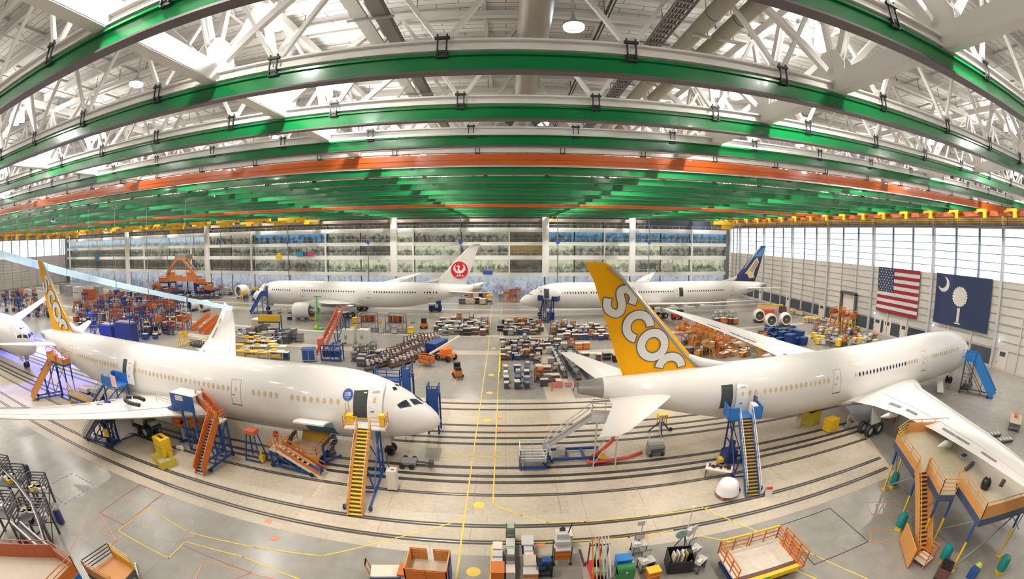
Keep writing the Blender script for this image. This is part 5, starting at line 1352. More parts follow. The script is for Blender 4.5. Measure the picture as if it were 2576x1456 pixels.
# ---------------------------------------------------------------- foreground, lower edge
def scissor():
    p = [G(*q, 1.0) for q in ((1822, 1400), (1947, 1367), (1996, 1412), (1884, 1446))]
    c = (sum(a[0] for a in p) / 4, sum(a[1] for a in p) / 4); rz = math.atan2(p[1][1] - p[0][1], p[1][0] - p[0][0])
    t = thing('lift_platform', 'cream decked scissor lift with orange rails and a yellow bumper at lower right', 'lift', (c[0], c[1], 0), rz)
    w, d = 2.1, 1.35
    MB().bx(-w, w, -d, d, .88, 1.0).build('deck', mat('deck_cream_worn', (.66, .58, .47), .5, noise=.2, nscale=2), t)
    MB().bx(-w, w, -d - .3, -d, .7, 1.04).build('bumper', YEL, t)
    MB().bx(-w, w, -d, -d + .3, 1.0, 1.06).build('kick_strip', BROWN, t)
    MB().bx(-w + .2, w - .2, -d + .2, d - .2, .15, .4).build('chassis', DBLUE, t)
    q = MB()
    for sy in (-1.0, 1.0): q.bar((-1.7, sy, .4), (1.7, sy, .88), .1); q.bar((1.7, sy, .4), (-1.7, sy, .88), .1)
    q.build('scissor_lattice', DGREY, t)
    rail_run(t, (-w, d, 1.0), (-.1, d, 1.0), 1.0, ORANGE, 2, 3, .06, 'back_guard'); rail_run(t, (.1, d, 1.0), (w, d, 1.0), 1.0, ORANGE, 2, 3, .06, 'back_guard')
    for x0, x1 in ((-w, -.1), (.1, w)): MB().bar((x0, d, 2.02), (x1, d, 2.02), .12).build('top_bar', YEL, t)
    rail_run(t, (w, -d, 1.0), (w, d, 1.0), 1.0, ORANGE, 3, 4, .06, 'side_guard'); rail_run(t, (-w, -d, 1.0), (-w, d, 1.0), 1.0, ORANGE, 3, 3, .06, 'side_guard')
    rail_run(t, (w + .7, -d, .5), (w + .7, d, .5), 1.2, ORANGE, 3, 4, .06, 'gate'); MB().bx(w, w + .8, -d, d, .42, .5).build('side_step', ORANGE, t)
    MB().box((-w + .3, -d - .45, .6), (.5, .3, .9)).build('control_box', YEL, t); MB().box((-w + .9, -d - .42, .5), (.6, .3, .7)).build('battery_box', BLACK, t); MB().box((-.2, -d - .31, .85), (.5, .03, .2)).build('green_panel', GRN, t)
    for sx in (-1.7, 1.7): caster(t, sx, -1.2, .22); caster(t, sx, 1.2, .22)
scissor()
# orange dock in the middle of the lower edge
pc = [G(*q, 1.7) for q in ((1040, 1425), (1040, 1392), (1095, 1405), (1140, 1400), (1140, 1440), (1095, 1450))]
x, y = G(1092, 1466)
t = thing('maintenance_dock', 'orange panelled dock with blue sides at the lower edge left of the aisle', 'dock', (x, y - .1, 0), 0)
MB().bx(-1.1, 1.1, -.9, .9, 1.1, 1.2).build('deck', TAN, t); 
for a, b, m_, s_ in (((-1.1, .9), (-.2, .9), TAN_O, .9), ((.2, .9), (1.1, .9), TAN_O, .9), ((-1.1, -.9), (-1.1, .9), TAN_O, .9), ((1.1, -.9), (1.1, .9), TAN_O, .95), ((-1.1, -.9), (1.1, -.9), ORANGE, .9)): rail_run(t, (*a, 1.2), (*b, 1.2), .9, m_, 2, 3, .06, 'guard_panel', s_)
MB().bx(-1.7, -1.1, -.5, .5, .95, 1.1).build('folding_step', ORANGE, t)
for sx, sy in ((-1, -.8), (1, -.8), (-1, .8), (1, .8)): MB().bar((sx, sy, 0), (sx, sy, 1.1), .14).build('leg', BLUE, t)
MB().bx(-1.15, 1.15, -.95, -.9, .3, 1.15).build('side_panel', BLUE, t); MB().bx(1.12, 1.2, -.5, .5, .5, 1.9).build('end_panel', BLUE, t)
x, y = G(985, 1452); t = thing('blue_cart', 'blue framed cart with cream top and orange handles at the lower edge', 'cart', (x, y - .3, 0), .2)
MB().bx(-.8, .8, -.5, .5, .8, .9).build('top', CREAM, t); MB().bx(-.85, .85, -.55, .55, .65, .8).build('frame', BLUE, t)
for s in (-1, 1): q = MB(); q.bar((-.8, s * .3, .8), (-1.0, s * .3, 1.6), .06); q.bar((-1.0, -.3, 1.6), (-1.0, .3, 1.6), .06); q.build('handle', ORANGE, t)
for sx in (-.7, .7):
    for sy in (-.4, .4): MB().bar((sx, sy, .1), (sx, sy, .7), .08).build('leg', BLUE, t)
# dark stands at lower left
random.seed(3)
def dark_stand(i, px, py, w, d, z, rz, lab):
    x, y = G(px, py, z * .5); t = thing('work_stand', lab, 'stand', (x, y, 0), rz)
    MB().bx(-w / 2, w / 2, -d / 2, d / 2, z - .08, z).build('deck', DGREY, t); 
    for sx in (-1, 1):
        for sy in (-1, 1): MB().bar((sx * w * .47, sy * d * .47, 0), (sx * w * .47, sy * d * .47, z), .16).build('leg', DGREY, t)
    q = MB(); q.bar((-w * .47, -d * .47, .2), (w * .47, -d * .47, z - .2), .12); q.bar((w * .47, -d * .47, .2), (w * .47, d * .47, z - .2), .07); q.bar((-w * .47, d * .47, z * .5), (w * .47, d * .47, z * .5), .07); q.build('brace', DGREY, t)
    for a, b in (((-w / 2, -d / 2), (-w / 2, d / 2)), ((w / 2, -d / 2), (w / 2, d / 2)), ((-w / 2, d / 2), (w / 2, d / 2))): rail_run(t, (*a, z), (*b, z), 1.0, DGREY, None, 4, .08)
    for k in range(9):
        MB().box((random.uniform(-.42, .42) * w, random.uniform(-.38, .38) * d, z + .15), (random.uniform(.3, .7), random.uniform(.2, .5), .3), random.random() * 3).build('load', random.choice([LGREY, MGREY, CREAM, YEL, BLACK, LGREY]), t)
    return t
dark_stand(0, 50, 1240, 2.6, 1.8, 2.2, .6, 'dark grey railed stand with small loads, uppermost at lower left')
dark_stand(1, 112, 1250, 1.8, 1.4, 1.6, .6, 'dark stand with a yellow box on deck at lower left')
dark_stand(2, 25, 1320, 2.6, 2.0, 2.4, .65, 'dark stand at the left edge above the orange dock')
dark_stand(3, 105, 1330, 2.6, 1.8, 1.9, .65, 'dark stand with white trays beside the bare floor at lower left')
dark_stand(4, 20, 1200, 1.6, 1.4, 1.5, .5, 'small dark stand cut by the left edge')
a0, a1 = G(15, 1180, 2.5), G(100, 1290, 2.5)
t = thing('curved_barrier', 'long curved black rail arching over the dark stands at lower left', 'rail', (0, 0, 0))
pts = [(*G(px, py, z), z) for px, py, z in ((14, 1176, 2.6), (50, 1212, 3.0), (88, 1262, 3.2), (108, 1315, 3.0), (125, 1372, 2.2))]
MB().tube(pts, .1, 8).build('rail_tube', BLACK, t); MB().tube([(p[0] + .1, p[1] - .15, p[2] + .02) for p in pts], .05, 6).build('bright_strip', LGREY, t)
for k in (0, 2, 4): MB().bar((pts[k][0], pts[k][1], 0), pts[k], .08).build('post', DGREY, t)
for i, (px, py, m_) in enumerate(((82, 1192, DBLUE), (163, 1308, DBLUE), (150, 1300, LGREY))):
    x, y = G(px, py + 8); t = thing('upright_case', ('blue case standing above the dark stands at lower left', 'blue drum case beside the grey bench at lower left', 'pale grey upright case beside the blue drum case')[i], 'case', (x, y, 0), .5)
    MB().bx(-.25, .25, -.2, .2, .05, 1.1).build('body', m_, t); MB().bx(-.2, .2, -.15, .15, 1.1, 1.2).build('lid', DGREY, t)
t = thing('boarding_ramp', 'white framed narrow ramp lying across the dark stands at lower left', 'ramp', (0, 0, 0))
p = [(*G(px, py, 2.3), 2.3) for px, py in ((45, 1315), (118, 1380))]
MB().bar((p[0][0] - .3, p[0][1] - .2, 2.3), (p[1][0] - .3, p[1][1] - .2, 2.3), .1, .3).build('side_rail', LGREY, t); MB().bar((p[0][0] + .4, p[0][1] + .35, 2.3), (p[1][0] + .4, p[1][1] + .35, 2.3), .1, .3).build('side_rail', LGREY, t)
MB().bar((p[0][0], p[0][1], 2.2), (p[1][0], p[1][1], 2.2), .7, .06).build('floor_board', BLACK, t)
for k in (0, 1): MB().bar((p[k][0], p[k][1], 0), (p[k][0], p[k][1], 2.2), .1).build('post', DGREY, t)
# orange docks at lower left
pp = [G(*q, 2.4) for q in ((-30, 1395), (150, 1402), (205, 1440), (150, 1500), (-60, 1480))]
t = dock('maintenance_dock', 'orange railed dock with blue skirts in the lower left corner', 'dock', pp, 2.4, [(0, 1, mat('dock_rust', (.50, .13, .05), .5, noise=.15), .75), (1, 2, mat('dock_rust', (.5, .13, .05)), .5), (2, 3, ORANGE, .6)], TAN, BLUE, .5, fascia=PB, h=1.2)
pp = [G(*q, 1.5) for q in ((228, 1440), (292, 1395), (345, 1430), (300, 1480))]
t = dock('mobile_dock', 'orange and yellow dock with black rails right of the corner dock', 'dock', pp, 1.5, [(0, 1, BLACK, .0), (1, 2, YEL, .5), (0, 3, TAN_O, .6)], TAN_O, DGREY, .3, h=.9)
x, y = G(345, 1450); t = thing('ladder_frame', 'cream ladder frame with yellow edge beside the mobile dock', 'ladder', (x, y, 0), -.7)
for s in (-.35, .35): MB().bar((-1.0, s, .25), (1.0, s, .25), .09).build('side_rail', CREAM, t)
q = MB()
for k in range(7): q.bar((-.9 + k * .3, -.35, .25), (-.9 + k * .3, .35, .25), .06)
q.build('rung_lattice', YEL, t)
for sx in (-.9, .9): caster(t, sx, -.35, .12); caster(t, sx, .35, .12)
# ------------------------------------------------------------------ smaller equipment, one object per piece
PROTO = {}
def mk_cart(t, a, b):
    MB().bx(-.5, .5, -.33, .33, .16, .95).build('body', a, t); MB().bx(-.52, .52, -.35, .35, .95, 1.0).build('top', b, t)
    for z in (.28, .5, .72): MB().bx(-.46, .46, -.36, -.33, z, z + .17).build('drawer', a, t)
    q = MB(); q.bar((.52, -.3, .85), (.64, -.3, .95), .04); q.bar((.64, -.3, .95), (.64, .3, .95), .04); q.bar((.64, .3, .95), (.52, .3, .85), .04); q.build('handle', DGREY, t)
    for x in (-.4, .4): caster(t, x, -.28, .08); caster(t, x, .28, .08)
def mk_shelf(t, a, b):
    for x in (-.55, .55):
        for y in (-.35, .35): MB().bar((x, y, .1), (x, y, 1.7), .06).build('post', a, t)
    for z in (.25, .85, 1.45): MB().bx(-.58, .58, -.38, .38, z, z + .05).build('shelf', a, t)
    MB().bx(-.45, .1, -.3, .3, .9, 1.25).build('bin', b, t); MB().bx(-.2, .45, -.3, .25, 1.5, 1.75).build('bin', b, t); MB().bx(-.4, .4, -.3, .3, .3, .6).build('bin', DGREY, t)
    for x in (-.5, .5): caster(t, x, -.33, .08); caster(t, x, .33, .08)
def mk_crate(t, a, b):
    MB().bx(-.6, .6, -.45, .45, .12, 1.05).build('body', a, t); MB().bx(-.63, .63, -.48, .48, 1.05, 1.15).build('lid', b, t)
    for x in (-.45, .45): MB().bx(x - .08, x + .08, -.45, .45, 0, .12).build('runner', DGREY, t)
    MB().bx(-.62, .62, -.47, -.45, .55, .62).build('band', b, t)
def mk_table(t, a, b):
    MB().bx(-1.0, 1.0, -.5, .5, .85, .93).build('top', a, t); MB().bx(-.9, .9, -.42, .42, .3, .35).build('shelf', b, t)
    for x in (-.92, .92):
        for y in (-.42, .42): MB().bar((x, y, 0), (x, y, .85), .07).build('leg', b, t)
    MB().box((-.3, .05, 1.02), (.6, .4, .18)).build('tray', b, t)
def mk_stand(t, a, b):
    for x in (-1.1, 1.1):
        for y in (-.8, .8): MB().bar((x, y, 0), (x, y, 2.6), .13).build('leg', b, t)
    MB().bx(-1.2, 1.2, -.9, .9, 2.55, 2.7).build('deck', MGREY, t)
    q = MB(); q.bar((-1.1, -.8, .2), (1.1, -.8, 2.4), .09); q.bar((1.1, -.8, .2), (-1.1, -.8, 2.4), .09); q.bar((1.1, -.8, .2), (1.1, .8, 2.4), .09); q.bar((-1.1, -.8, .25), (1.1, -.8, .25), .12); q.build('cross_brace', b, t)
    for p, r in (((-1.2, -.9), (1.2, -.9)), ((1.2, -.9), (1.2, .9)), ((-1.2, .9), (1.2, .9))): rail_run(t, (*p, 2.7), (*r, 2.7), 1.1, a, 2, 3, .08, 'guard_rail', .5)
    q = MB()
    for k in range(8): q.box((-1.3 - .16 * k, 0, 2.5 - .32 * k), (.24, .8, .05))
    q.build('tread', a, t)
    for s in (-.45, .45): MB().bar((-1.2, s, 2.7), (-2.5, s, .1), .06, .3).build('stringer', a, t)
def mk_tower(t, a, b):
    for x in (-.9, .9):
        for y in (-.9, .9): MB().bar((x, y, 0), (x * .8, y * .8, 4.2), .15).build('leg', b, t)
    for z in (2.0, 4.2): MB().bx(-.9, .9, -.9, .9, z - .1, z).build('deck', a, t)
    q = MB()
    for z0, z1 in ((.2, 1.9), (2.1, 4.0)): q.bar((-.9, -.9, z0), (.85, -.85, z1), .1); q.bar((.9, -.9, z0), (-.85, -.85, z1), .1); q.bar((.9, -.9, z0), (.85, .85, z1), .1)
    q.build('cross_brace', b, t)
    rail_run(t, (-.9, -.9, 4.2), (.9, -.9, 4.2), 1.1, a, 2, 3, .09, 'guard_rail', .6); rail_run(t, (.9, -.9, 4.2), (.9, .9, 4.2), 1.1, a, 2, 3, .09, 'guard_rail', .6)
def mk_cabinet(t, a, b):
    MB().bx(-.8, .8, -.5, .5, .15, 1.5).build('body', a, t); MB().bx(-.72, -.03, -.53, -.5, .25, 1.4).build('door', b, t); MB().bx(.03, .72, -.53, -.5, .25, 1.4).build('door', b, t)
    MB().bx(-.84, .84, -.54, .54, 1.5, 1.56).build('top', b, t)
    for x in (-.6, .6): caster(t, x, -.4, .08); caster(t, x, .4, .08)
def mk_frame(t, a, b):
    q = MB()
    for x in (-1.3, 1.3):
        for y in (-1.0, 1.0): q.bar((x, y, 0), (x, y, 2.6), .12)
    for z in (.2, 1.4, 2.6):
        q.bar((-1.3, -1, z), (1.3, -1, z), .1); q.bar((-1.3, 1, z), (1.3, 1, z), .1); q.bar((-1.3, -1, z), (-1.3, 1, z), .1); q.bar((1.3, -1, z), (1.3, 1, z), .1)
    q.bar((-1.3, -1, .2), (1.3, -1, 1.4), .08); q.bar((1.3, -1, .2), (-1.3, -1, 1.4), .08)
    q.build('frame', b, t)
    MB().bx(-1.2, 1.2, -.9, .9, 1.42, 1.5).build('shelf', DGREY, t)
    for k in range(4): MB().box((-.8 + .55 * k, -.2 + .3 * (k % 2), 2.0), (.4, .6, .9), .3 * k).build('part_in_rack', a, t)
def mk_rack(t, a, b):
    MB().bx(-2.2, 2.2, -.4, .4, .25, .4).build('base', a, t)
    q = MB()
    for k in range(7):
        x = -2.1 + .7 * k; q.bar((x, -.35, .4), (x, 0, 1.9), .08); q.bar((x, .35, .4), (x, 0, 1.9), .08)
    q.bar((-2.2, 0, 1.9), (2.2, 0, 1.9), .1); q.bar((-2.2, -.2, 1.1), (2.2, -.2, 1.1), .07); q.build('lattice', a, t)
    for k in range(6): MB().box((-1.75 + .7 * k, -.1, 1.0 + .12 * (k % 3)), (.3, .5, .45), .2 * k).build('part_in_rack', b, t)
    for x in (-2, 2): caster(t, x, -.35, .12); caster(t, x, .35, .12)
MK = dict(cart=(mk_cart, 'tool_cart', 'cart'), shelf=(mk_shelf, 'shelf_cart', 'cart'), crate=(mk_crate, 'crate', 'crate'), table=(mk_table, 'work_table', 'table'), stand=(mk_stand, 'work_stand', 'stand'),
          tower=(mk_tower, 'access_tower', 'tower'), cabinet=(mk_cabinet, 'tool_cabinet', 'cabinet'), frame=(mk_frame, 'frame_rack', 'rack'), rack=(mk_rack, 'long_rack', 'rack'))
C_ = {'white': LGREY, 'grey': MGREY, 'dark grey': DGREY, 'maroon': BROWN, 'tan': TAN, 'cream': CREAM, 'blue': BLUE, 'deep blue': DBLUE, 'yellow': YEL, 'orange': ORANGE, 'rust': mat('rust_orange', (.36, .085, .03), .5, noise=.2), 'amber': mat('dock_amber', (.55, .22, .03), .5, noise=.2), 'black': BLACK, 'green': GRN, 'pale green': LGRN}
USED = {}
def put(kind, a, b, p, rz, label, group=None, s=1.0, z=0.0):
    key = (kind, a, b); fn, nm, cat = MK[kind]
    n = USED.get(label, 0); USED[label] = n + 1
    if n: label = label + ', ' + ('another', 'one more', 'a further one', 'a fifth', 'a sixth')[min(n - 1, 4)]
    if key not in PROTO:
        t = thing(nm, label, cat, (p[0], p[1], z), rz, group); fn(t, C_[a], C_[b]); PROTO[key] = t
    else:
        t = dup(PROTO[key], (p[0], p[1], z), rz, label)
        if 'group' in t and not group: del t['group']
        if group: t['group'] = group
    t.scale = (s, s, s)
    return t
NOUN = dict(cart='tool cart', shelf='shelf cart', crate='crate', table='work table', stand='work stand', tower='access tower', cabinet='cabinet', frame='frame rack', rack='long rack')
def rows(where, group, spec, mix, rz=0.0, s=1.0, jit=.25, seed=1):
    """spec: (row word, y of the row's foot in the picture, x from, x to, how many)"""
    R = random.Random(seed)
    for word, py, xa, xb, n, *py2 in spec:
        i = 0; last = -1e9
        for k in range(n):
            u = k / max(1, n - 1); px = xa + (xb - xa) * u; yy = py + ((py2[0] - py) * u if py2 else 0)
            kind, a, b = R.choice(mix); col = a if kind not in ('stand', 'tower', 'frame') or a == b else a + ' and ' + b
            sc = s * R.uniform(.85, 1.1) * (.74 if kind in ('stand', 'tower', 'frame', 'rack') else 1.0); rr = RAD[kind] * sc
            rot = rz + R.choice((0, 0, PI / 2, .1, -.1)); p0 = G(px, yy); p0 = (min(p0[0], 74), min(p0[1], 127))
            for tr in range(7):
                g = jit * (1 + .5 * tr); p = (p0[0] + R.uniform(-g, g), p0[1] + R.uniform(-g, g))
                if p[0] > last and all((p[0] - q[0]) ** 2 + (p[1] - q[1]) ** 2 > (rr + q[2]) ** 2 for q in SPOTS): break
            else: continue
            SPOTS.append((p[0], p[1], rr)); last = p[0]
            put(kind, a, b, p, rot, '%s %s %s, %s row, %s from left' % (col, NOUN[kind], where, word, ORD[i]), group, sc); i += 1
SPOTS = []
RAD = dict(cart=.42, shelf=.45, crate=.48, table=.7, cabinet=.7, stand=1.2, tower=.9, frame=1.1, rack=.9)
MIX1 = [('cart', 'white', 'tan'), ('shelf', 'grey', 'white'), ('crate', 'maroon', 'tan'), ('crate', 'dark grey', 'tan'), ('shelf', 'maroon', 'white'), ('cart', 'grey', 'white'), ('cart', 'dark grey', 'cream'), ('shelf', 'dark grey', 'tan'), ('cart', 'blue', 'white'), ('crate', 'black', 'grey'), ('shelf', 'maroon', 'tan'), ('cart', 'maroon', 'white'), ('cart', 'dark grey', 'white'), ('shelf', 'dark grey', 'orange')]
rows('left of aisle', 'carts parked left of the aisle', [('back', 812, 1122, 1222, 10), ('second', 822, 1112, 1226, 11), ('third', 832, 1108, 1226, 11), ('front', 842, 1115, 1226, 11)], MIX1, s=1.15, seed=4)
rows('right of aisle under far nose', 'carts parked right of the aisle', [('back', 815, 1270, 1360, 9), ('second', 824, 1268, 1362, 10), ('third', 833, 1268, 1364, 10), ('front', 842, 1280, 1358, 8)], MIX1, s=1.05, seed=5)
rows('in block beside yellow barrier', 'cart block beside the yellow barrier', [('back', 862, 1272, 1345, 8), ('second', 871, 1272, 1348, 9), ('third', 881, 1272, 1350, 9), ('fourth', 891, 1272, 1350, 9), ('front', 904, 1274, 1350, 9)], MIX1, s=.92, jit=.15, seed=6)
for j, px in enumerate((1281, 1310, 1334)):
    rows('in %s file before cart block' % ('left', 'centre', 'right')[j], 'three files of carts', [(('far', 'second', 'third', 'near')[k], 934 + 14 * k, px, px, 1) for k in range(4)], [('cart', 'white', 'cream'), ('cart', 'grey', 'tan'), ('shelf', 'dark grey', 'white'), ('cart', 'dark grey', 'white'), ('shelf', 'blue', 'white')], PI / 2, .95, .08, seed=8 + j)
rows('on pale strip by the tail', 'carts on the pale strip', [('first', 890, 1362, 1392, 2), ('second', 915, 1362, 1398, 2), ('third', 938, 1362, 1400, 3), ('fourth', 960, 1366, 1402, 3), ('fifth', 972, 1372, 1408, 2)], MIX1 + [('cart', 'black', 'white'), ('crate', 'black', 'white')], seed=12)
rows('beyond the tailplane', 'carts beyond the tailplane', [('back', 828, 1405, 1505, 11), ('second', 836, 1400, 1530, 14), ('third', 845, 1400, 1540, 15), ('front', 854, 1420, 1545, 12)], MIX1, s=1.05, seed=13)
rows('behind the tailplane', 'carts behind the tailplane', [('back', 868, 1352, 1412, 5), ('middle', 878, 1352, 1480, 8), ('front', 905, 1478, 1540, 5)], MIX1 + [('rack', 'maroon', 'white'), ('crate', 'orange', 'tan')], s=1.05, seed=14)
for j, (a, b) in enumerate((((1402, 892), (1428, 950)), ((1424, 900), (1462, 955)), ((1452, 905), (1492, 955)))):
    p, q = G(*a), G(*b); rz = math.atan2(q[1] - p[1], q[0] - p[0])
    for k in range(3):
        u = (k + .5) / 3; put('rack', 'dark grey', 'white' if j == 0 else 'grey', (p[0] + (q[0] - p[0]) * u, p[1] + (q[1] - p[1]) * u), rz, 'dark long rack under the tailplane, %s line, %s from the back' % (ORD[j], ORD[k]), 'dark racks under the tailplane', 1.0)
# barrier with red and white notice
x, y = G(1435, 983); t = thing('barrier', 'red barrier with a white notice before the dark racks by the tail', 'barrier', (x, y, 0))
MB().bar((-1.9, 0, .8), (2.6, .3, .8), .04, .8).build('red_band', mat('barrier_pinkish', (.62, .22, .18), .6), t); MB().bx(-.6, .8, -.12, -.06, .35, 1.25).build('notice', LGREY, t)
q = MB()
for z, w in ((1.02, .42), (.78, .5), (.55, .3)): q.bx(.1 - w, .1 + w, -.14, -.12, z, z + .1)
q.build('notice_lettering', RED, t)
for xx, m_ in ((-1.9, ORANGE), (.8, DGREY), (2.6, RED)): MB().bar((xx, .1, 0), (xx, .1, 1.3), .12).build('post', m_, t)
p, q_ = G(1265, 950), G(1267, 872); t = thing('low_barrier', 'low yellow barrier along the right edge of the aisle', 'barrier', (p[0], p[1], 0), math.atan2(q_[1] - p[1], q_[0] - p[0])); L = math.hypot(q_[0] - p[0], q_[1] - p[1])
MB().bx(0, L, -.08, .08, .45, .75).build('rail', YEL, t)
for k in range(6): MB().bar((L * k / 5, 0, 0), (L * k / 5, 0, .8), .14).build('post', YEL, t)
p, q_ = G(1229, 842), G(1234, 808); t = thing('low_barrier', 'low orange barrier on the left edge of the aisle', 'barrier', (p[0], p[1], 0), math.atan2(q_[1] - p[1], q_[0] - p[0])); L = math.hypot(q_[0] - p[0], q_[1] - p[1])
MB().bx(0, L, -.08, .08, .45, 1.1).build('rail', ORANGE, t)
for k in range(4): MB().bar((L * k / 3, 0, 0), (L * k / 3, 0, 1.2), .16).build('post', YEL, t)
# brown racks, tarpaulins, cube frames behind the left nose
for j, (px, py) in enumerate(((960, 925), (985, 912), (1010, 900), (1035, 890), (1060, 880), (1020, 918), (1048, 905), (1070, 895), (1090, 882), (1050, 870), (1085, 866))):
    put('rack', 'maroon' if j % 3 else 'dark grey', 'white' if j % 2 else 'tan', G(px, py), .9, '%s long rack behind the left nose, %s counted from its front' % ('maroon' if j % 3 else 'dark grey', ORD[j]), 'long racks behind the left nose', 1.05)
rows('behind the left airliner crown', 'dark carts behind the left airliner', [('back', 895, 905, 955, 4), ('middle', 910, 900, 975, 5), ('front', 921, 915, 950, 3)], [('crate', 'dark grey', 'grey'), ('shelf', 'dark grey', 'grey'), ('cart', 'black', 'dark grey'), ('crate', 'black', 'white')], seed=21)
for j, (px, py, w) in enumerate(((885, 862, 2.4), (925, 862, 2.0))):
    x, y = G(px, py); t = thing('tarpaulin_stack', 'white sheeted stack beside the orange stairs, %s' % ('nearest them' if j == 0 else 'farther from them'), 'stack', (x, y, 0))
    MB().bx(-w / 2, w / 2, -.8, .8, .12, 2.5).build('sheet', WSHEET, t); MB().bx(-w / 2 - .05, w / 2 + .05, -.85, .85, 0, .12).build('pallet', TAN, t); MB().box((-.2, -.82, 1.2), (.5, .03, .7)).build('print', LGRN, t)
put('frame', 'rust', 'grey', G(935, 832), .1, 'orange filled cube frame rack, the one nearer the yellow posts', None, 1.35); put('frame', 'rust', 'grey', G(1005, 834), -.05, 'orange filled cube frame rack, the one nearer the aisle', None, 1.35)
rows('around the cube frame racks', 'small gear around the cube racks', [('back', 812, 905, 1045, 6), ('front', 838, 895, 1040, 5)], [('cart', 'yellow', 'grey'), ('cart', 'white', 'grey'), ('crate', 'yellow', 'yellow'), ('shelf', 'grey', 'white')], seed=23)
stairs('access_stairs', 'orange stairs on a blue base between the sheeted stacks and cabinet', 'stairs', G(812, 893), (G(858, 870)[0], G(858, 870)[1] + 2), 5.6, 1.0, 1.6, 2.0, mat('guard_red_orange', (.62, .14, .06), .5), TAN, mat('guard_red_orange', (.6, .14, .06), .5), BLUE, 16, solid=.6)
x, y = G(845, 905); t = thing('lattice_tower', 'blue lattice tower under the orange stairs behind the left airliner', 'base', (x, y, 0), .1)
q = MB()
for xx in (-1.6, 0, 1.6):
    for yy in (-.8, .8): q.bar((xx, yy, 0), (xx, yy, 2.6), .16)
q.bar((-1.6, -.8, 2.5), (1.6, -.8, 2.5), .2); q.bar((-1.6, -.8, .2), (1.6, -.8, .2), .2); q.bar((-1.6, -.8, .2), (0, -.8, 2.5), .12); q.bar((1.6, -.8, .2), (0, -.8, 2.5), .12); q.build('frame', BLUE, t)
MB().bx(-1.4, 1.4, -.6, .6, .6, 1.6).build('machine', DBLUE, t); MB().bx(-2.0, -1.5, -1.0, 1.0, 2.5, 3.5).build('orange_guard', mat('guard_red_orange', (.62, .14, .06), .5), t)
put('cabinet', 'white', 'blue', G(787, 908), .3, 'white and blue cabinet standing alone behind the left airliner', None, 1.35)
rows('beside the upturned wing', 'yellow carts beside the far left wing', [('back', 862, 612, 690, 6), ('second', 874, 612, 700, 7), ('third', 888, 612, 710, 7), ('front', 902, 615, 725, 6)], [('table', 'yellow', 'tan'), ('table', 'white', 'yellow'), ('shelf', 'tan', 'white'), ('cart', 'cream', 'yellow'), ('cart', 'deep blue', 'white'), ('crate', 'tan', 'yellow')], .2, 1.35, seed=31)
rows('near the yellow panelled dock', 'carts near the yellow dock', [('back', 845, 615, 700, 7), ('second', 856, 625, 740, 8, 848), ('front', 872, 640, 760, 8, 858)], [('shelf', 'dark grey', 'grey'), ('table', 'grey', 'blue'), ('crate', 'grey', 'dark grey'), ('cart', 'maroon', 'white')], .15, 1.35, seed=33)
# yellow and blue dock before the back left airliner
x, y = G(690, 836); t = thing('rolling_dock', 'yellow panelled dock with blue frame in front of the back left airliner', 'dock', (x, y, 0), .25)
for xx in (-2.2, 2.2):
    for yy in (-.8, .8): MB().bar((xx, yy, 0), (xx, yy, 3.4), .2).build('leg', BLUE, t)
MB().bx(-2.4, 2.4, -.9, .9, 2.2, 2.4).build('deck', BLUE, t); MB().bx(-2.3, 2.5, -.95, -.85, 2.4, 3.7).build('yellow_panel', YEL, t); MB().bx(-2.0, -.2, -.95, -.85, .4, 1.3).build('lower_panel', YEL, t); MB().bx(-2.2, 2.2, -.8, .8, .2, .5).build('base', BLUE, t)
x, y = G(660, 832); t = thing('beige_crate', 'large beige crate left of the yellow panelled dock', 'crate', (x, y, 0)); MB().bx(-1.2, 1.2, -1, 1, .1, 2.4).build('body', TAN, t); MB().bx(-1.25, 1.25, -1.05, 1.05, 2.4, 2.55).build('lid', CREAM, t)
# green post crane
x, y = G(809, 828); t = thing('post_crane', 'slim bright green post hoist with a yellow block before the engine', 'hoist', (x, y, 0))
MB().bx(-.9, .9, -.7, .7, 0, .25).build('base', GRN, t); MB().bar((0, 0, .2), (0, 0, 6.8), .22).build('post', GRN, t); MB().bar((-.6, 0, 6.8), (1.2, 0, 6.8), .2).build('arm', GRN, t); MB().box((-.3, -.3, .6), (.6, .4, .6)).build('yellow_block', YEL, t); MB().bar((-.45, 0, .3), (-.4, 0, 6.6), .1).build('chain', TAN, t)
rows('under back left airliner', 'gear under the back left airliner', [('near', 806, 735, 800, 4), ('far', 790, 690, 760, 4)], [('cart', 'yellow', 'grey'), ('shelf', 'grey', 'white'), ('cart', 'black', 'grey')], seed=35)
# boom lift and small truck
x, y = G(1130, 905); t = thing('boom_lift', 'orange boom lift with a cream arm behind the left nose', 'lift', (x, y, 0), -.5)
MB().bx(-1.3, 1.3, -.8, .8, .5, 1.0).build('chassis', ORANGE, t); q = MB(); q.lathe([(.001, 1.0), (1.0, 1.0), (1.0, 1.9), (.7, 2.2), (.001, 2.25)], n=16); q.build('turret', mat('lift_orange', (.85, .20, .03), .4), t, 'auto')
for xx in (-1.0, 1.0):
    for yy in (-.85, .85): q = MB(); make_wheel(q, xx, yy, .5, .5, .35); q.build('wheel', DARK, t, 'auto')
MB().bar((-.3, -.1, 2.0), (2.2, .6, 3.9), .32).build('lower_boom', CREAM, t); MB().bar((2.2, .6, 3.9), (-.6, -3.2, 1.6), .26).build('upper_boom', CREAM, t)
b_ = MB(); b_.bx(-1.6, .5, -4.6, -3.4, .5, .65); b_.build('basket_floor', DGREY, t)
for p, r in (((-1.6, -4.6), (.5, -4.6)), ((-1.6, -3.4), (.5, -3.4)), ((-1.6, -4.6), (-1.6, -3.4)), ((.5, -4.6), (.5, -3.4))): rail_run(t, (*p, .65), (*r, .65), 1.0, ORANGE, 2, 3, .09, 'basket_rail', .4)
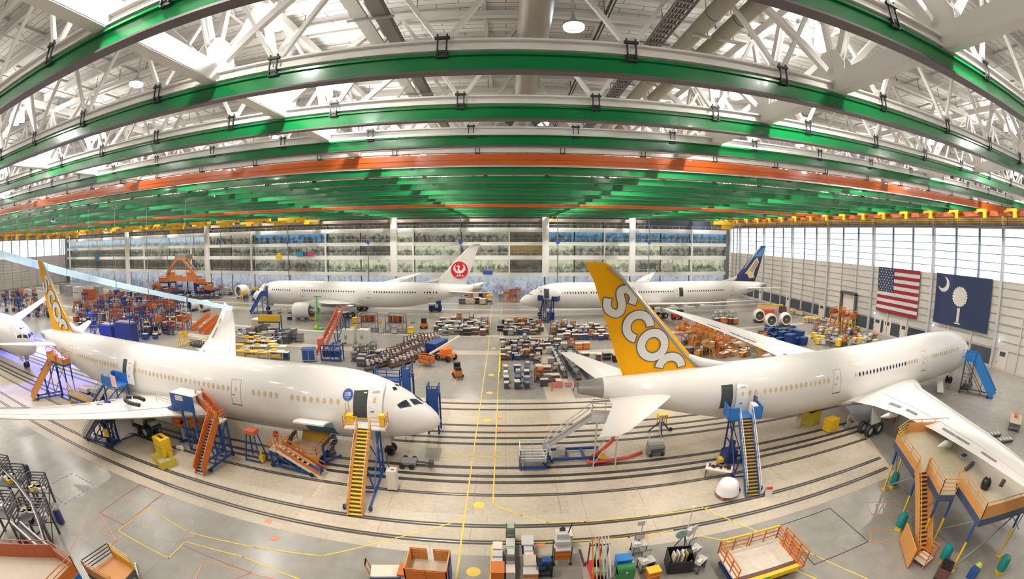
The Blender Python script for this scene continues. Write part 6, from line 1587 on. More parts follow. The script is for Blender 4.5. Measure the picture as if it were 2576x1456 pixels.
x, y = G(1160, 947); t = thing('pallet_truck', 'small orange and black lift truck right of the boom lift', 'truck', (x, y, 0), .3)
MB().bx(-.5, .5, -.7, .7, .25, 1.0).build('body', ORANGE, t); MB().bx(-.45, .45, .3, .75, 1.0, 1.9).build('mast', BLACK, t); MB().bx(-.4, .4, -.6, .2, 1.0, 1.4).build('seat', BLACK, t); MB().bx(-.35, -.15, -1.6, -.7, .1, .2).build('fork', DGREY, t); MB().bx(.15, .35, -1.6, -.7, .1, .2).build('fork', DGREY, t)
for xx in (-.5, .5): caster(t, xx, -.5, .25); caster(t, xx, .5, .25)
x, y = G(1108, 890); t = thing('blue_container', 'dark blue ribbed container left of the boom lift', 'container', (x, y, 0), 1.2); MB().bx(-2.0, 2.0, -.9, .9, .2, 2.1).build('body', DBLUE, t); MB().bx(-2.05, 2.05, -.95, .95, 2.1, 2.2).build('lid', BLUE, t)
for k in range(5): MB().bx(-1.8 + .85 * k, -1.65 + .85 * k, -.96, -.9, .3, 2.0).build('rib', BLUE, t)
x, y = G(1075, 826); t = thing('tow_tractor', 'tiny orange and black tow tractor alone on the open floor', 'tractor', (x, y, 0)); MB().bx(-.7, .7, -.6, .6, .2, 1.1).build('body', ORANGE, t); MB().bx(-.5, .5, -.3, .5, 1.1, 2.1).build('cab', BLACK, t)
for xx in (-.5, .5): caster(t, xx, -.6, .3); caster(t, xx, .6, .3)
# under and around the back airliners
rows('under the red emblem tail', 'carts under the red emblem tail', [('back', 748, 1180, 1240, 6), ('front', 764, 1172, 1240, 7)], [('cart', 'tan', 'cream'), ('crate', 'dark grey', 'grey'), ('cart', 'orange', 'tan'), ('shelf', 'white', 'yellow'), ('crate', 'black', 'tan')], s=1.5, seed=41)
x, y = G(1103, 783); t = thing('tail_tug', 'dark blue tug with white sheet under the back left airliner', 'tug', (x, y, 0), .2); MB().bx(-1.6, 1.6, -1, 1, .3, 1.6).build('body', DBLUE, t); MB().bx(.2, 1.4, -.9, .9, 1.6, 3.0).build('cab', BLUE, t); MB().box((.3, -1.1, 1.6), (.8, .1, .9)).build('sheet', CLOTH, t)
for xx in (-1, 1): caster(t, xx, -1, .35); caster(t, xx, 1, .35)
for j, (px, py) in enumerate(((1283, 757), (1300, 758), (1307, 748))): put('stand', 'orange', 'orange', G(px, py), .3 * j, 'orange stand before the back right nose, %s' % ('left one', 'right front one', 'right rear one')[j], None, .8)
stairs('boarding_stairs', 'blue stairs at the nose door of the back left airliner', 'stairs', G(640, 789), (-61.0, 92.6), 4.6, 1.3, 1.6, 2.2, BLUE, DGREY, BLUE, BLUE, 14, solid=.9, panel=BLUE)
stairs('boarding_stairs', 'dark stairs with blue wings at the nose door of the back right airliner', 'stairs', G(1375, 812), (9.2, 92.0), 4.5, 2.0, 1.8, 4.6, DBLUE, mat('tread_brown', (.10, .08, .09), .5), DBLUE, DBLUE, 16, solid=.8, panel=DBLUE)
x, y = G(1393, 803); t = thing('blue_pallet', 'small blue box beside the dark stairs at the back', 'box', (x, y, 0)); MB().bx(-.8, .8, -.6, .6, 0, 1.5).build('body', DBLUE, t); MB().bx(-.85, .85, -.65, .65, 1.5, 1.6).build('lid', BLUE, t)
# engine and gear left of the back left airliner
def ring_engine(name, label, px, py, rz, s, c1=WHITE, stand=DGREY):
    x, y = G(px, py); t = thing(name, label, 'engine cowl', (x, y, 0), rz); t.scale = (s, s, s)
    q = MB(); q.lathe([(1.25, -.2), (1.5, -.35), (1.68, .1), (1.75, 1.0), (1.68, 2.2), (1.5, 2.9), (1.4, 2.85), (1.35, .2), (1.25, -.2)], (0, 0, 2.1), 'Y', 28); q.build('shell', c1, t, True)
    q = MB(); q.lathe([(1.36, .02), (.001, .3)], (0, 0, 2.1), 'Y', 24); q.build('inner_face', mat('cowl_inside', (.10, .08, .07), .5), t)
    q = MB(); q.lathe([(.001, .1), (.3, .3), (.45, .5)], (0, 0, 2.1), 'Y', 14); q.build('spinner', TAN, t, True)
    MB().bx(-1.5, 1.5, .2, 2.6, .25, .45).build('cradle', stand, t)
    for xx in (-1.3, 1.3):
        for yy in (.3, 2.4): MB().bar((xx, yy, 0), (xx * .8, yy, 1.0), .14).build('leg', stand, t)
ring_engine('engine_cowl', 'white engine on a stand left of the back left airliner nose', 610, 752, -.3, 1.15)
ring_engine('engine_cowl', 'white engine cowl left of its pair amid the orange stands', 487, 783, -.25, .82); ring_engine('engine_cowl', 'white engine cowl right of its pair amid the orange stands', 517, 785, -.25, .82)
ring_engine('engine_cowl', 'white engine cowl by the right wall, left of the three', 1918, 812, -.35, .78); ring_engine('engine_cowl', 'white engine cowl by the right wall, middle of the three', 1948, 825, -.35, .78); ring_engine('engine_cowl', 'white engine cowl by the right wall, right of the three', 1985, 822, -.35, .78)
rows('beside the back left engine', 'gear beside the back left engine', [('back', 742, 590, 650, 5), ('front', 756, 625, 650, 2)], [('stand', 'yellow', 'blue'), ('cart', 'white', 'grey'), ('crate', 'tan', 'yellow'), ('crate', 'blue', 'white')], seed=44)
# the dense field of stands at left
MIXL = [('stand', 'rust', 'deep blue'), ('tower', 'rust', 'deep blue'), ('tower', 'maroon', 'blue'), ('stand', 'rust', 'blue'), ('crate', 'blue', 'grey'), ('crate', 'maroon', 'tan'), ('table', 'tan', 'deep blue'), ('frame', 'rust', 'deep blue'), ('shelf', 'grey', 'white'), ('rack', 'maroon', 'white'),
        ('cabinet', 'deep blue', 'blue'), ('cabinet', 'dark grey', 'grey'), ('tower', 'blue', 'deep blue'), ('crate', 'rust', 'orange'), ('cart', 'dark grey', 'yellow'), ('shelf', 'deep blue', 'tan'), ('stand', 'orange', 'deep blue')]
rows('in field behind left tail', 'stands in the field behind the left tail', [('backmost', 750, 300, 560, 17), ('second', 761, 255, 470, 18), ('third', 772, 215, 445, 19), ('fourth', 783, 210, 470, 21), ('fifth', 795, 205, 480, 21), ('sixth', 808, 205, 470, 19), ('seventh', 822, 215, 440, 16), ('front', 838, 250, 440, 13)], MIXL, s=1.15, jit=.7, seed=51)
rows('at far left edge', 'stands at the far left edge', [('back', 745, 0, 95, 11), ('second', 757, 0, 100, 12), ('third', 770, 0, 120, 13), ('fourth', 783, 30, 130, 12), ('front', 796, 60, 165, 11)], MIXL + [('crate', 'blue', 'deep blue'), ('cabinet', 'blue', 'deep blue'), ('tower', 'blue', 'blue')], s=1.0, jit=.8, seed=52)
for j, (px, py) in enumerate(((510, 838), (525, 842), (540, 846), (490, 832))):
    p = G(px, py); stairs('loading_ramp', 'red orange slanting ramp before the upturned left wing, %s from the right' % ORD[(2, 1, 0, 3)[j]], 'ramp', p, (p[0] + 2.2, p[1] + 4.2), 2.6, .9, 0, 1, ORANGE, mat('ramp_red_orange', (.68, .17, .07), .5), mat('ramp_red_orange', (.68, .17, .07), .5), BLUE, 9, solid=.5, legs=False)
rows('before the upturned wing', 'blue stands before the left wing', [('back', 828, 440, 500, 4), ('front', 852, 350, 400, 3)], [('stand', 'orange', 'blue'), ('crate', 'blue', 'white'), ('table', 'orange', 'blue')], s=1.0, seed=53)
for j, (px, py) in enumerate(((372, 846), (398, 842))):
    x, y = G(px, py); t = thing('lift_column', 'blue lift column on a yellow foot behind the left airliner, %s one' % ('left', 'right')[j], 'lift', (x, y, 0)); MB().bx(-1.2, 1.2, -.7, .7, 0, .3).build('base', DBLUE, t); MB().bar((-.8, 0, .2), (-.8, 0, 3.6), .35).build('column', BLUE, t); MB().box((.2, 0, .5), (1.0, .8, .5)).build('foot_box', YEL, t); MB().box((.4, 0, 1.3), (.6, .5, .9)).build('drive_unit', BLACK, t)
for j, (px, py, w, h) in enumerate(((330, 868, 5, 4.2), (285, 858, 4, 3.2))):
    x, y = G(px, py); t = thing('sheeted_stand', 'tall blue sheeted stand just behind the left airliner, %s' % ('right one', 'left one')[j], 'stand', (x, y, 0), .1)
    MB().bx(-w / 2, w / 2, -1, 1, .3, h).build('blue_sheet', DBLUE, t); MB().bx(-w / 2 + .3, w / 2 - .3, -.8, .8, h, h + .3).build('top', MGREY, t)
    for xx in (-w / 2 + .2, w / 2 - .2): MB().bar((xx, -.9, 0), (xx, -.9, h + .8), .15).build('post', BLUE, t)
rows('of gear behind wing root', 'yellow gear behind the wing root', [('only', 868, 470, 510, 4)], [('stand', 'yellow', 'yellow'), ('table', 'yellow', 'tan'), ('rack', 'dark grey', 'grey')], s=.9, seed=54)
rows('of gear by far wing', 'dark gear by the far left wing', [('only', 872, 505, 530, 3)], [('rack', 'dark grey', 'grey'), ('crate', 'black', 'grey')], s=.8, seed=55)
# arched gantry dock
x, y = G(475, 742); t = thing('gantry_dock', 'large orange stepped gantry dock with an arch at the back left', 'dock', (x, y, 0))
for s in (-1, 1):
    for k, (xa, xb, za, zb) in enumerate(((3.0, 7.0, 6.5, 9.5), (6.5, 12.0, 4.5, 7.0), (11.5, 15.5, 2.5, 4.5))):
        MB().bx(s * xa, s * xb, -2, 2, za - .5, za).build('deck', BROWN, t); rail_run(t, (s * xa, -2, za), (s * xb, -2, za), 2.0, mat('gantry_orange', (.66, .22, .05), .5, noise=.15), 3, 3, .16, 'guard_rail', .75)
        for xx in (s * xa, s * xb): MB().bar((xx, -1.8, 0), (xx, -1.8, za), .4).build('leg', DBLUE, t)
    MB().bar((s * 7.5, -2, 7), (s * 1.5, -2, 12.5), .5, .9).build('arch_beam', mat('gantry_orange', (.66, .22, .05), .5), t); MB().bar((s * 7.0, -1, 8.6), (s * 1.2, -1, 13.4), .3, .6).build('arch_guard', MGREY, t)
MB().bx(-3, 3, -2.2, 2, 12.2, 12.8).build('bridge', mat('gantry_orange', (.66, .22, .05), .5), t); MB().bx(-2.6, 2.6, -2, 2, 12.8, 14).build('bridge_cage', MGREY, t)
MB().bx(-8, 8, -2.2, -1.6, 5.0, 6.6).build('front_guard', mat('gantry_orange', (.66, .22, .05), .5), t); MB().bx(-13, 13, -1.6, 1.6, .6, 1.6).build('base', DBLUE, t)
rows('before the arched gantry', 'gear before the arched gantry', [('back', 744, 400, 560, 9), ('front', 752, 415, 550, 7)], MIXL, s=1.05, jit=.6, seed=57)
# containers along the back left
for j, (px, py, c, w) in enumerate(((235, 728, 'rust', 6), (205, 722, 'white', 4.2), (182, 718, 'grey', 4), (168, 712, 'grey', 3), (258, 722, 'grey', 3))):
    x, y = G(px, py + 26); y = min(y, 127); t = thing('container', '%s container along the office front at far left, %s from left' % (('rust' if c == 'rust' else c), ORD[(3, 2, 1, 0, 4)[j]]), 'container', (x, y, 0)); MB().bx(-w / 2, w / 2, -1.2, 1.2, 0, 3.6).build('body', C_[c], t); MB().bx(-w / 2 - .1, w / 2 + .1, -1.3, 1.3, 3.6, 3.8).build('lid', C_[c], t); MB().bx(-w / 2, w / 2, -1.24, -1.2, 1.8, 2.0).build('band', DGREY, t)
rows('along the office foot', 'gear along the office foot', [('left', 745, 270, 420, 8), ('middle', 742, 560, 640, 5), ('right', 743, 1180, 1300, 5)], [('crate', 'grey', 'white'), ('cabinet', 'white', 'blue'), ('cabinet', 'grey', 'white'), ('crate', 'blue', 'white'), ('table', 'white', 'grey')], s=1.5, seed=58)
# ---- right middle: orange docks under the far right wing
MIXR = [('stand', 'amber', 'amber'), ('stand', 'orange', 'amber'), ('table', 'tan', 'amber'), ('stand', 'amber', 'grey'), ('table', 'white', 'orange'), ('frame', 'amber', 'orange'), ('crate', 'amber', 'tan'), ('table', 'yellow', 'amber')]
rows('behind right tail under wing', 'orange docks under the far right wing', [('backmost', 832, 1712, 1752, 6), ('second', 845, 1720, 1800, 9), ('third', 858, 1735, 1850, 13), ('fourth', 870, 1750, 1885, 15), ('fifth', 882, 1765, 1915, 15), ('front', 895, 1775, 1915, 13)], MIXR, .5, .95, .5, seed=61)
rows('close behind orange fin', 'dark carts behind the orange fin', [('back', 868, 1728, 1770, 3), ('front', 890, 1745, 1790, 4)], [('crate', 'dark grey', 'grey'), ('cabinet', 'dark grey', 'black'), ('shelf', 'dark grey', 'white')], .4, 1.2, seed=62)
rows('by the right wall', 'yellow and blue carts by the right wall', [('back', 834, 2060, 2170, 14), ('second', 842, 2055, 2190, 16, 852), ('third', 850, 2055, 2205, 17, 862), ('fourth', 858, 2060, 2200, 15, 868), ('front', 866, 2065, 2190, 13, 876)], [('cart', 'yellow', 'white'), ('crate', 'yellow', 'yellow'), ('cart', 'white', 'grey'), ('shelf', 'grey', 'white'), ('crate', 'deep blue', 'blue'), ('table', 'grey', 'maroon'), ('cart', 'grey', 'maroon'), ('shelf', 'dark grey', 'orange')], .4, 1.15, seed=63)
put('stand', 'orange', 'yellow', G(2110, 832), .3, 'tall orange and yellow stand by the right wall door', None, 1.3); put('stand', 'orange', 'yellow', G(2140, 838), .2, 'wide orange and yellow stand right of its twin by the wall', None, 1.2)
rows('beyond the right wing', 'blue gear beyond the right wing', [('back', 848, 1925, 2000, 9), ('middle', 857, 1935, 2010, 9), ('front', 866, 1950, 2018, 8)], [('cabinet', 'deep blue', 'blue'), ('shelf', 'dark grey', 'blue'), ('cart', 'deep blue', 'white'), ('crate', 'deep blue', 'blue')], .3, 1.25, seed=64)
rows('near far right wing tip', 'small gear near the far right wing tip', [('back', 806, 1805, 1850, 4), ('front', 815, 1812, 1860, 4)], [('cart', 'blue', 'white'), ('cart', 'maroon', 'white'), ('crate', 'orange', 'tan'), ('shelf', 'grey', 'white')], .3, 1.3, seed=65)
x, y = G(1935, 797); t = thing('boom_truck', 'red orange boom truck with a yellow arm behind the three white cowls', 'truck', (x, y, 0), -.3); MB().bx(-2.6, 2.0, -.9, .9, .6, 1.9).build('body', mat('truck_red_orange', (.62, .12, .04), .45), t); MB().bar((-2.4, 0, 2.6), (4.5, .5, 2.9), .4).build('boom', YEL, t); MB().bx(3.6, 5.2, -.8, .8, 1.0, 2.6).build('cab', BROWN, t)
for xx in (-1.8, 1.4): caster(t, xx, -.9, .5, DARK); caster(t, xx, .9, .5, DARK)
rows('along the right wall foot', 'tables along the right wall', [('far', 790, 2000, 2040, 3), ('near', 812, 2040, 2075, 3)], [('table', 'yellow', 'tan'), ('table', 'tan', 'maroon'), ('crate', 'tan', 'maroon')], .4, 1.3, seed=66)
x, y = G(1710, 803); t = thing('tug', 'small red and black tug at the tip of the far right wing', 'tug', (x, y, 0)); MB().bx(-1.2, 1.2, -.7, .7, .4, 1.3).build('body', RED, t); MB().bx(.3, 1.4, -.7, .7, 1.3, 2.2).build('cab', BLACK, t)
for xx in (-.8, .8): caster(t, xx, -.7, .4); caster(t, xx, .7, .4)
x, y = G(1815, 765)
t = thing('belly_stand', 'dark stand under the back right airliner behind the wing', 'stand', (x, y, 0)); MB().bx(-2, 2, -1, 1, 1.0, 1.3).build('deck', DBLUE, t); 
for xx in (-1.8, 1.8): MB().bar((xx, -.8, 0), (xx, -.8, 1.2), .2).build('leg', DGREY, t); MB().bar((xx, .8, 0), (xx, .8, 1.2), .2).build('leg', DGREY, t)
x, y = G(2330, 856); x, y = 71.5, 47; t = thing('black_awning', 'flat black topped table beside the right airliner crown at the wall', 'table', (x, y, 0), .3); MB().bx(-3, 3, -1.2, 1.2, 2.1, 2.3).build('top', BLACK, t)
for xx in (-2.8, 2.8):
    for yy in (-1, 1): MB().bar((xx, yy, 0), (xx, yy, 2.1), .12).build('leg', DGREY, t)
# ---- lower edge: two dozen carts in files
def floor_item(kind, a, b, px, py, rz, label, s=1.0): put(kind, a, b, G(px, py), rz, label, None, s * .84)
for k, (kd, a, b) in enumerate((('cart', 'white', 'cream'), ('cart', 'white', 'white'), ('cart', 'cream', 'white'), ('crate', 'orange', 'orange'))): floor_item(kd, a, b, 1260, 1395 + 19 * k, PI / 2, '%s in the file on the yellow line at lower edge, %s from the top' % (('white cart', 'white cart', 'cream cart', 'orange box')[k], ORD[k]), .95)
for k, (kd, a, b) in enumerate((('shelf', 'dark grey', 'pale green'), ('cart', 'tan', 'white'), ('cart', 'white', 'pale green'), ('shelf', 'dark grey', 'white'), ('cart', 'white', 'cream'))): floor_item(kd, a, b, 1292, 1362 + 22 * k, PI / 2, '%s cart in the second file at the lower edge, %s from the top' % (a if kd == 'cart' else 'dark shelf', ORD[k]), .9)
for k, (kd, a, b) in enumerate((('crate', 'blue', 'white'), ('cart', 'cream', 'white'), ('cart', 'white', 'cream'), ('crate', 'tan', 'tan'))): floor_item(kd, a, b, 1334 + 2 * k, 1382 + 17 * k, PI / 2, '%s in the third file at the lower edge, %s from the top' % (('blue bin', 'cream cart', 'white cart', 'tan crate')[k], ORD[k]), .9)
floor_item('shelf', 'black', 'blue', 1376, 1446, 0, 'black cart with blue screens right of the third file', .95); floor_item('crate', 'orange', 'white', 1342, 1456, 0, 'orange and white crate at the bottom of the third file', .8)
x, y = G(1420, 1412); t = thing('drawer_cart', 'tall black cart with two orange drawers in the fourth file at the lower edge', 'cart', (x, y, 0))
for xx in (-.5, .5):
    for yy in (-.35, .35): MB().bar((xx, yy, 0), (xx, yy, 1.5), .07).build('post', DGREY, t)
MB().bx(-.45, .45, -.38, .3, .5, .72).build('drawer', ORANGE, t); MB().bx(-.45, .45, -.38, .3, .8, 1.02).build('drawer', ORANGE, t); MB().bx(-.5, .5, -.35, .35, 1.2, 1.26).build('shelf', LGREY, t); MB().bx(-.45, .45, -.1, .5, 1.5, 1.75).build('top_bin', LGREY, t); MB().box((0, .3, 1.95), (.7, .3, .4)).build('printer', LGREY, t); MB().bar((.3, .3, 2.1), (.5, .4, 2.8), .05).build('lamp_arm', BLACK, t)
for xx in (-.5, .5): caster(t, xx, -.35, .1); caster(t, xx, .35, .1)
x, y = G(1424, 1372); t = thing('white_console', 'white console with black tools above the black drawer cart', 'console', (x, y, 0)); MB().bx(-.5, .5, -.35, .35, .2, 1.1).build('body', LGREY, t); MB().bx(-.5, .5, -.4, .4, 1.1, 1.16).build('top', CREAM, t); MB().box((-.1, .1, 1.3), (.3, .2, .3), .5).build('tool', BLACK, t)
for xx in (-.4, .4): caster(t, xx, -.3, .1); caster(t, xx, .3, .1)
# white pole racks
for k, (px, py) in enumerate(((1505, 1440), (1522, 1440))):
    x, y = G(px, py); t = thing('pole_rack', 'tall rack of white and orange poles at the lower edge, %s one' % ('left', 'right')[k], 'rack', (x, y, 0), .05)
    MB().bx(-.4, .4, -.9, .9, .15, .25).build('base', RED if k == 0 else MGREY, t)
    for j in range(4): MB().bar((-.3 + .2 * j, -.8, .3), (-.25 + .18 * j, .7, 2.4), .06).build('pole', (ORANGE, LGREY, LGREY, WTRUSS)[j], t)
    MB().bar((-.4, .5, 1.9), (.4, .5, 1.9), .06).build('cross_bar', DGREY, t); MB().box((-.1, -.4, .5), (.35, .4, .4)).build('box', LGRN, t); MB().bar((-.35, .6, .2), (-.35, .6, 2.0), .07).build('upright', BROWN, t); MB().bar((.35, .6, .2), (.35, .6, 2.0), .07).build('upright', BROWN, t)
    for xx in (-.35, .35): caster(t, xx, -.8, .1); caster(t, xx, .8, .1)
x, y = G(1573, 1425); t = thing('blue_case', 'bright blue lidded case behind the green cabinet at the lower edge', 'case', (x, y, 0)); MB().bx(-.45, .45, -.3, .3, .1, .75).build('body', mat('case_blue', (.02, .22, .62), .4), t); MB().bx(-.47, .47, -.32, .32, .75, .85).build('lid', mat('case_blue', (.02, .22, .62), .4), t); MB().bx(-.3, .3, -.33, -.3, .4, .46).build('latch', LGREY, t)
x, y = G(1577, 1456); t = thing('green_cabinet', 'dark green cabinet at the bottom edge in front of the blue case', 'cabinet', (x, y, 0)); GC = mat('cabinet_green', (.02, .20, .05), .4); MB().bx(-.5, .5, -.3, .3, .1, .9).build('body', GC, t); q = MB(); q.lathe([(.001, -.5), (.3, -.5), (.3, .5), (.001, .5)], (0, 0, .9), 'X', 16); q.build('curved_lid', GC, t, 'auto'); MB().bx(-.05, .05, -.34, -.3, .8, .9).build('latch', LGREY, t)
for k, (px, py) in enumerate(((1612, 1388), (1630, 1430), (1746, 1400), (1760, 1430))):
    x, y = G(px, py); t = thing('computer_cart', 'white screen cart with clutter at the lower edge, %s' % ('upper one by the orange patch', 'lower one by the orange box', 'upper one right of the black bin', 'lower one right of the black bin')[k], 'cart', (x, y, 0), .2 * k)
    MB().bx(-.45, .45, -.35, .35, .75, .82).build('top', LGREY, t); MB().bx(-.4, .4, -.3, .3, .25, .3).build('shelf', MGREY, t)
    for xx in (-.4, .4):
        for yy in (-.3, .3): MB().bar((xx, yy, .1), (xx, yy, .78), .05).build('post', DGREY, t)
    MB().bx(-.3, .3, .15, .22, .95, 1.4).build('screen', DGREY, t); MB().bx(-.27, .27, .135, .15, .98, 1.37).build('screen_face', LGREY, t); MB().bar((0, .2, .8), (0, .2, 1.1), .06).build('screen_post', BLACK, t); MB().box((-.2, -.15, .9), (.4, .25, .12)).build('keyboard_box', CREAM, t); MB().box((.25, -.1, .45), (.3, .4, .3)).build('bin', BLACK if k % 2 else WTRUSS, t)
    if k in (0, 2): MB().bar((.1, .3, .8), (.1, .3, 2.2), .06).build('signal_post', LGREY, t); MB().box((0, .3, 2.2), (.45, .08, .35)).build('sign_plate', LGREY, t)
    for xx in (-.4, .4): caster(t, xx, -.3, .07); caster(t, xx, .3, .07)
floor_item('crate', 'orange', 'yellow', 1648, 1452, .1, 'orange toolbox at the bottom edge beside the lower screen cart', .75)
x, y = G(1712, 1430); t = thing('waste_bin', 'large black bin filled with tan boards at the lower edge', 'bin', (x, y, 0), -.15)
MB().bx(-.75, .75, -.5, -.45, .1, 1.0).build('front_wall', BLACK, t); MB().bx(-.75, -.7, -.5, .7, .1, 1.2).build('side_wall', BLACK, t); MB().bx(.7, .75, -.5, .7, .1, 1.2).build('side_wall', BLACK, t); MB().bx(-.75, .75, .65, .7, .1, 1.3).build('back_wall', BLACK, t); MB().bx(-.75, .75, -.5, .7, .1, .15).build('floor_plate', DGREY, t)
for k in range(4): MB().box((-.5 + .25 * k, -.1 + .1 * (k % 2), .95), (.08, .5, 1.0), .1, 0, .1).build('board', (TAN, LGREY, TAN, mat('board_ochre', (.4, .28, .1), .6))[k], t)
for k in range(4): MB().box((.1 + .15 * k, .3, .9 + .1 * (k % 2)), (.3, .4, .4), k).build('scrap', (DGREY, LGREY, MGREY, BLACK)[k], t)
for xx in (-.6, .6): caster(t, xx, -.4, .1); caster(t, xx, .6, .1)
x, y = G(1722, 1378); t = thing('tripod_scope', 'tripod with round glass dials above the black bin at the lower edge', 'tripod', (x, y, 0))
for a in (.5, 2.6, 4.7): MB().bar((0, 0, 1.1), (.5 * math.cos(a), .5 * math.sin(a), 0), .06).build('leg', DGREY, t)
q = MB(); q.lathe([(.001, -.1), (.34, -.1), (.36, 0), (.3, .06), (.001, .06)], (-.3, 0, 1.3), 'Y', 18); q.build('dial', mat('dial_teal', (.35, .5, .45), .3), t); MB().box((.3, 0, 1.35), (.5, .3, .5), .5).build('box', LGREY, t); MB().bar((.2, .2, 1.2), (.3, .3, 3.0), .06).build('mast', LGREY, t); MB().box((.3, .3, 3.05), (.16, .16, .2)).build('beacon', WTRUSS, t)
# marks on the floor for the black strip
p, q_ = G(1466, 1382), G(1478, 1425); MBm = MB().bar((*p, .02), (*q_, .02), .16, .03); tag(MBm.build('cable_cover', DGREY), 'thin dark cable cover on the pale strip at the lower edge', 'cable cover')
# ------------------------------------------------------------------ crane runway and catwalk along the side walls
CWY = mat('crane_yellow', (.80, .44, .01), .45, noise=.1)
ROR = mat('runway_orange', (.60, .12, .03), .4)
t = thing('runway_girder', 'orange runway girder high along the right wall with yellow brackets', 'girder', (71.5, 0, 0))
MB().bx(-.35, .35, 5, 125, 23.5, 24.2).build('girder', ROR, t)
repeat(MB().box((0, 0, 24.25), (2.2, 2.0, .4)).box((-.9, -.6, 23.6), (.5, .7, .9)).bar((.2, .3, 24.3), (.6, 2.6, 24.0), .5, .35).build('bracket', CWY, t), [(-.6, 9.9 + 5.87 * k, 0) for k in range(20)])
def catwalk(lab, X, s, y0, y1, zz):
    t = thing('catwalk', lab, 'catwalk', (X, 0, 0))
    MB().bx(-.7, .7, y0, y1, zz - .12, zz).build('deck', DGREY, t)
    for sx in (-.7, .7):
        q = MB()
        for z in (.45, .8, 1.1): q.bx(sx - .04, sx + .04, y0, y1, zz + z - .04, zz + z + .04)
        q.build('handrail', CWY, t)
    post = MB().bx(-s * .74, -s * .62, -.06, .06, zz, zz + 1.15).build('post', CWY, t); n = int((y1 - y0) / 2.6); repeat(post, [(0, y0 + k * 2.6, 0) for k in range(n)])
    repeat(MB().bar((0, 0, zz), (0, 0, 24.2), .1).build('hanger_rod', DGREY, t), [(0, 7.05 + 5.87 * k, 0) for k in range(21)])
catwalk('yellow railed catwalk high along the right wall above the windows', 75.2, 1, 2, 127, 22.3)
catwalk('yellow railed catwalk high along the left end of the hall', -203, -1, 2, 127, 21.6)
t = thing('runway_girder', 'yellow runway girder high across the left end with hanging brackets', 'girder', (-196, 0, 0))
MB().bx(-.5, .5, 5, 127, 23.5, 24.2).build('girder', CWY, t)
repeat(MB().box((0, 0, 23.6), (4, 3.0, .8)).box((1.5, -.6, 22.4), (1.5, 1.2, 1.6)).build('bracket', CWY, t), [(0, 9.9 + 5.87 * k, 0) for k in range(20)])
for j, (px, py) in enumerate(((190, 575), (445, 575), (1830, 562))):
    X, Zz = AY(px, py, 118.58); t = thing('crane_trolley', 'yellow crane trolley hanging under the far beams, %s' % ('leftmost of the two at left', 'right of the two at left', 'the one at the right end')[j], 'trolley', (X, 118.58, Zz - 1))
    MB().bx(-4.5, 4.5, -1, 1, .6, 1.5).build('frame', CWY, t); MB().bx(-1.5, 2.5, -.9, .9, -.8, .6).build('hoist', mat('crane_dull_yellow', (.45, .27, .02), .5, noise=.2), t); MB().bar((0, 0, 1.4), (0, 0, 24.22 - Zz + 1), .3).build('hanger', CWY, t)
    q = MB()
    for k in range(6): q.bar((-4 + 1.6 * k, -1, 1.5), (-3.2 + 1.6 * k, -1, 2.3), .15); q.bar((-3.2 + 1.6 * k, -1, 2.3), (-2.4 + 1.6 * k, -1, 1.5), .15)
    q.build('lattice', CWY, t)
for r_, (Y_, wd) in enumerate(((118.58, 'back'), (101.0, 'front'))):
    for k in range(14):
        t = thing('crane_end_truck', 'yellow crane end truck under the far beams at left, %s row, %s from the centre' % (wd, ORD[k]), 'crane part', (-60 - 11 * k + 4 * r_, Y_, 0)); MB().bx(-4, 4, -.6, .6, 23.3, 24.0).build('beam', CWY, t); MB().bx(-1, 1, -.7, .7, 22.7, 23.3).build('motor', CWY, t)
        for xx in (-3, 3): MB().bx(xx - .3, xx + .3, -.5, .5, 24.0, 24.2).build('wheel_box', DGREY, t)
# ------------------------------------------------------------------ flags on the right wall
def fp(u, v, Y0, Y1, Z0, Z1): return (Y0 + (Y1 - Y0) * u, Z0 + (Z1 - Z0) * v)
FX = 76.72
Y0, Y1, Z0, Z1 = 62.9, 51.2, 4.8, 13.75
t = thing('wall_flag', 'red, white and blue flag with stars and stripes hung on the right wall', 'flag', (FX, 0, 0))
FR, FW, FB = mat('flag_red', (.22, .01, .03), .75), mat('flag_white', (.56, .52, .47), .75), mat('flag_navy', (.02, .03, .075), .75)
for k in range(13):
    a, b = Z1 - (Z1 - Z0) * k / 13, Z1 - (Z1 - Z0) * (k + 1) / 13
    MB().bx(0, .05, Y1, Y0, b, a).build('red_stripe' if k % 2 == 0 else 'white_stripe', FR if k % 2 == 0 else FW, t)
cz = Z1 - (Z1 - Z0) * 7 / 13; cy = Y0 + (Y1 - Y0) * .4
can = MB().bx(-.03, 0, cy, Y0, cz, Z1).build('canton', FB, t)
q = MB()
for r in range(9):
    for c in range(6 if r % 2 == 0 else 5):
        u = (c + .5 + (.5 if r % 2 else 0)) / 6; y = Y0 + (cy - Y0) * u; z = Z1 - (Z1 - cz) * (r + .6) / 9.2
        pts = [(-.045, y + (.20 if k % 2 == 0 else .08) * math.sin(PI * k / 5), z + (.20 if k % 2 == 0 else .08) * math.cos(PI * k / 5)) for k in range(10)]
        q.add(pts, [tuple(range(10))[::-1]])
q.build('star_pattern', FW, can)
q = MB(); q.bx(-.02, .1, Y1, Y0, Z1, Z1 + .1); q.build('hanging_bar', DGREY, t)
Y0, Y1, Z0, Z1 = 46.9, 33.9, 5.1, 13.8
t = thing('wall_flag', 'navy flag with a white palm tree and crescent hung on the right wall', 'flag', (FX, 0, 0))
MB().bx(0, .05, Y1, Y0, Z0, Z1).build('field', mat('flag_indigo', (.014, .026, .075), .75), t)
MB().bx(-.02, .1, Y1, Y0, Z1, Z1 + .1).build('hanging_bar', DGREY, t)
c0 = (Y0 - 1.9, Z1 - 1.75)
out, inn = [], []
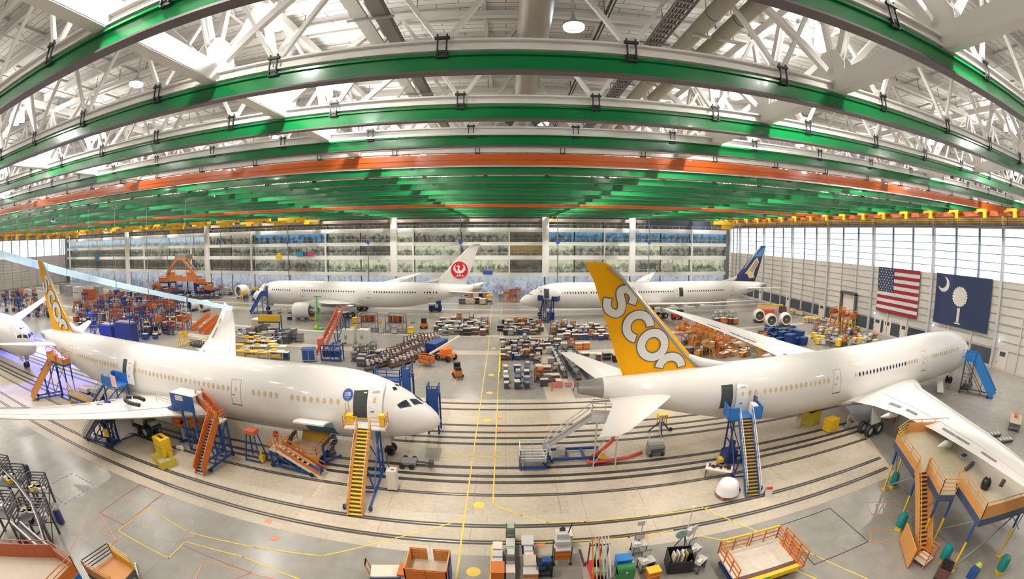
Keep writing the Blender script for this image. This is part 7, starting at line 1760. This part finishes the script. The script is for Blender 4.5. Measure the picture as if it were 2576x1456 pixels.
for k in range(25):
    a = math.radians(60 - 290 * k / 24 + 0); 
    out.append((-.04, c0[0] - 1.35 * math.cos(math.radians(75 - 230 * k / 24)), c0[1] + 1.35 * math.sin(math.radians(75 - 230 * k / 24))))
    inn.append((-.04, c0[0] + .38 - 1.08 * math.cos(math.radians(62 - 204 * k / 24)), c0[1] + .33 + 1.08 * math.sin(math.radians(62 - 204 * k / 24))))
q = MB(); q.strip(out, inn); q.build('crescent', FW, t)
pc_ = ((Y0 + Y1) / 2 + .55, Z0 + 5.15)
pts = []
for k in range(44):
    a = 2 * PI * k / 44; r = (1.85 if k % 2 == 0 else 1.6) * (1 if math.sin(a) > -.6 else .95)
    pts.append((-.04, pc_[0] - r * math.cos(a), pc_[1] + r * math.sin(a)))
q = MB(); q.add(pts, [tuple(range(44))]); q.build('palm_crown', FW, t)
q = MB(); q.add([(-.045, pc_[0] + .34, pc_[1] - 1.9), (-.045, pc_[0] - .34, pc_[1] - 1.9), (-.045, pc_[0] - .27, pc_[1] - 4.4), (-.045, pc_[0] + .27, pc_[1] - 4.4)], [(0, 1, 2, 3)]); q.build('palm_trunk', FW, t)
q = MB(); q.add([(-.045, pc_[0] + .85, pc_[1] - 4.65), (-.045, pc_[0] + .4, pc_[1] - 4.3), (-.045, pc_[0] - .4, pc_[1] - 4.3), (-.045, pc_[0] - .85, pc_[1] - 4.65)], [(0, 1, 2, 3)]); q.build('palm_base', FW, t)
for j, (px, py) in enumerate(((2208, 787), (2355, 818), (2522, 857))):
    d = _ray(px, py); tt = (XR - .7) / d[0]; t = thing('wall_lamp', 'small bright lamp on a right wall column, %s from the back' % ORD[j], 'lamp', (XR - .7, d[1] * tt, H + d[2] * tt))
    q = MB(); q.lathe([(.001, -.16), (.16, -.1), (.2, .1), (.1, .2), (.001, .22)], n=12); q.build('bulb', BULB2, t, True); MB().bx(.1, .7, -.06, .06, -.05, .05).build('arm', DGREY, t)
# ------------------------------------------------------------------ the third airliner of the front line, added blue light, reflection streak built as a strip
planeF, _b = airliner('airliner', 'white airliner at the left edge behind the left tail, tinted by the added blue lamp', -70.6, 32.5, 1, 60.0, 'plain', windows=[], doors=[], cockpit=True, wing_dx=3.0)
t = thing('added_flood_lamp', 'added blue flood lamp under a crane beam, tinting the left edge', 'lamp', (-88, 48.14, 12.6))  # added lamp, its blue stands in for a reflection in glass
MB().bar((0, 0, 11.3), (0, 0, 11.6), .25).build('bracket', DGREY, t)
q = MB(); q.bx(-.6, .6, -.5, .5, 11, 11.4); q.build('housing', DGREY, t); q = MB(); q.bx(-.5, .5, -.4, .4, 10.96, 11.0); q.build('added_lens', mat('added_blue_lens', (.05, .1, 1), .3, emit=8, ecol=(.1, .15, 1)), t)
a = bpy.data.lights.new('added_flood_light', 'AREA'); a.shape = 'SQUARE'; a.size = 1.2; a.energy = 26000; a.spread = math.radians(100); a.color = (.06, .09, 1.0); o = bpy.data.objects.new('added_flood_light', a); COL.objects.link(o); o.parent = t; o.location = (0, 0, 10.9); o.rotation_euler = (math.radians(-18), math.radians(-8), 0); KIDS.setdefault(t.name, []).append(o)
for nm, (px, py, d_) in {'near': (200, 935, 0)}.items(): pass
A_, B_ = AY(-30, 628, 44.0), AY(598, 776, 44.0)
t = thing('reflection_streak', 'long pale cyan reflection streak built as a slanting strip over the left airliner tail', 'reflection streak', (0, 44, 0))  # glass reflection streak, built as a glowing strip on added wires
STRIP = mat('streak_glow', (.62, .82, .88), .4, emit=.3, ecol=(.66, .90, 1.0)); STRIP.node_tree.nodes['Principled BSDF'].inputs['Alpha'].default_value = .86; STRIP.cycles.emission_sampling = 'NONE'
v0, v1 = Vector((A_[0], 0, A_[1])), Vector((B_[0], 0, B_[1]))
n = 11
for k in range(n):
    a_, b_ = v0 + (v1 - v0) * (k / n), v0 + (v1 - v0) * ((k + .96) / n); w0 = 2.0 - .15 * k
    MB().bar(a_, b_, .12, w0).build('streak_panel', STRIP, t)
    MB().bar(a_, (a_.x, 0, 29.7), .03).build('added_wire', LGREY, t)
